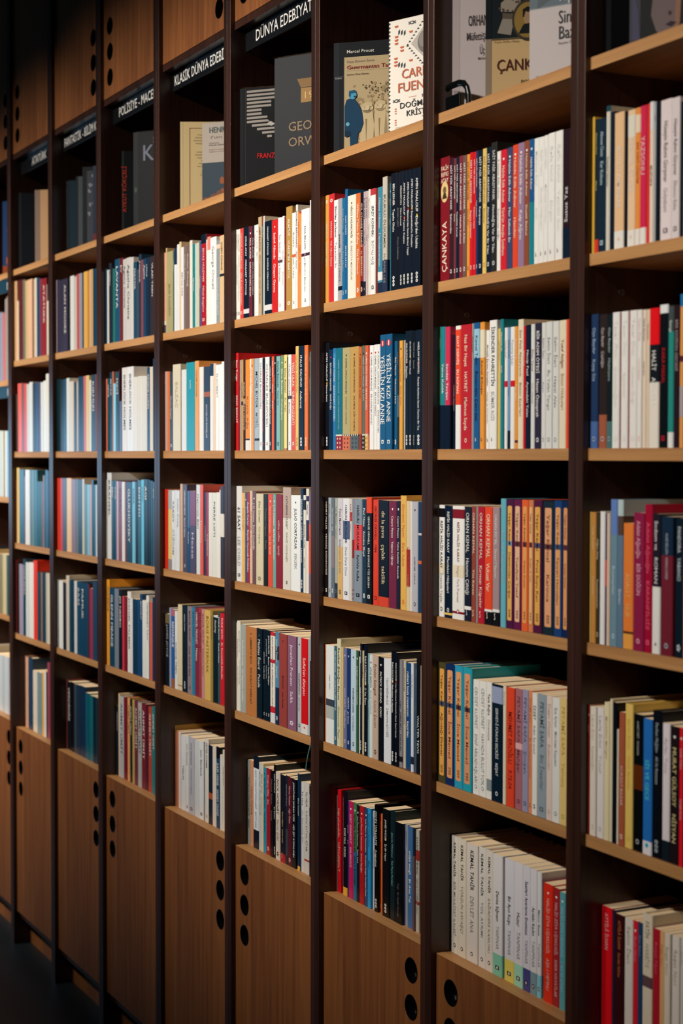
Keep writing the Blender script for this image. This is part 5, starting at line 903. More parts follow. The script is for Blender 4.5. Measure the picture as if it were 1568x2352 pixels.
 (-2.3902, 0.0161, 0.2049, 0.0129, [32,99,126], [232,228,220], '', {'t': [0.08,0.75]}, 0),
 (-2.3736, 0.0103, 0.2052, 0.0133, [216,224,228], [44,50,58], '', {'t': [0.08,0.75]}, 0),
], 1.3413),
('G', 4, [
 (-2.7426, 0.0023, 0.2087, 0.0129, [227,223,215], [53,60,70], '', {'t': [0.08,0.75]}, 0),
 (-2.7398, 0.0023, 0.1493, 0.0132, [25,116,102], [236,232,223], '', {'t': [0.08,0.75]}, 0),
 (-2.7351, 0.0032, 0.207, 0.0125, [49,42,67], [236,232,223], '', {'t': [0.08,0.75]}, 0),
 (-2.7314, 0.0427, 0.2071, 0.0129, [232,232,227], [53,60,70], '', {'t': [0.08,0.75]}, 0),
 (-2.6874, 0.0301, 0.2041, 0.0126, [39,32,46], [236,232,223], '', {'t': [0.08,0.75]}, 0),
 (-2.6568, 0.0301, 0.2272, 0.0134, [211,202,185], [53,60,70], '', {'t': [0.08,0.75]}, 0),
 (-2.6262, 0.0229, 0.2144, 0.0133, [25,63,84], [236,232,223], '', {'t': [0.08,0.75]}, 0),
 (-2.6028, 0.0229, 0.2139, 0.0135, [18,53,74], [236,232,223], '', {'t': [0.08,0.75]}, 0),
 (-2.5793, 0.0273, 0.2165, 0.0136, [211,211,211], [53,60,70], '', {'t': [0.08,0.75]}, 0),
 (-2.5506, 0.0318, 0.2156, 0.0132, [25,70,98], [236,232,223], 'JULES', {'t': [0.08,0.75]}, 0),
 (-2.5171, 0.044, 0.2159, 0.0127, [21,67,95], [236,232,223], 'PAMUK', {'t': [0.08,0.75]}, 0),
 (-2.4726, 0.0269, 0.217, 0.0129, [25,67,98], [236,232,223], '', {'t': [0.08,0.75]}, 0),
 (-2.4452, 0.0137, 0.2149, 0.0133, [95,32,42], [236,232,223], '', {'t': [0.08,0.75]}, 0),
 (-2.431, 0.0281, 0.2044, 0.0133, [147,56,84], [236,232,223], '', {'t': [0.08,0.75]}, 0),
 (-2.4024, 0.0376, 0.2257, 0.0133, [39,67,95], [236,232,223], '', {'t': [0.08,0.75]}, 0),
], 1.0417),
('G', 5, [
 (-2.7426, 0.0023, 0.2137, 0.0401, [202,128,119], [66,75,88], '', {'t': [0.08,0.75]}, 0),
 (-2.7398, 0.0028, 0.2131, 0.0401, [142,41,37], [236,232,223], '', {'t': [0.08,0.75]}, 0),
 (-2.7365, 0.0311, 0.2095, 0.0409, [16,24,32], [236,232,223], 'YERDENİZ', {'t': [0.08,0.75]}, 0),
 (-2.7028, 0.0319, 0.212, 0.0401, [12,16,24], [236,232,223], '', {'t': [0.08,0.75]}, 0),
 (-2.6704, 0.0257, 0.2096, 0.0406, [57,70,83], [236,232,223], '', {'t': [0.08,0.75]}, 0),
 (-2.6442, 0.0325, 0.2111, 0.0405, [30,51,73], [236,232,223], '', {'t': [0.08,0.75]}, 0),
 (-2.6112, 0.0497, 0.212, 0.041, [22,47,78], [236,232,223], '', {'t': [0.08,0.75]}, 1),
 (-2.5585, 0.0379, 0.1979, 0.0401, [18,91,110], [236,232,223], '', {'t': [0.08,0.75]}, 0),
 (-2.5202, 0.0315, 0.1945, 0.0409, [23,105,115], [236,232,223], '', {'t': [0.08,0.75]}, 0),
 (-2.4869, 0.0246, 0.1953, 0.0404, [12,37,54], [236,232,223], '', {'t': [0.08,0.75]}, 0),
 (-2.4619, 0.0148, 0.1944, 0.0408, [30,56,73], [236,232,223], '', {'t': [0.08,0.75]}, 0),
], 0.7273),
('H', 1, [
 (-3.2057, 0.0262, 0.2613, 0.0127, [216,168,120], [53,60,70], '', {'t': [0.08,0.75]}, 0),
 (-3.179, 0.0174, 0.1948, 0.0132, [224,208,176], [53,60,70], '', {'t': [0.08,0.75]}, 0),
 (-3.1611, 0.05, 0.2605, 0.0134, [95,35,42], [232,228,220], '', {'t': [0.08,0.75]}, 0),
 (-3.1106, 0.0269, 0.2567, 0.0133, [123,116,91], [232,228,220], '', {'t': [0.08,0.75]}, 0),
 (-3.0832, 0.0261, 0.251, 0.0134, [200,176,128], [53,60,70], '', {'t': [0.08,0.75]}, 0),
 (-3.0563, 0.0528, 0.2516, 0.0132, [232,184,148], [53,60,70], '', {'t': [0.08,0.75]}, 1),
 (-3.0029, 0.0148, 0.2476, 0.0131, [109,67,60], [232,228,220], '', {'t': [0.08,0.75]}, 0),
 (-2.9876, 0.0175, 0.2484, 0.0133, [216,184,144], [53,60,70], '', {'t': [0.08,0.75]}, 0),
 (-2.9676, 0.0131, 0.2495, 0.0126, [220,220,212], [53,60,70], '', {'t': [0.08,0.75]}, 0),
 (-2.954, 0.0318, 0.2464, 0.0133, [39,67,95], [232,228,220], '', {'t': [0.08,0.75]}, 0),
 (-2.9199, 0.0216, 0.2418, 0.0127, [126,56,77], [232,228,220], '', {'t': [0.08,0.75]}, 0),
 (-2.8978, 0.0485, 0.2399, 0.0131, [147,35,42], [232,228,220], 'ATATÜRK', {'t': [0.08,0.75]}, 1),
 (-2.8488, 0.0066, 0.2187, 0.0131, [168,147,140], [53,60,70], '', {'t': [0.08,0.75]}, 0),
 (-2.8405, 0.021, 0.1665, 0.0126, [224,212,192], [53,60,70], '', {'t': [0.08,0.75]}, 0),
], 1.9415),
('H', 2, [
 (-3.1974, 0.0198, 0.1894, 0.0128, [67,64,53], [232,228,220], '', {'t': [0.08,0.75]}, 0),
 (-3.1771, 0.0448, 0.2238, 0.0134, [224,92,76], [44,50,58], '', {'t': [0.08,0.75]}, 0),
 (-3.1317, 0.0272, 0.223, 0.0133, [117,79,67], [232,228,220], '', {'t': [0.08,0.75]}, 0),
 (-3.1037, 0.0308, 0.2209, 0.0131, [216,80,72], [232,228,220], '', {'t': [0.08,0.75]}, 0),
 (-3.0724, 0.0293, 0.2176, 0.0133, [204,204,200], [44,50,58], '', {'t': [0.08,0.75]}, 0),
 (-3.0416, 0.0362, 0.2228, 0.013, [220,224,220], [44,50,58], '', {'t': [0.08,0.75]}, 0),
 (-3.005, 0.0343, 0.2182, 0.0131, [44,50,64], [232,228,220], '', {'t': [0.08,0.75]}, 0),
 (-2.9701, 0.0293, 0.2189, 0.013, [38,76,114], [232,228,220], '', {'t': [0.08,0.75]}, 0),
 (-2.9403, 0.0238, 0.2189, 0.0134, [79,70,96], [232,228,220], '', {'t': [0.08,0.75]}, 0),
 (-2.9135, 0.0289, 0.2177, 0.0126, [220,220,216], [44,50,58], '', {'t': [0.08,0.75]}, 0),
 (-2.8841, 0.0253, 0.2209, 0.0135, [228,232,228], [44,50,58], '', {'t': [0.08,0.75]}, 0),
 (-2.8554, 0.0332, 0.2413, 0.0125, [224,220,208], [44,50,58], '', {'t': [0.08,0.75]}, 0),
], 1.6421),
('H', 3, [
 (-3.2063, 0.0104, 0.2069, 0.0129, [108,44,38], [232,228,220], '', {'t': [0.08,0.75]}, 0),
 (-3.1954, 0.0287, 0.2479, 0.0137, [224,192,120], [44,50,58], '', {'t': [0.08,0.75]}, 0),
 (-3.1633, 0.0589, 0.2427, 0.0128, [44,90,108], [232,228,220], '', {'t': [0.08,0.75]}, 1),
 (-3.1039, 0.0106, 0.2193, 0.0129, [114,79,85], [44,50,58], '', {'t': [0.08,0.75]}, 0),
 (-3.0923, 0.0499, 0.2422, 0.0127, [224,220,216], [44,50,58], '', {'t': [0.08,0.75]}, 0),
 (-3.0419, 0.0195, 0.2415, 0.0135, [67,105,111], [44,50,58], '', {'t': [0.08,0.75]}, 0),
 (-3.0194, 0.0262, 0.2417, 0.0127, [102,128,131], [44,50,58], '', {'t': [0.08,0.75]}, 0),
 (-2.9927, 0.036, 0.2419, 0.013, [44,102,117], [232,228,220], '', {'t': [0.08,0.75]}, 0),
 (-2.9562, 0.0366, 0.2063, 0.0129, [20,79,93], [232,228,220], '', {'t': [0.08,0.75]}, 0),
 (-2.9189, 0.0253, 0.2068, 0.0128, [79,85,88], [232,228,220], '', {'t': [0.08,0.75]}, 0),
 (-2.8931, 0.0054, 0.226, 0.0132, [220,152,128], [44,50,58], '', {'t': [0.08,0.75]}, 0),
 (-2.8867, 0.0179, 0.2261, 0.0129, [44,79,102], [232,228,220], '', {'t': [0.08,0.75]}, 0),
 (-2.8684, 0.0223, 0.2429, 0.0136, [50,93,120], [232,228,220], '', {'t': [0.08,0.75]}, 0),
 (-2.844, 0.014, 0.2411, 0.013, [20,67,88], [232,228,220], '', {'t': [0.08,0.75]}, 0),
], 1.3413),
('H', 4, [
 (-3.2063, 0.0028, 0.2412, 0.0134, [211,59,42], [236,232,223], '', {'t': [0.08,0.75]}, 0),
 (-3.2004, 0.0279, 0.2394, 0.0125, [35,18,18], [236,232,223], '', {'t': [0.08,0.75]}, 0),
 (-3.1719, 0.0476, 0.2309, 0.0135, [154,147,168], [53,60,70], '', {'t': [0.08,0.75]}, 0),
 (-3.1231, 0.0295, 0.2504, 0.0132, [18,63,81], [236,232,223], 'MEMLEKET', {'t': [0.08,0.75]}, 0),
 (-3.0921, 0.04, 0.2413, 0.0129, [211,215,211], [53,60,70], '', {'t': [0.08,0.75]}, 0),
 (-3.0516, 0.048, 0.2435, 0.0132, [236,231,227], [53,60,70], '', {'t': [0.08,0.75]}, 0),
 (-3.0012, 0.041, 0.253, 0.0125, [236,57,37], [236,232,223], '', {'t': [0.08,0.75]}, 0),
 (-2.9597, 0.0374, 0.2181, 0.0127, [35,67,84], [236,232,223], '', {'t': [0.08,0.75]}, 0),
 (-2.9218, 0.0141, 0.2194, 0.0134, [168,119,91], [53,60,70], '', {'t': [0.08,0.75]}, 0),
 (-2.9065, 0.0361, 0.2184, 0.0131, [25,67,88], [236,232,223], '', {'t': [0.08,0.75]}, 0),
 (-2.8699, 0.0229, 0.2206, 0.0136, [206,194,173], [53,60,70], '', {'t': [0.08,0.75]}, 0),
 (-2.846, 0.0155, 0.2202, 0.0134, [232,223,198], [53,60,70], '', {'t': [0.08,0.75]}, 0),
], 1.0417),
('H', 5, [
 (-3.2063, 0.0144, 0.2366, 0.0411, [211,156,128], [66,75,88], '', {'t': [0.08,0.75]}, 0),
 (-3.1913, 0.0236, 0.2339, 0.041, [229,179,147], [66,75,88], '', {'t': [0.08,0.75]}, 0),
 (-3.1645, 0.0522, 0.2369, 0.0401, [40,66,93], [236,232,223], '', {'t': [0.08,0.75]}, 0),
 (-3.1118, 0.0487, 0.1994, 0.041, [229,215,197], [66,75,88], '', {'t': [0.08,0.75]}, 0),
 (-3.0623, 0.0526, 0.2001, 0.0408, [124,151,156], [236,232,223], '', {'t': [0.08,0.75]}, 0),
 (-3.0073, 0.0222, 0.2045, 0.0402, [236,179,87], [66,75,88], '', {'t': [0.08,0.75]}, 0),
 (-2.9847, 0.0219, 0.2093, 0.0402, [236,236,231], [66,75,88], '', {'t': [0.08,0.75]}, 0),
 (-2.9623, 0.0121, 0.2118, 0.0404, [42,46,54], [236,232,223], '', {'t': [0.08,0.75]}, 0),
 (-2.9498, 0.0267, 0.2431, 0.041, [160,73,96], [236,232,223], '', {'t': [0.08,0.75]}, 0),
], 0.7273),
('I', 1, [
 (-3.4703, 0.0776, 0.2371, 0.013, [126,133,151], [53,60,70], '', {'t': [0.08,0.75]}, 1),
 (-3.3921, 0.0396, 0.2312, 0.0131, [140,140,158], [53,60,70], '', {'t': [0.08,0.75]}, 0),
 (-3.3521, 0.0224, 0.2281, 0.0131, [208,96,96], [53,60,70], '', {'t': [0.08,0.75]}, 0),
 (-3.3292, 0.0239, 0.2732, 0.0133, [154,140,133], [53,60,70], '', {'t': [0.08,0.75]}, 0),
 (-3.3042, 0.0188, 0.279, 0.013, [168,154,147], [53,60,70], '', {'t': [0.08,0.75]}, 0),
], 1.882),
('I', 2, [
 (-3.4773, 0.0951, 0.2243, 0.0126, [176,192,200], [44,50,58], '', {'t': [0.08,0.75]}, 1),
 (-3.3817, 0.021, 0.2231, 0.0137, [216,200,156], [44,50,58], '', {'t': [0.08,0.75]}, 0),
 (-3.3587, 0.0234, 0.2228, 0.0132, [134,114,70], [44,50,58], '', {'t': [0.08,0.75]}, 0),
 (-3.3328, 0.0182, 0.2224, 0.0125, [224,216,200], [44,50,58], '', {'t': [0.08,0.75]}, 0),
 (-3.314, 0.0204, 0.2222, 0.0127, [120,176,204], [44,50,58], '', {'t': [0.08,0.75]}, 0),
], 1.49),
('I', 3, [
 (-3.49, 0.0437, 0.2131, 0.0136, [200,176,128], [44,50,58], '', {'t': [0.08,0.75]}, 0),
 (-3.4457, 0.0341, 0.2016, 0.0137, [128,117,93], [44,50,58], '', {'t': [0.08,0.75]}, 0),
 (-3.4094, 0.0341, 0.2024, 0.0131, [134,126,93], [44,50,58], '', {'t': [0.08,0.75]}, 0),
 (-3.3744, 0.0489, 0.2031, 0.0129, [200,184,144], [44,50,58], '', {'t': [0.08,0.75]}, 0),
 (-3.325, 0.0293, 0.2035, 0.013, [55,85,85], [232,228,220], '', {'t': [0.08,0.75]}, 0),
], 1.091),
('I', 5, [
 (-3.5989, 0.0802, 0.1924, 0.0404, [202,206,206], [66,75,88], '', {'t': [0.08,0.75]}, 0),
 (-3.5182, 0.0295, 0.1963, 0.0406, [193,202,206], [66,75,88], '', {'t': [0.08,0.75]}, 0),
 (-3.4882, 0.0337, 0.1961, 0.0407, [179,188,193], [66,75,88], '', {'t': [0.08,0.75]}, 0),
 (-3.4521, 0.0299, 0.1967, 0.0402, [202,206,211], [66,75,88], '', {'t': [0.08,0.75]}, 0),
 (-3.4217, 0.0215, 0.1972, 0.0412, [183,193,202], [66,75,88], '', {'t': [0.08,0.75]}, 0),
], 0.738),
]
SIGNS = {'D': 'DÜNYA EDEBİYATI', 'E': 'KLASİK DÜNYA EDEBİYATI', 'F': 'POLİSİYE - MACERA', 'G': 'FANTASTİK - BİLİM KURGU', 'H': 'ATATÜRK'}
EXTRA = "".join(SIGNS.values())+"ABCDEFGHIJKLMNOPQRSTUVWXYZabcdefghijklmnopqrstuvwxyz0123456789ÇĞİÖŞÜçğıöşü"
chars = sorted(set(EXTRA+"".join(b[6]+str(b[7].get('hz', '')) for s in BOOKS for b in s[2]))-{' ', '|', '^'})
def mktxt(body, bold=0.005):
    c = bpy.data.curves.new('glyph', 'FONT'); c.body = body; c.size = 1; c.resolution_u = 2; c.offset = bold
    o = bpy.data.objects.new('glyph', c); COL.objects.link(o); return o
tmp = {c: (mktxt(c), mktxt('H'+c+'H')) for c in chars}
hh = mktxt('HH'); h_h = mktxt('H H')
bpy.context.view_layer.update()
dg = bpy.context.evaluated_depsgraph_get()
GL = {}
base = hh.dimensions.x
for c, (a, b) in tmp.items():
    me = a.evaluated_get(dg).to_mesh()
    vs = [(v.co.x, v.co.y) for v in me.vertices]; fs = [tuple(p.vertices) for p in me.polygons]
    GL[c] = (vs, fs, b.dimensions.x-base)
    a.evaluated_get(dg).to_mesh_clear()
GL[' '] = ([], [], h_h.dimensions.x-base)
CAPH = max(v[1] for v in GL['H'][0])
for o in [hh, h_h]+[q for p_ in tmp.values() for q in p_]:
    cu = o.data; bpy.data.objects.remove(o); bpy.data.curves.remove(cu)

def tlen(t): return sum(GL.get(c, GL[' '])[2] for c in t)
def put_text(mb, t, org, du, dv, cap, col, xs=1.0):
    """org Vector start of the baseline, du/dv unit directions"""
    k = cap/CAPH; u = 0
    for c in t:
        vs, fs, adv = GL.get(c, GL[' '])
        n = len(mb.v)
        for x, y in vs:
            p = org+du*((u+x)*k*xs)+dv*(y*k)
            mb.v.append((p.x, p.y, p.z))
        for q in fs:
            mb.f.append(tuple(n+i for i in q)); mb.c.append(col)
        u += adv

# ------------------------------------------------------------------ books
def book_geo(w, h, col, tcol, text, o, depth=None, art=None):
    """cover and page block of one upright book, spine on local y = 0 facing -y, local z up"""
    d = depth or min(.15, h*.655)
    hard = h > .213 and w > .012
    t = .0022 if hard else .0006
    ch = min(.0012, w*.2)
    C = lin(col)
    mb = MB()
    mb.prism([(ch, 0), (w-ch, 0), (w, ch), (w, d), (w-t, d), (w-t, t+.0004), (t, t+.0004), (t, d), (0, d), (0, ch)], 0, h, C)
    e = -.00015
    def rect(u0, u1, z0, z1, c, y=e):
        mb.face([(u0, y, z0), (u1, y, z0), (u1, y, z1), (u0, y, z1)], lin(c))
    def disc(cx_, cz, rx, rz, c, n=14, y=2*e):
        mb.face([(cx_+rx*math.cos(2*math.pi*i/n), y, cz+rz*math.sin(2*math.pi*i/n)) for i in range(n)], lin(c))
    for f0, f1, c in o.get('b', []):
        rect(ch, w-ch, h*(1-f1), h*(1-f0), c)
        mb.face([(w-e, ch, h*(1-f1)), (w-e, d, h*(1-f1)), (w-e, d, h*(1-f0)), (w-e, ch, h*(1-f0))], lin(c)) if f1-f0 > .1 else None
        mb.face([(ch, e*.5, h*(1-f1)), (w-ch, e*.5, h*(1-f1)), (w+e*-.5, ch, h*(1-f1)), (w+e*-.5, ch, h*(1-f0)), (w-ch, e*.5, h*(1-f0))][1:], lin(c))
    if 'pan' in o:
        c, f0, f1 = o['pan']; i = w*.2; r = min(.002, w*.15); z0, z1 = h*(1-f1), h*(1-f0)
        mb.face([(i+r, e, z0), (w-i-r, e, z0), (w-i, e, z0+r), (w-i, e, z1-r), (w-i-r, e, z1), (i+r, e, z1), (i, e, z1-r), (i, e, z0+r)], lin(c))
        rect(i, w-i, h*.64, h*.68, ['4a5a74', '6a3a34', '8aa0b0'][int(w*1e5) % 3], 2*e)
        disc(w*.5, h*.66, w*.12, h*.014, '2a2430', 10, 3*e)
        for q in range(3): disc(w*.5, h*(.095+.022*q), w*.14, h*.009, '4a2c18', 10)
        for q in range(3): disc(w*.5, h*(.095+.022*q), w*.07, h*.005, c, 8, 3*e)
    if 'pat' in o:
        for i in range(3):
            for j in range(2): disc(w*(.3+.4*j), h*(.025+.042*i), w*.09, h*.011, o['pat'], 8)
        if 'b' in o and len(o['b']) > 1:
            for i in range(4):
                x = w*(.1+.24*i); mb.face([(x, 2*e, h*.148), (x+w*.1, 2*e, h*.13), (x+w*.18, 2*e, h*.148)], lin('e8e0d0'))
    if 'rnd' in o:
        disc(w*.5, h*.925, w*.34, h*.03, o['rnd']); rect(w*.42, w*.58, h*.905, h*.945, 'e8e0e0', 3*e)
    if 'h' in o:
        s = min(w*.2, .003)
        mb.face([(w/2-s, e, h*.925), (w/2, e, h*.91), (w/2+s, e, h*.925), (w/2+s*.6, e, h*.932), (w/2-s*.6, e, h*.932)], lin(o['h']))
    if 'oval' in o:
        disc(w*.5, h*.72, w*.4, h*.085, 'e0c888', 24); disc(w*.5, h*.735, w*.18, h*.03, '7a5a3c', 12, 3*e)
        mb.face([(w*.24, 3*e, h*.665), (w*.76, 3*e, h*.665), (w*.62, 3*e, h*.71), (w*.38, 3*e, h*.71)], lin('4a3426'))
    if 'hz' in o:
        for i, s_ in enumerate(o['hz'].split(',')):
            cap = .0078; L_ = tlen(s_)*cap/CAPH; xs = min(1, w*.8/L_)
            put_text(mb, s_, Vector(((w-L_*xs)/2, e, h*(.93-.05*i)-cap)), Vector((1, 0, 0)), Vector((0, 0, 1)), cap, lin(tcol), xs)
    if 'link' in o:
        disc(w*.3, h*.17, w*.3, h*.035, '1c2434', 8); disc(w*.3, h*.17, w*.14, h*.018, 'dcd8cc', 6, 3*e); rect(w*.55, w-ch, h*.16, h*.18, '1c2434', 2*e)
    if 'dot' in o:
        disc(w*.5, h*(1-o['dot'][0]), min(w*.16, .0025), .0032, o['dot'][1])
    mk = o.get('l')
    TC = lin(tcol); CC = lin(col); T2 = TC
    if sum(CC[:3]) > 1.0 and sum(TC[:3]) < .6: T2 = tuple(TC[i]*.6+CC[i]*.4 for i in range(3))+(1.0,)
    if mk:
        mz = h*.07
        if mk in ('ooo', 'ooo2'):
            for q in range(3):
                disc(w*.5, h*(.05+.03*q), min(w*.2, .004), h*.0135, tcol, 12); disc(w*.5, h*(.05+.03*q), min(w*.08, .0015), h*.006, col, 8, 3*e)
        elif mk == 's':
            put_text(mb, 'S', Vector((w*.28, 2*e, mz-.004)), Vector((1, 0, 0)), Vector((0, 0, 1)), .011, lin('e8dcd0') if tcol[0] < 140 else TC, .6)
        elif mk == 'b':
            put_text(mb, 'b', Vector((w*.3, 2*e, mz-.002)), Vector((1, 0, 0)), Vector((0, 0, 1)), .007, lin('4a1c24') if col[0] > 180 else lin('e8e8e8'), .7)
        elif mk == '*':
            for q in range(5):
                a = q*1.2566; disc(w*.5+math.cos(a)*w*.15, mz+math.sin(a)*.0035, w*.09, .002, tcol, 6)
        elif mk == 'top':
            disc(w*.5, h*.94, w*.24, h*.016, tcol); disc(w*.5, h*.94, w*.1, h*.007, col, 8, 3*e)
        elif mk == 'g':
            rect(w*.3, w*.7, mz-.004, mz+.003, tcol, 2*e); rect(w*.42, w*.58, mz-.0025, mz+.0015, col, 3*e)
        else:
            disc(w*.5, mz, min(w*.2, .004), .0038, tcol, 12); disc(w*.5, mz, min(w*.12, .0024), .0022, col, 10, 3*e)
    if text:
        up = text[0] == '^'; text = text.lstrip('^')
        a, b = o.get('t', [.1, .78]); segs = [s_ for s_ in text.split('|') if s_]
        cap = min(w*(.3 if 'pan' in o else o.get('lb', .44)), .017)*.92; span = (b-a)*h
        gap = .9 if len(segs) > 1 else 0
        L_ = (sum(tlen(s_) for s_ in segs)+gap*(len(segs)-1))
        k = cap/CAPH; xs = 1
        if L_*k > span:
            xs = max(.68, span/(L_*k)); 
            if L_*k*xs > span: k = span/(L_*xs)
            g2 = gap
        else:
            xs = min(1.18, span/(L_*k)); rest = (span-L_*k*xs)/(k*xs)
            g2 = gap+rest/max(1, len(segs)-1)*.5 if len(segs) > 1 else gap
        cap = k*CAPH
        if up: org = Vector((w/2+cap/2, e*3, h*(1-b))); du = Vector((0, 0, 1)); dv = Vector((-1, 0, 0))
        else: org = Vector((w/2-cap/2, e*3, h*(1-a))); du = Vector((0, 0, -1)); dv = Vector((1, 0, 0))
        p = org.copy()
        for n_, s_ in enumerate(segs):
            put_text(mb, s_, p, du, dv, cap, T2 if n_ else TC, xs)
            p = p+du*((tlen(s_)+g2)*k*xs)
    if art: art(mb, w, d, h)
    pg = MB(); ins = .003 if hard else .0003
    pg.box(t, t+.0005, ins, w-t, d-ins-.0005, h-ins)
    return mb, pg, d

def colour_name(h):
    r, g, b = (v/255 for v in h)
    H_, S, V = colorsys.rgb_to_hsv(r, g, b); H_ *= 360
    if V < .2: return 'black' if (b-r) < .04 or V < .13 else 'navy'
    if S < .12: return 'white' if V > .85 else 'pale grey' if V > .68 else 'grey' if V > .38 else 'dark grey'
    if S < .3:
        if 190 <= H_ < 290: return 'pale blue' if V > .75 else 'slate grey' if V > .35 else 'dark slate'
        if H_ < 75 and V > .7: return 'cream' if V > .8 else 'beige'
        if H_ < 75: return 'taupe' if V > .4 else 'dark brown'
        if H_ < 190: return 'grey green' if V > .4 else 'dark green'
        return 'mauve'
    if H_ < 12 or H_ >= 345: return 'bright red' if V > .72 and S > .65 else 'coral' if V > .72 else 'dark red' if V > .4 else 'maroon'
    if H_ < 22: return 'orange' if V > .8 else 'rust' if V > .55 else 'brown'
    if H_ < 38: return 'orange' if V > .8 and S > .5 else 'tan' if V > .6 else 'brown' if V > .35 else 'dark brown'
    if H_ < 62: return 'yellow' if V > .75 else 'olive'
    if H_ < 165: return 'green' if V > .35 else 'dark green'
    if H_ < 197: return 'turquoise' if V > .55 else 'teal' if V > .35 else 'dark teal'
    if H_ < 250: return 'light blue' if S < .45 and V > .55 else 'blue' if V > .42 else 'navy'
    if H_ < 300: return 'purple' if V > .35 else 'dark purple'
    return 'crimson' if V > .55 else 'plum'
ORD = ['first','second','third','fourth','fifth','sixth','seventh','eighth','ninth','tenth','eleventh','twelfth','thirteenth','fourteenth','fifteenth','sixteenth','seventeenth','eighteenth','nineteenth','twentieth','twenty-first','twenty-second','twenty-third','twenty-fourth','twenty-fifth','twenty-sixth','twenty-seventh','twenty-eighth']
BAYN = {'A': 'rightmost bay', 'B': 'second bay from right', 'C': 'third bay from right', 'D': 'fourth bay from right', 'E': 'fifth bay from right',
        'F': 'sixth bay from right', 'G': 'seventh bay from right', 'H': 'eighth bay from right', 'I': 'leftmost visible bay'}
ROWN = {1: 'second', 2: 'third', 3: 'fourth', 4: 'fifth', 5: 'sixth'}

W, T = .463712, .038872
HS = [2.2408, 1.9415, 1.6421, 1.3413, 1.0417, .7273]
LET = 'ABCDEFGHIJ'
TOPZ = 3.5

# ------------------------------------------------------------------ the room
def slab(name, *a, mat):
    mb = MB(); mb.box(*a); return struct(mb.build(name, mat))
slab('floor', -12, -6, -.1, 6, .5, 0, mat=M_FLOOR)
slab('wall_back', -12, .33, 0, 6, .45, 4, mat=M_WALL)

# ------------------------------------------------------------------ bookcases
def hole_plate(x0, x1, z0, z1, y, t, cxs, czs, r):
    bm = bmesh.new(); ed = []
    def loop(pts):
        vs = [bm.verts.new(p) for p in pts]
        for i in range(len(vs)): ed.append(bm.edges.new((vs[i], vs[(i+1) % len(vs)])))
    loop([(x0, y, z0), (x1, y, z0), (x1, y, z1), (x0, y, z1)])
    for cz in czs:
        loop([(cxs+r*math.cos(-2*math.pi*i/32), y, cz+r*math.sin(-2*math.pi*i/32)) for i in range(32)])
    res = bmesh.ops.triangle_fill(bm, use_beauty=True, use_dissolve=False, edges=ed)
    fs = [g for g in bm.faces]
    ex = bmesh.ops.extrude_face_region(bm, geom=fs)
    bmesh.ops.translate(bm, vec=(0, t, 0), verts=[g for g in ex['geom'] if isinstance(g, bmesh.types.BMVert)])
    bmesh.ops.recalc_face_normals(bm, faces=bm.faces[:])
    me = bpy.data.meshes.new('cabinet_door'); bm.to_mesh(me); bm.free()
    return me
def cup(cxs, cz, y, r, parent):
    mb = MB(); n = 28
    def ring(r0, y0, r1, y1):
        for i in range(n):
            a0, a1 = 2*math.pi*i/n, 2*math.pi*(i+1)/n
            mb.face([(cxs+r0*math.cos(a0), y0, cz+r0*math.sin(a0)), (cxs+r0*math.cos(a1), y0, cz+r0*math.sin(a1)),
                     (cxs+r1*math.cos(a1), y1, cz+r1*math.sin(a1)), (cxs+r1*math.cos(a0), y1, cz+r1*math.sin(a0))], None)
    ring(r+.0012, y-.0008, r-.0012, y-.001); ring(r+.0012, y-.0008, r+.0012, y+.0002)
    ring(r-.0012, y-.001, r-.003, y+.0155)
    mb.face([(cxs+(r-.003)*math.cos(2*math.pi*i/n), y+.0155, cz+(r-.003)*math.sin(2*math.pi*i/n)) for i in range(n)], None)
    o = mb.build('finger_hole', M_BLACK, parent); o['label'] = 'round black finger hole'
    return o
POS = {'A': 'rightmost bay of the wall', 'B': 'second bay from the right', 'C': 'third bay from the right', 'D': 'fourth bay from the right',
       'E': 'fifth bay from the right', 'F': 'sixth bay from the right', 'G': 'seventh bay from the right', 'H': 'eighth bay from the right',
       'I': 'leftmost visible bay'}
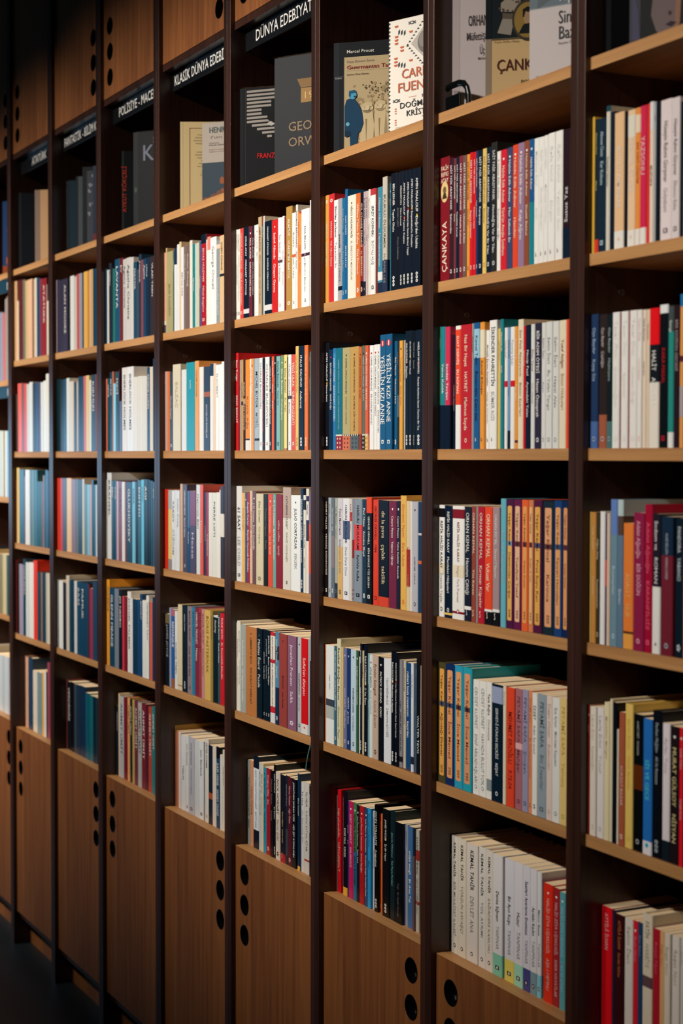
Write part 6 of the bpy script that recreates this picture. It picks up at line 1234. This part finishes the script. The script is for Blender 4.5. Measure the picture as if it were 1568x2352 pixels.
for k in range(-1, 10):
    a, b = -k*W+T, -(k-1)*W
    L = LET[k] if 0 <= k < 10 else 'X'
    ox = (a+b)/2
    root = empty('bookcase', (ox, 0, 0))
    if L in POS:
        tag(root, 'tall dark walnut bookcase with oak shelves and doors, '+POS[L], 'bookcase', 'bookcase bays along the wall')
    else:
        tag(root, 'tall dark walnut bookcase with oak shelves, beyond the picture edge', 'bookcase', 'bookcase bays past the edges')
    xa, xb = a-ox, b-ox
    for x0, x1 in ((xa-.0190, xa), (xb, xb+.0190)):
        mb = MB(); mb.box(x0, 0, 0, x1, .30, TOPZ); mb.build('side_panel', M_WAL, root, .0006)
    mb = MB(); mb.box(xa, .287, .02, xb, .295, TOPZ); mb.build('back_panel', M_WAL, root)
    hs = HS[:5] if L != 'I' else [2.2408, 1.882, 1.490, 1.091]
    for z in hs:
        mb = MB(); mb.box(xa, .0105, z-.0186, xb, .2865, z)
        o = mb.build('shelf_board', M_BOARD, root)
        mb = MB(); mb.box(xa, .0098, z-.0186, xb, .0106, z+.00005); e_ = mb.build('edge_band', M_SHELF, o); e_['label'] = 'pale oak front edge of shelf'
    zb = HS[5] if L != 'I' else .738
    mb = MB(); mb.box(xa, .0295, zb-.0186, xb, .2865, zb); mb.build('base_shelf', M_SHELF, root, .0005)
    mb = MB(); mb.box(xa, .02, .090, xb, .2865, .1085); mb.build('bottom_board', M_WAL, root)
    mb = MB(); mb.box(xa, .055, 0, xb, .07, .0895); mb.build('plinth', M_DOOR, root)
    mb = MB(); mb.box(xa, .011, 2.6005, xb, .2865, 2.6175); mb.build('cabinet_floor', M_WAL, root)
    left = (k % 2 == 1)
    hx = (xa+.053) if left else (xb-.053)
    for z0, z1, cz in ((.111, zb, (zb-.057, zb-.127, zb-.197)), (2.619, TOPZ-.01, (2.672, 2.742, 2.812))):
        me = hole_plate(xa+.0012, xb-.0012, z0, z1, .011, .018, hx, cz, .0225)
        me.materials.append(M_DOOR)
        dr = bpy.data.objects.new('cabinet_door', me); COL.objects.link(dr); dr.parent = root
        dr['label'] = 'oak door with three round black holes'
        for z in cz: cup(hx, z, .011, .0225, dr)
        if z0 < 1:
            mb = MB(); mb.box(xa+.0012, .011, zb+.0001, xb-.0012, .029, zb+.0009); e_ = mb.build('edge_band', M_SHELF, dr); e_['label'] = 'pale oak top edge of door'
    # small screw cap on the inner face of the left side panel
    if L in 'ABCDE':
        mb = MB(); n = 20; zc = 1.881 if L in 'CD' else 1.885
        for i in range(n):
            a0, a1 = 2*math.pi*i/n, 2*math.pi*(i+1)/n
            f_ = lambda r_, a_, dx: (xa+dx, .071+r_*math.cos(a_), zc+r_*math.sin(a_))
            mb.face([f_(.0055, a0, .0), f_(.0055, a1, .0), f_(.005, a1, .0012), f_(.005, a0, .0012)], None)
            mb.face([f_(.005, a0, .0012), f_(.005, a1, .0012), f_(.0035, a1, .0004), f_(.0035, a0, .0004)], None)
            mb.face([f_(.0035, a0, .0004), f_(.0035, a1, .0004), f_(0, 0, .0004)], None)
        mb.build('screw_cap', M_CAP, root)

# signs hanging under the upper cabinets
for L, t in SIGNS.items():
    k = LET.index(L); a, b = -k*W+T, -(k-1)*W
    root = empty('category_sign', ((a+b)/2, .036, 2.552))
    tag(root, {'D': 'black sign with pale letters reading DÜNYA EDEBİYATI', 'E': 'black sign with pale letters reading KLASİK DÜNYA EDEBİYATI',
               'F': 'dark sign with pale letters reading POLİSİYE - MACERA', 'G': 'dark sign reading FANTASTİK - BİLİM KURGU above seventh bay from right',
               'H': 'dark sign with one short pale word, above the eighth bay from right'}[L], 'sign', 'category signs under the upper cabinets')
    hw = (b-a)/2-.002
    mb = MB(); mb.box(-hw, 0, 0, hw, .006, .0478); mb.build('sign_plate', M_SIGN, root, .0008)
    cap = .0245; n = tlen(t)*cap/CAPH; xs = min(.98, (hw*2-.03)/n)
    mb = MB(); put_text(mb, t, Vector((-n*xs/2, -.0006, .0125)), Vector((1, 0, 0)), Vector((0, 0, 1)), cap, None, xs)
    mb.build('lettering', M_LETTER, root)
a, b = -8*W+T, -7*W
for z0, z1, nm in ((2.176, 2.2215, 'just below the display shelf'), (1.823, 1.8632, 'below its second shelf')):
    root = empty('shelf_sign', ((a+b)/2, .0125, z0))
    tag(root, 'teal strip sign with white letters in leftmost bay, '+nm, 'sign', 'teal strip signs in the leftmost bay')
    mb = MB(); mb.box(-(b-a)/2+.001, 0, 0, (b-a)/2-.001, .004, z1-z0); mb.build('sign_plate', M_SIGNT, root)
    mb = MB(); mb.v = []; put_text(mb, 'E', Vector(((b-a)/2-.052, -.0005, .009)), Vector((1, 0, 0)), Vector((0, 0, 1)), .022, None)
    mb.build('lettering', M_LETTER, root)

# ------------------------------------------------------------------ the rows of books
rest_c, rest_p = MB(), MB()
rnd = random.Random(7)
seen = set(); last_d4 = None
for L, row, books, zs in BOOKS:
    k = LET.index(L)
    idx = 0
    for x, w_, h, y, c, tc, t, o, big in books:
        cov, pg, d = book_geo(w_, h, c, tc, t, o)
        if big:
            root = empty('book', (x, y, zs+.0002))
            root.empty_display_size = .01
            cov.build('cover', M_COVER, root); pg.build('page_block', M_PAGE, root)
            thick = 'thick ' if w_ > .023 else 'thin ' if w_ < .0105 else ''
            cn = colour_name(c); tn = colour_name(tc)
            if 'pan' in o: det = 'orange panel'
            elif t and tn != cn: det = tn+' lettering'
            else: det = 'no lettering' if not t else 'faint lettering'
            lab = '%s%s book, %s, %s from left, %s shelf, %s' % (thick, cn, det, ORD[idx], ROWN[row], BAYN[L])
            if len(lab.replace(',', '').split()) > 16: lab = lab.replace(thick, '', 1) if thick else lab.replace(' lettering', ' letters')
            tag(root, lab, 'book', 'books on the %s shelf, %s' % (ROWN[row], BAYN[L]))
            assert lab not in seen; seen.add(lab)
            if 'wrap' in o:
                q = MB(); q.box(-.0006, -.0012, .0004, w_+.0002, d, h+.003); q.build('clear_wrap', M_FILM, root)
            if L == 'D' and row == 4: last_d4 = root
        else:
            f_ = lambda p, x=x, y=y, zs=zs: (p[0]+x, p[1]+y, p[2]+zs+.0002)
            rest_c.join(cov, f_); rest_p.join(pg, f_)
        idx += 1
# runs of books where the shelves leave the picture
PAL = [(200,192,176), (28,48,72), (122,36,48), (216,212,204), (40,52,60), (176,136,80), (140,140,148), (20,24,28), (200,106,60), (76,108,124), (224,220,208), (92,44,60)]
def filler(x0, x1, zs, yb):
    x = x0
    while True:
        w_ = rnd.uniform(.009, .028); h = rnd.choice([.203, .2, .208, .217])
        if x+w_ > x1: break
        cov, pg, d = book_geo(w_, h, rnd.choice(PAL), (200, 200, 200), '', {'l': 'o'})
        f_ = lambda p, x=x: (p[0]+x, p[1]+yb, p[2]+zs+.0002)
        rest_c.join(cov, f_); rest_p.join(pg, f_); x += w_+.0006
for r_ in range(1, 6):
    yb = .013 if r_ < 5 else .04
    e_ = [b_ for b_ in BOOKS if b_[0] == 'A' and b_[1] == r_][0][2][-1]
    filler(e_[0]+e_[1]+.001, W-.02, HS[r_], yb)
    filler(W+T+.001, 2*W-.04, HS[r_], yb)
    filler(-9*W+T+.001, -8*W-.03, HS[r_], yb)
    if r_ != 4:
        z_ = {1: 1.882, 2: 1.490, 3: 1.091, 5: .738}[r_]
        e_ = [b_ for b_ in BOOKS if b_[0] == 'I' and b_[1] == r_][0][2][0]
        filler(-8*W+T+.001, e_[0]-.001, z_, yb)
ro = rest_c.build('books', M_COVER)
tag(ro, 'remaining small and distant books filling the shelves, mostly the left bays', 'books', None, 'stuff')
pp = rest_p.build('page_block', M_PAGE, ro); 

# ribbon bookmark hanging from the end of the fifth shelf, fourth bay
mb = MB(); pts = []
for i in range(11):
    s_ = i/10; pts.append(Vector((-.9345-.038*s_**1.2, .0095-.004*math.sin(s_*3), 1.052-.083*s_)))
for i in range(10):
    p, q = pts[i], pts[i+1]
    mb.face([(p.x, p.y-.0003, p.z), (p.x+.0045, p.y-.0003, p.z), (q.x+.0045, q.y-.0003, q.z), (q.x, q.y-.0003, q.z)], None)
    mb.face([(p.x, p.y+.0003, p.z), (q.x, q.y+.0003, q.z), (q.x+.0045, q.y+.0003, q.z), (p.x+.0045, p.y+.0003, p.z)], None)
o = mb.build('ribbon_bookmark', M_RIB)
tag(o, 'green ribbon bookmark hanging over the fifth shelf edge, fourth bay from right', 'bookmark')

# ------------------------------------------------------------------ books standing face out on the display shelf
def face_book(x, y, ang, w, d, h, spine, cover, label, art, wrap=False, pages=True):
    """x,y is the left front corner of the cover; the cover is turned ang degrees from the wall"""
    root = empty('book', (x, y, HS[0]+.0002), math.radians(ang))
    mb = MB(); C = lin(cover); S = lin(spine); t = .001
    # front cover lies on local y = 0 facing -y, spine on the left side (local x = 0)
    mb.box(0, 0, 0, d, t, h, C); mb.box(0, t, 0, t, w-t, h, S); mb.box(0, w-t, 0, d, w, h, C)
    e = -.0002
    class A:
        def rect(s, u0, v0, u1, v1, c, q=1): mb.face([(u0*d, e*q, v0*h), (u1*d, e*q, v0*h), (u1*d, e*q, v1*h), (u0*d, e*q, v1*h)], lin(c))
        def poly(s, pts, c, q=2): mb.face([(u*d, e*q, v*h) for u, v in pts], lin(c))
        def disc(s, u, v, ru, rv, c, q=2, n=24): s.poly([(u+ru*math.cos(6.2832*i/n), v+rv*math.sin(6.2832*i/n)) for i in range(n)], c, q)
        def text(s, t_, u, v, cap, c, wid=None, q=5, up=False):
            n = tlen(t_)*cap*h/CAPH; xs = 1 if wid is None else wid*d/n
            if up: put_text(mb, t_, Vector((u*d, e*q, v*h)), Vector((0, 0, 1)), Vector((-1, 0, 0)), cap*h, lin(c), xs)
            else: put_text(mb, t_, Vector((u*d, e*q, v*h)), Vector((1, 0, 0)), Vector((0, 0, 1)), cap*h, lin(c), xs)
    art(A())
    mb.build('cover', M_MATT, root)
    pg = MB(); pg.box(t, t+.0002, .0004, d-.0006, w-t-.0002, h-.0004); pg.build('page_block', M_PAGE, root)
    if wrap:
        q = MB(); q.box(-.0015, -.0022, .0002, d+.0015, w+.001, h+.002); q.build('clear_wrap', M_FILM, root)
    tag(root, label, 'book', 'books standing face out on the top display shelf')
    return root
def blob(A, rr, u0, v0, u1, v1, n, c, q=2, s=.03):
    for i in range(n):
        u, v = rr.uniform(u0, u1), rr.uniform(v0, v1); k_ = rr.randint(4, 7); ph = rr.random()*6
        A.poly([(u+s*rr.uniform(.3, 1)*math.cos(ph+6.28*j/k_), v+s*.6*rr.uniform(.3, 1)*math.sin(ph+6.28*j/k_)) for j in range(k_)], c, q+i*.02)

def art_proust(A):
    rr = random.Random(3)
    A.rect(.16, 0, 1, .865, 'b8a27c'); A.rect(0, 0, .09, 1, '20242a')
    A.rect(.01, .69, .15, .694, '5c6064', 2)
    A.text('ROMAN', .025, .672, .012, 'b0b0b0'); A.text('Marcel Proust', .2, .9, .028, 'e0dcd0', .42)
    A.text('Kayıp Zamanın İzinde', .2, .815, .02, '8c7c68', .42); A.text('Guermantes Tarafı', .2, .755, .034, '8c2424', .76)
    A.rect(.2, .74, .97, .742, '8c7c68', 2); A.text('Çeviren: Roza Hakmen', .2, .7, .016, '3c3428', .34)
    # standing bearded gentleman in a blue suit, and a faint garden crowd behind
    blob(A, rr, .3, .05, .98, .62, 110, '9c8862', 2, .04); blob(A, rr, .45, .42, .98, .64, 46, '4c4230', 4, .018); blob(A, rr, .36, .04, .98, .4, 60, '6c5c40', 3, .014)
    for u, v in ((.52, .4), (.72, .41), (.88, .38)):
        A.disc(u, v, .09, .05, 'cbb68e', 6); A.poly([(u-.08, v-.02), (u+.08, v-.02), (u+.13, .06), (u-.12, .06)], 'c9b48c', 6)
        A.disc(u, v+.024, .08, .022, 'c4b088', 9); A.disc(u, v+.014, .06, .018, '4c4230', 7); A.disc(u, v-.002, .035, .022, 'd0bc98', 10); A.poly([(u-.02, .08), (u-.005, .3), (u-.03, .3)], '8c7850', 7)
    A.poly([(.2, .48), (.3, .5), (.38, .44), (.44, .36), (.46, .26), (.42, .19), (.38, .18), (.36, .08), (.42, .05), (.42, .035), (.26, .035), (.25, .16), (.19, .16), (.17, .2), (.17, .42)], '143c58', 9)
    A.poly([(.17, .2), (.26, .2), (.27, .16), (.2, .145), (.17, .15)], '0f2c44', 10)
    A.disc(.295, .52, .06, .038, '4c9cbc', 10); A.poly([(.235, .515), (.24, .56), (.33, .565), (.345, .54), (.27, .535), (.26, .5)], '1c5878', 11)
    A.disc(.33, .505, .02, .008, '143c58', 11, 10); A.disc(.22, .26, .03, .018, '6cacc4', 11, 10)
    A.rect(.2, .02, .32, .035, 'e0d8c8', 3); A.text('o o o', .25, .004, .02, '181818', .2)
    A.rect(.16, 0, .165, .865, 'd0bc94', 3)
def art_fuentes(A):
    for i in range(28): A.poly([(.0, .02+.035*i), (.035, .035+.035*i), (.0, .047+.035*i)], '2c3438')
    for (u, v, c) in ((.1, .95, 'c05c34'), (.62, .97, 'c05c34'), (.1, .86, 'c05c34'), (.1, .83, 'c05c34'), (.1, .8, 'c05c34'), (.2, .76, 'c05c34'), (.2, .73, 'c05c34'), (.09, .67, 'c05c34'), (.09, .64, 'c05c34'), (.09, .61, 'c05c34'), (.36, .88, 'c05c34'), (.36, .63, 'c05c34')):
        A.poly([(u, v), (u+.07, v+.003), (u+.07, v-.014), (u+.02, v-.018)], c)
    for v in (.885, .6):
        for j in range(3): A.poly([(.17+.05*j, v+.015-.008*j), (.2+.05*j, v+.03-.008*j), (.2+.05*j, v-.005-.008*j), (.17+.05*j, v-.02-.008*j)], '2c3438')
    for u, v in ((.42, .95), (.14, .29), (.66, .3)):
        A.disc(u, v, .05, .016, '2c3438', 2, 8); A.disc(u, v, .025, .007, 'e0d8cc', 3, 8)
        for s_ in (-1, 1): A.poly([(u+s_*.05, v+.016), (u+s_*.07, v+.006), (u+s_*.05, v), (u+s_*.07, v-.006), (u+s_*.05, v-.016)], '2c3438')
    A.poly([(.4, .765), (.66, .92), (.92, .765), (.66, .61)], 'b4aca4'); A.disc(.66, .765, .14, .1, '6c6864', 3); A.disc(.64, .785, .1, .07, '848078', 4)
    for i in range(8):
        s_ = i/7.5
        for (p, q) in (((.34, .765), (.62, .95)), ((.34, .755), (.62, .57)), ((.98, .765), (.7, .95))):
            u, v = p[0]+(q[0]-p[0])*s_, p[1]+(q[1]-p[1])*s_
            A.poly([(u-.025, v-.007), (u+.025, v-.007), (u, v+.009)], '2c3438')
    A.text('CARLOS', .23, .475, .08, 'c0603c', .7); A.text('FUENTES', .16, .36, .08, 'c0603c', .8)
    A.text('CARLOS', .236, .472, .08, '9c8c80', .7, 3); A.text('FUENTES', .166, .357, .08, '9c8c80', .8, 3)
    A.rect(.36, .302, .5, .306, 'c0603c', 2); A.text('DOĞMAMIŞ', .2, .215, .05, '24282c', .72); A.text('KRİSTOF', .32, .14, .05, '24282c', .5)
    for v in (.22, .2, .18, .12, .1, .08): A.poly([(.1, v), (.14, v+.008), (.14, v-.008)], 'c05c34')
    A.text('ROMAN', .6, .115, .012, '5c5850'); A.text('Çeviren: Ayşe Nihal', .12, .05, .012, '9c948c')
    A.rect(.62, .06, .8, .1, 'c05c34', 2)
def art_kafka(A):
    A.rect(0, 0, .06, 1, '14181c'); A.rect(.09, 0, .1, 1, '2c3034')
    for i in range(13):
        v = .965-.038*i; r_ = .93 if i < 3 else .55 if i in (3, 4) else .38 if i in (5, 6) else .9 if i < 10 else .8-.12*(i-10)
        l_ = .12 if i < 9 else .12+.09*(i-8)
        A.poly([(l_, v-.012), (r_, v-.012+.02*(r_-l_)), (r_, v+.01+.02*(r_-l_)), (l_, v+.01)], 'a09890')
        if 4 <= i <= 7: A.poly([(.72, v-.008), (.96, v-.004), (.96, v+.016), (.74, v+.012)], 'a09890')
    A.disc(.6, .7, .12, .055, '08090b', 4)
    A.poly([(.46, .63), (.54, .66), (.62, .63), (.56, .61)], 'b8b0a8', 5)
    A.text('FRANZ KAFKA', .3, .29, .05, 'd01820', .66); A.text('Çeviri', .08, .02, .012, '8c8c8c')
def art_orwell(A):
    A.rect(0, 0, 1, 1, '1c1f24')
    A.poly([(.42, .72), (.7, .72), (.7, .6), (.42, .6)], '94703c'); A.poly([(.42, .725), (.7, .725), (.62, .8), (.36, .8)], '7c5c30', 3)
    A.poly([(.7, .72), (.82, .66), (.82, .55), (.7, .6)], '6c5028', 3)
    A.text('1984', .45, .63, .055, 'c8a468', .36); A.poly([(.6, .6), (.76, .52), (.7, .6)], '94703c', 2)
    A.text('GEORGE', .22, .37, .075, '8c7458', .72); A.text('ORWELL', .22, .24, .075, '8c7458', .72)
def art_cream(A):
    A.rect(.0, 0, .05, 1, 'd8c090'); A.rect(.17, 0, .18, .93, '8c6040', 2); A.rect(.17, .925, 1, .932, '8c6040', 2)
    for i, (u, n) in enumerate(((.32, .5), (.27, .6), (.24, .66), (.28, .58), (0, 0), (.45, .3), (.3, .55), (.27, .6), (.31, .5), (.38, .42), (.34, .5), (.31, .55), (.46, .25), (.38, .4), (.36, .45))):
        if n: A.text('elinizdeki kitabın yazarı ve konusu', u, .85-.032*i, .012, '6c5838', n)
def art_henry(A):
    rr = random.Random(5)
    A.rect(0, 0, 1, .5, '2c3c48'); A.text('HENRY JAMES', .14, .87, .07, '4c5c5c', 1.2*.62); A.text('Yum Minare', .14, .8, .035, '9c8c80', .7)
    A.text('Çeviren', .14, .735, .016, '6c6058', .2); A.text('Necla Aytür', .14, .71, .016, '4c4440', .34); A.text('İngilizce aslından çeviri roman', .14, .655, .012, '8c7060', .6)
    A.text('İngilizce aslından çeviri roman', .14, .63, .012, '8c7060', .6)
    blob(A, rr, .3, .1, .95, .3, 14, '8c4c2c', 3, .12); blob(A, rr, .5, .15, .95, .38, 8, 'b06c44', 5, .08); blob(A, rr, .05, .02, .6, .16, 10, '6c4434', 4, .1)
def art_muf(A):
    A.rect(0, 0, .09, 1, 'a89c9c'); A.text('ORHAN', .19, .6, .074, '3c3438', .24); A.text('Müfettişler', .17, .5, .055, '4c4448', .3)
    A.text('Üç', .33, .4, .055, '4c4448', .06); A.text('Müfettişler Müfettişi', .31, .36, .018, '5c5450', .3); A.rect(.975, 0, 1, 1, '5c2420', 2)
def art_cank(A):
    rr = random.Random(9)
    A.rect(0, .43, 1, 1, '141c20'); A.rect(0, 0, .07, 1, '8c7c68', 2); A.rect(0, .43, .07, 1, '10181c', 3)
    A.poly([(.14, .47), (.3, .45), (.34, .56), (.2, .57)], '8c8478', 3); A.poly([(.2, .57), (.34, .56), (.33, .6), (.2, .61)], '5c5044', 4)
    A.poly([(.18, .62), (.4, .61), (.42, .74), (.3, .8), (.26, .72), (.18, .68)], '94897a', 4); A.poly([(.3, .8), (.5, .72), (.56, .8), (.4, .88)], '6c6454', 3)
    blob(A, rr, .16, .62, .5, .85, 22, '4c4438', 5, .025)
    A.disc(.5, .55, .185, .145, '3c342c', 8, 40); A.disc(.5, .55, .16, .125, '8c7038', 9, 40)
    A.poly([(.39, .455), (.61, .455), (.6, .5), (.54, .53), (.45, .52)], '14181c', 10); A.disc(.5, .575, .055, .055, 'a08060', 10); A.poly([(.44, .57), (.44, .625), (.5, .645), (.56, .625), (.555, .6), (.47, .61), (.455, .57)], '18140f', 11)
    A.rect(.07, .42, 1, .432, '5c5038', 3); A.text('Falih Rıfkı Atay', .1, .4, .013, '8c7448', .3); A.text('ÇANKAYA', .13, .2, .08, '4c2018', .72)
    A.text('pozitif', .42, .11, .03, '201810', .2)
def art_white(A):
    A.rect(0, .5, 1, 1, '5c6870'); A.poly([(.1, .5), (.3, .56), (.3, 1), (.15, 1)], '4c565c'); A.rect(.0, .5, 1, .505, '8c9094', 2)
    A.text('Aşk', .39, .53, .08, 'd0ccc8', .2); A.text('Sinemada', .37, .38, .085, '3c3c3c', .55); A.text('Bazen', .37, .275, .085, '3c3c3c', .36); A.text('Seçme Öyküler', .37, .24, .016, '6c6468', .3)
    A.text('34. BASIM', .08, .03, .018, '8c8480', .2)
def art_dark(txt, c, v=.5):
    def f(A):
        A.rect(0, 0, .05, 1, '24282c'); A.text(txt, .1, .25, .05, c, None, 5, True) if txt else None
    return f
def art_king(A):
    A.rect(0, 0, .1, 1, '1c2024'); A.text('STEPHEN', .4, .88, .06, '6c6c70', .8*.7); A.text('KING', .18, .7, .16, '7c8090', .9); A.disc(.05, .4, .03, .03, '3c4c44', 3)
def art_face(A):
    A.rect(0, 0, .12, 1, '3c3a44'); A.rect(.12, 0, 1, 1, '0c1014'); A.poly([(.03, .04), (.12, .03), (.1, .2), (.03, .34)], '44425a', 3)
    A.poly([(.24, .16), (.3, .07), (.4, .03), (.5, .04), (.56, .1), (.58, .3), (.5, .4), (.28, .36)], '6c5c5c'); A.poly([(.2, .4), (.22, .28), (.36, .3), (.5, .32), (.62, .5), (.2, .5)], '08090b', 3)
    A.poly([(.4, .1), (.46, .115), (.53, .105), (.46, .085)], '2c1c20', 4); A.disc(.45, .16, .02, .012, '3c2c2c', 4); A.poly([(.5, .04), (.56, .1), (.58, .3), (.52, .3)], '8c6450', 3)
def art_beige(A):
    A.rect(0, 0, .12, 1, '8c7464'); A.disc(.85, .77, .18, .09, 'e0d0b8'); A.text('ATATÜRK', .45, .335, .014, '5c4c3c', .4); A.text('NUTUK', .45, .25, .06, '2c2420', .55)
def art_pattern(A):
    rr = random.Random(2)
    A.rect(.1, .05, .9, .95, '3c4048'); blob(A, rr, .15, .4, .85, .9, 26, '7c8088', 3, .07); A.poly([(.35, .15), (.6, .15), (.6, .38), (.5, .45), (.38, .4)], '8c9094', 5)
def art_grid(A):
    A.rect(0, 0, 1, 1, '101c34'); A.text('OTO', .35, .78, .04, '4c5c7c', .4); A.text('GALAKSİ', .3, .68, .07, '3c5884', .9*.75); A.text('REHBERİ', .34, .58, .07, '3c5884', .85*.75); A.rect(0, 0, 1, .12, '5c1c24', 2)
def art_temple(A):
    A.rect(0, 0, 1, 1, '123058'); A.text('TARİH', .2, .72, .12, 'd8d4cc', .8)
    A.poly([(.15, .15), (.9, .15), (.9, .24), (.8, .26), (.8, .56), (.88, .6), (.15, .6), (.25, .56), (.25, .26), (.15, .24)], 'b8501c'); 
    for u in (.34, .46, .58, .7): A.rect(u, .26, u+.04, .56, '6c2c10', 4)
    A.rect(0, 0, 1, .13, '7c3414', 2)
FB = face_book
FB(-.862, .019, 46, .028, .137, .222, '14181c', '14181c', 'book with a figure in blue suit on its sepia cover, titled Guermantes Tarafı', art_proust)
FB(-.641, .026, 21, .020, .137, .214, 'e8e0d4', 'e8e0d4', 'white book with orange lettering and black triangle pattern, display shelf, third bay from right', art_fuentes)
FB(-1.336, .017, 48, .018, .135, .224, '0c0e12', '0c0e12', 'black book with grey striped silhouette and red author lettering', art_kafka, True)
FB(-1.166, .026, 31, .030, .165, .2565, '1c1f24', '1c1f24', 'large black shrink-wrapped book with gold block emblem, top shelf under DÜNYA EDEBİYATI sign', art_orwell, True)
FB(-1.735, .026, 63, .012, .135, .222, 'e0c890', 'd8bf8c', 'pale yellow book with brown frame line and small text, top shelf, fifth bay from right', art_cream)
FB(-1.589, .026, 39, .016, .135, .192, 'a89c90', 'a89c90', 'wrapped book with grey top, dark blue and orange painting below', art_henry, True)
FB(-.4075, .028, 45, .020, .150, .25, 'b0a6a6', 'b4aaaa', 'tall pale grey book with thin dark lettering, left on display shelf, second bay from right', art_muf)
FB(-.2925, .026, 49, .030, .145, .24, 'c0a47c', 'c8a878', 'beige book lettered ÇANKAYA with oval portrait, middle of display shelf, second bay from right', art_cank)
FB(-.156, .026, 30, .020, .140, .24, 'b4aaa8', 'bcb2b0', 'white book with blue-grey picture at top, right on display shelf, second bay from right', art_white)
FB(.060, .024, 60, .020, .135, .27, '0c0e10', '0c0e10', 'plain black book, left on the display shelf of the rightmost bay', art_dark('', '8c8c8c'), True)
FB(.115, .026, 32, .014, .140, .27, '34323c', '0c1014', 'dark book with a cropped pale face, display shelf of rightmost bay', art_face)
FB(-2.176, .026, 60, .016, .130, .222, '2c3034', '0c0f12', 'thin black book with orange vertical lettering, top shelf, sixth bay from right', art_dark('AYKUT KÖKÇELİ', 'b03820'))
FB(-2.081, .026, 40, .026, .150, .255, '14181c', '0c0f12', 'wrapped black book with large grey letter K, top shelf, sixth bay from right', art_king, True)
FB(-2.672, .026, 55, .020, .135, .214, '7c94a0', '1c3440', 'dark book with pale shiny spine, left end of top shelf, seventh bay from right', art_dark('', '5c6468'), True)
FB(-2.585, .026, 55, .018, .135, .214, '4c5054', '4c5458', 'plain grey book, second on top shelf of seventh bay from right', art_dark('', '5c6468'))
FB(-2.522, .026, 50, .018, .140, .232, '14181c', '14181c', 'black book with pale mottled pattern, top shelf, seventh bay from right', art_pattern)
FB(-2.425, .026, 42, .020, .135, .22, '101c34', '101c34', 'navy book with slanted blue lettering, right end of top shelf, seventh bay from right', art_grid)
FB(-3.183, .022, 62, .020, .170, .25, '0c0f12', '10141a', 'tall black book at left end of top shelf, eighth bay from right', art_dark('', '5c6468'))
FB(-3.012, .026, 50, .026, .150, .235, '7c6458', 'c89c70', 'beige book with pale disc and dark title, top shelf, eighth bay from right', art_beige)
FB(-3.398, .026, 20, .030, .150, .25, '123058', '123058', 'blue book with orange temple columns, display shelf at far left', art_temple)

# small black handled piece in front of the pale book, second bay
root = empty('black_handle', (-.396, .014, HS[0]))
tag(root, 'small black curved handle on display shelf before pale grey book, second bay from right', 'handle')
mb = MB(); n = 16; prev = None
path = [Vector((-.006, 0, .040)), Vector((.01, 0, .042)), Vector((.036, 0, .042)), Vector((.052, 0, .038)), Vector((.062, 0, .029)), Vector((.067, 0, .016)), Vector((.068, 0, 0))]
for i, p in enumerate(path):
    t_ = (path[min(i+1, len(path)-1)]-path[max(i-1, 0)]).normalized(); nn = t_.cross(Vector((0, 1, 0)))
    ring = [p+nn*.006*math.cos(6.2832*j/n)+Vector((0, 1, 0))*.004*math.sin(6.2832*j/n) for j in range(n)]
    if prev:
        for j in range(n): mb.face([tuple(prev[j]), tuple(prev[(j+1) % n]), tuple(ring[(j+1) % n]), tuple(ring[j])], None)
    prev = ring
mb.build('grip', M_BLACK, root)
mb = MB(); mb.box(-.006, -.004, 0, .045, .006, .024); mb.build('foot', M_BLACK, root, .002)
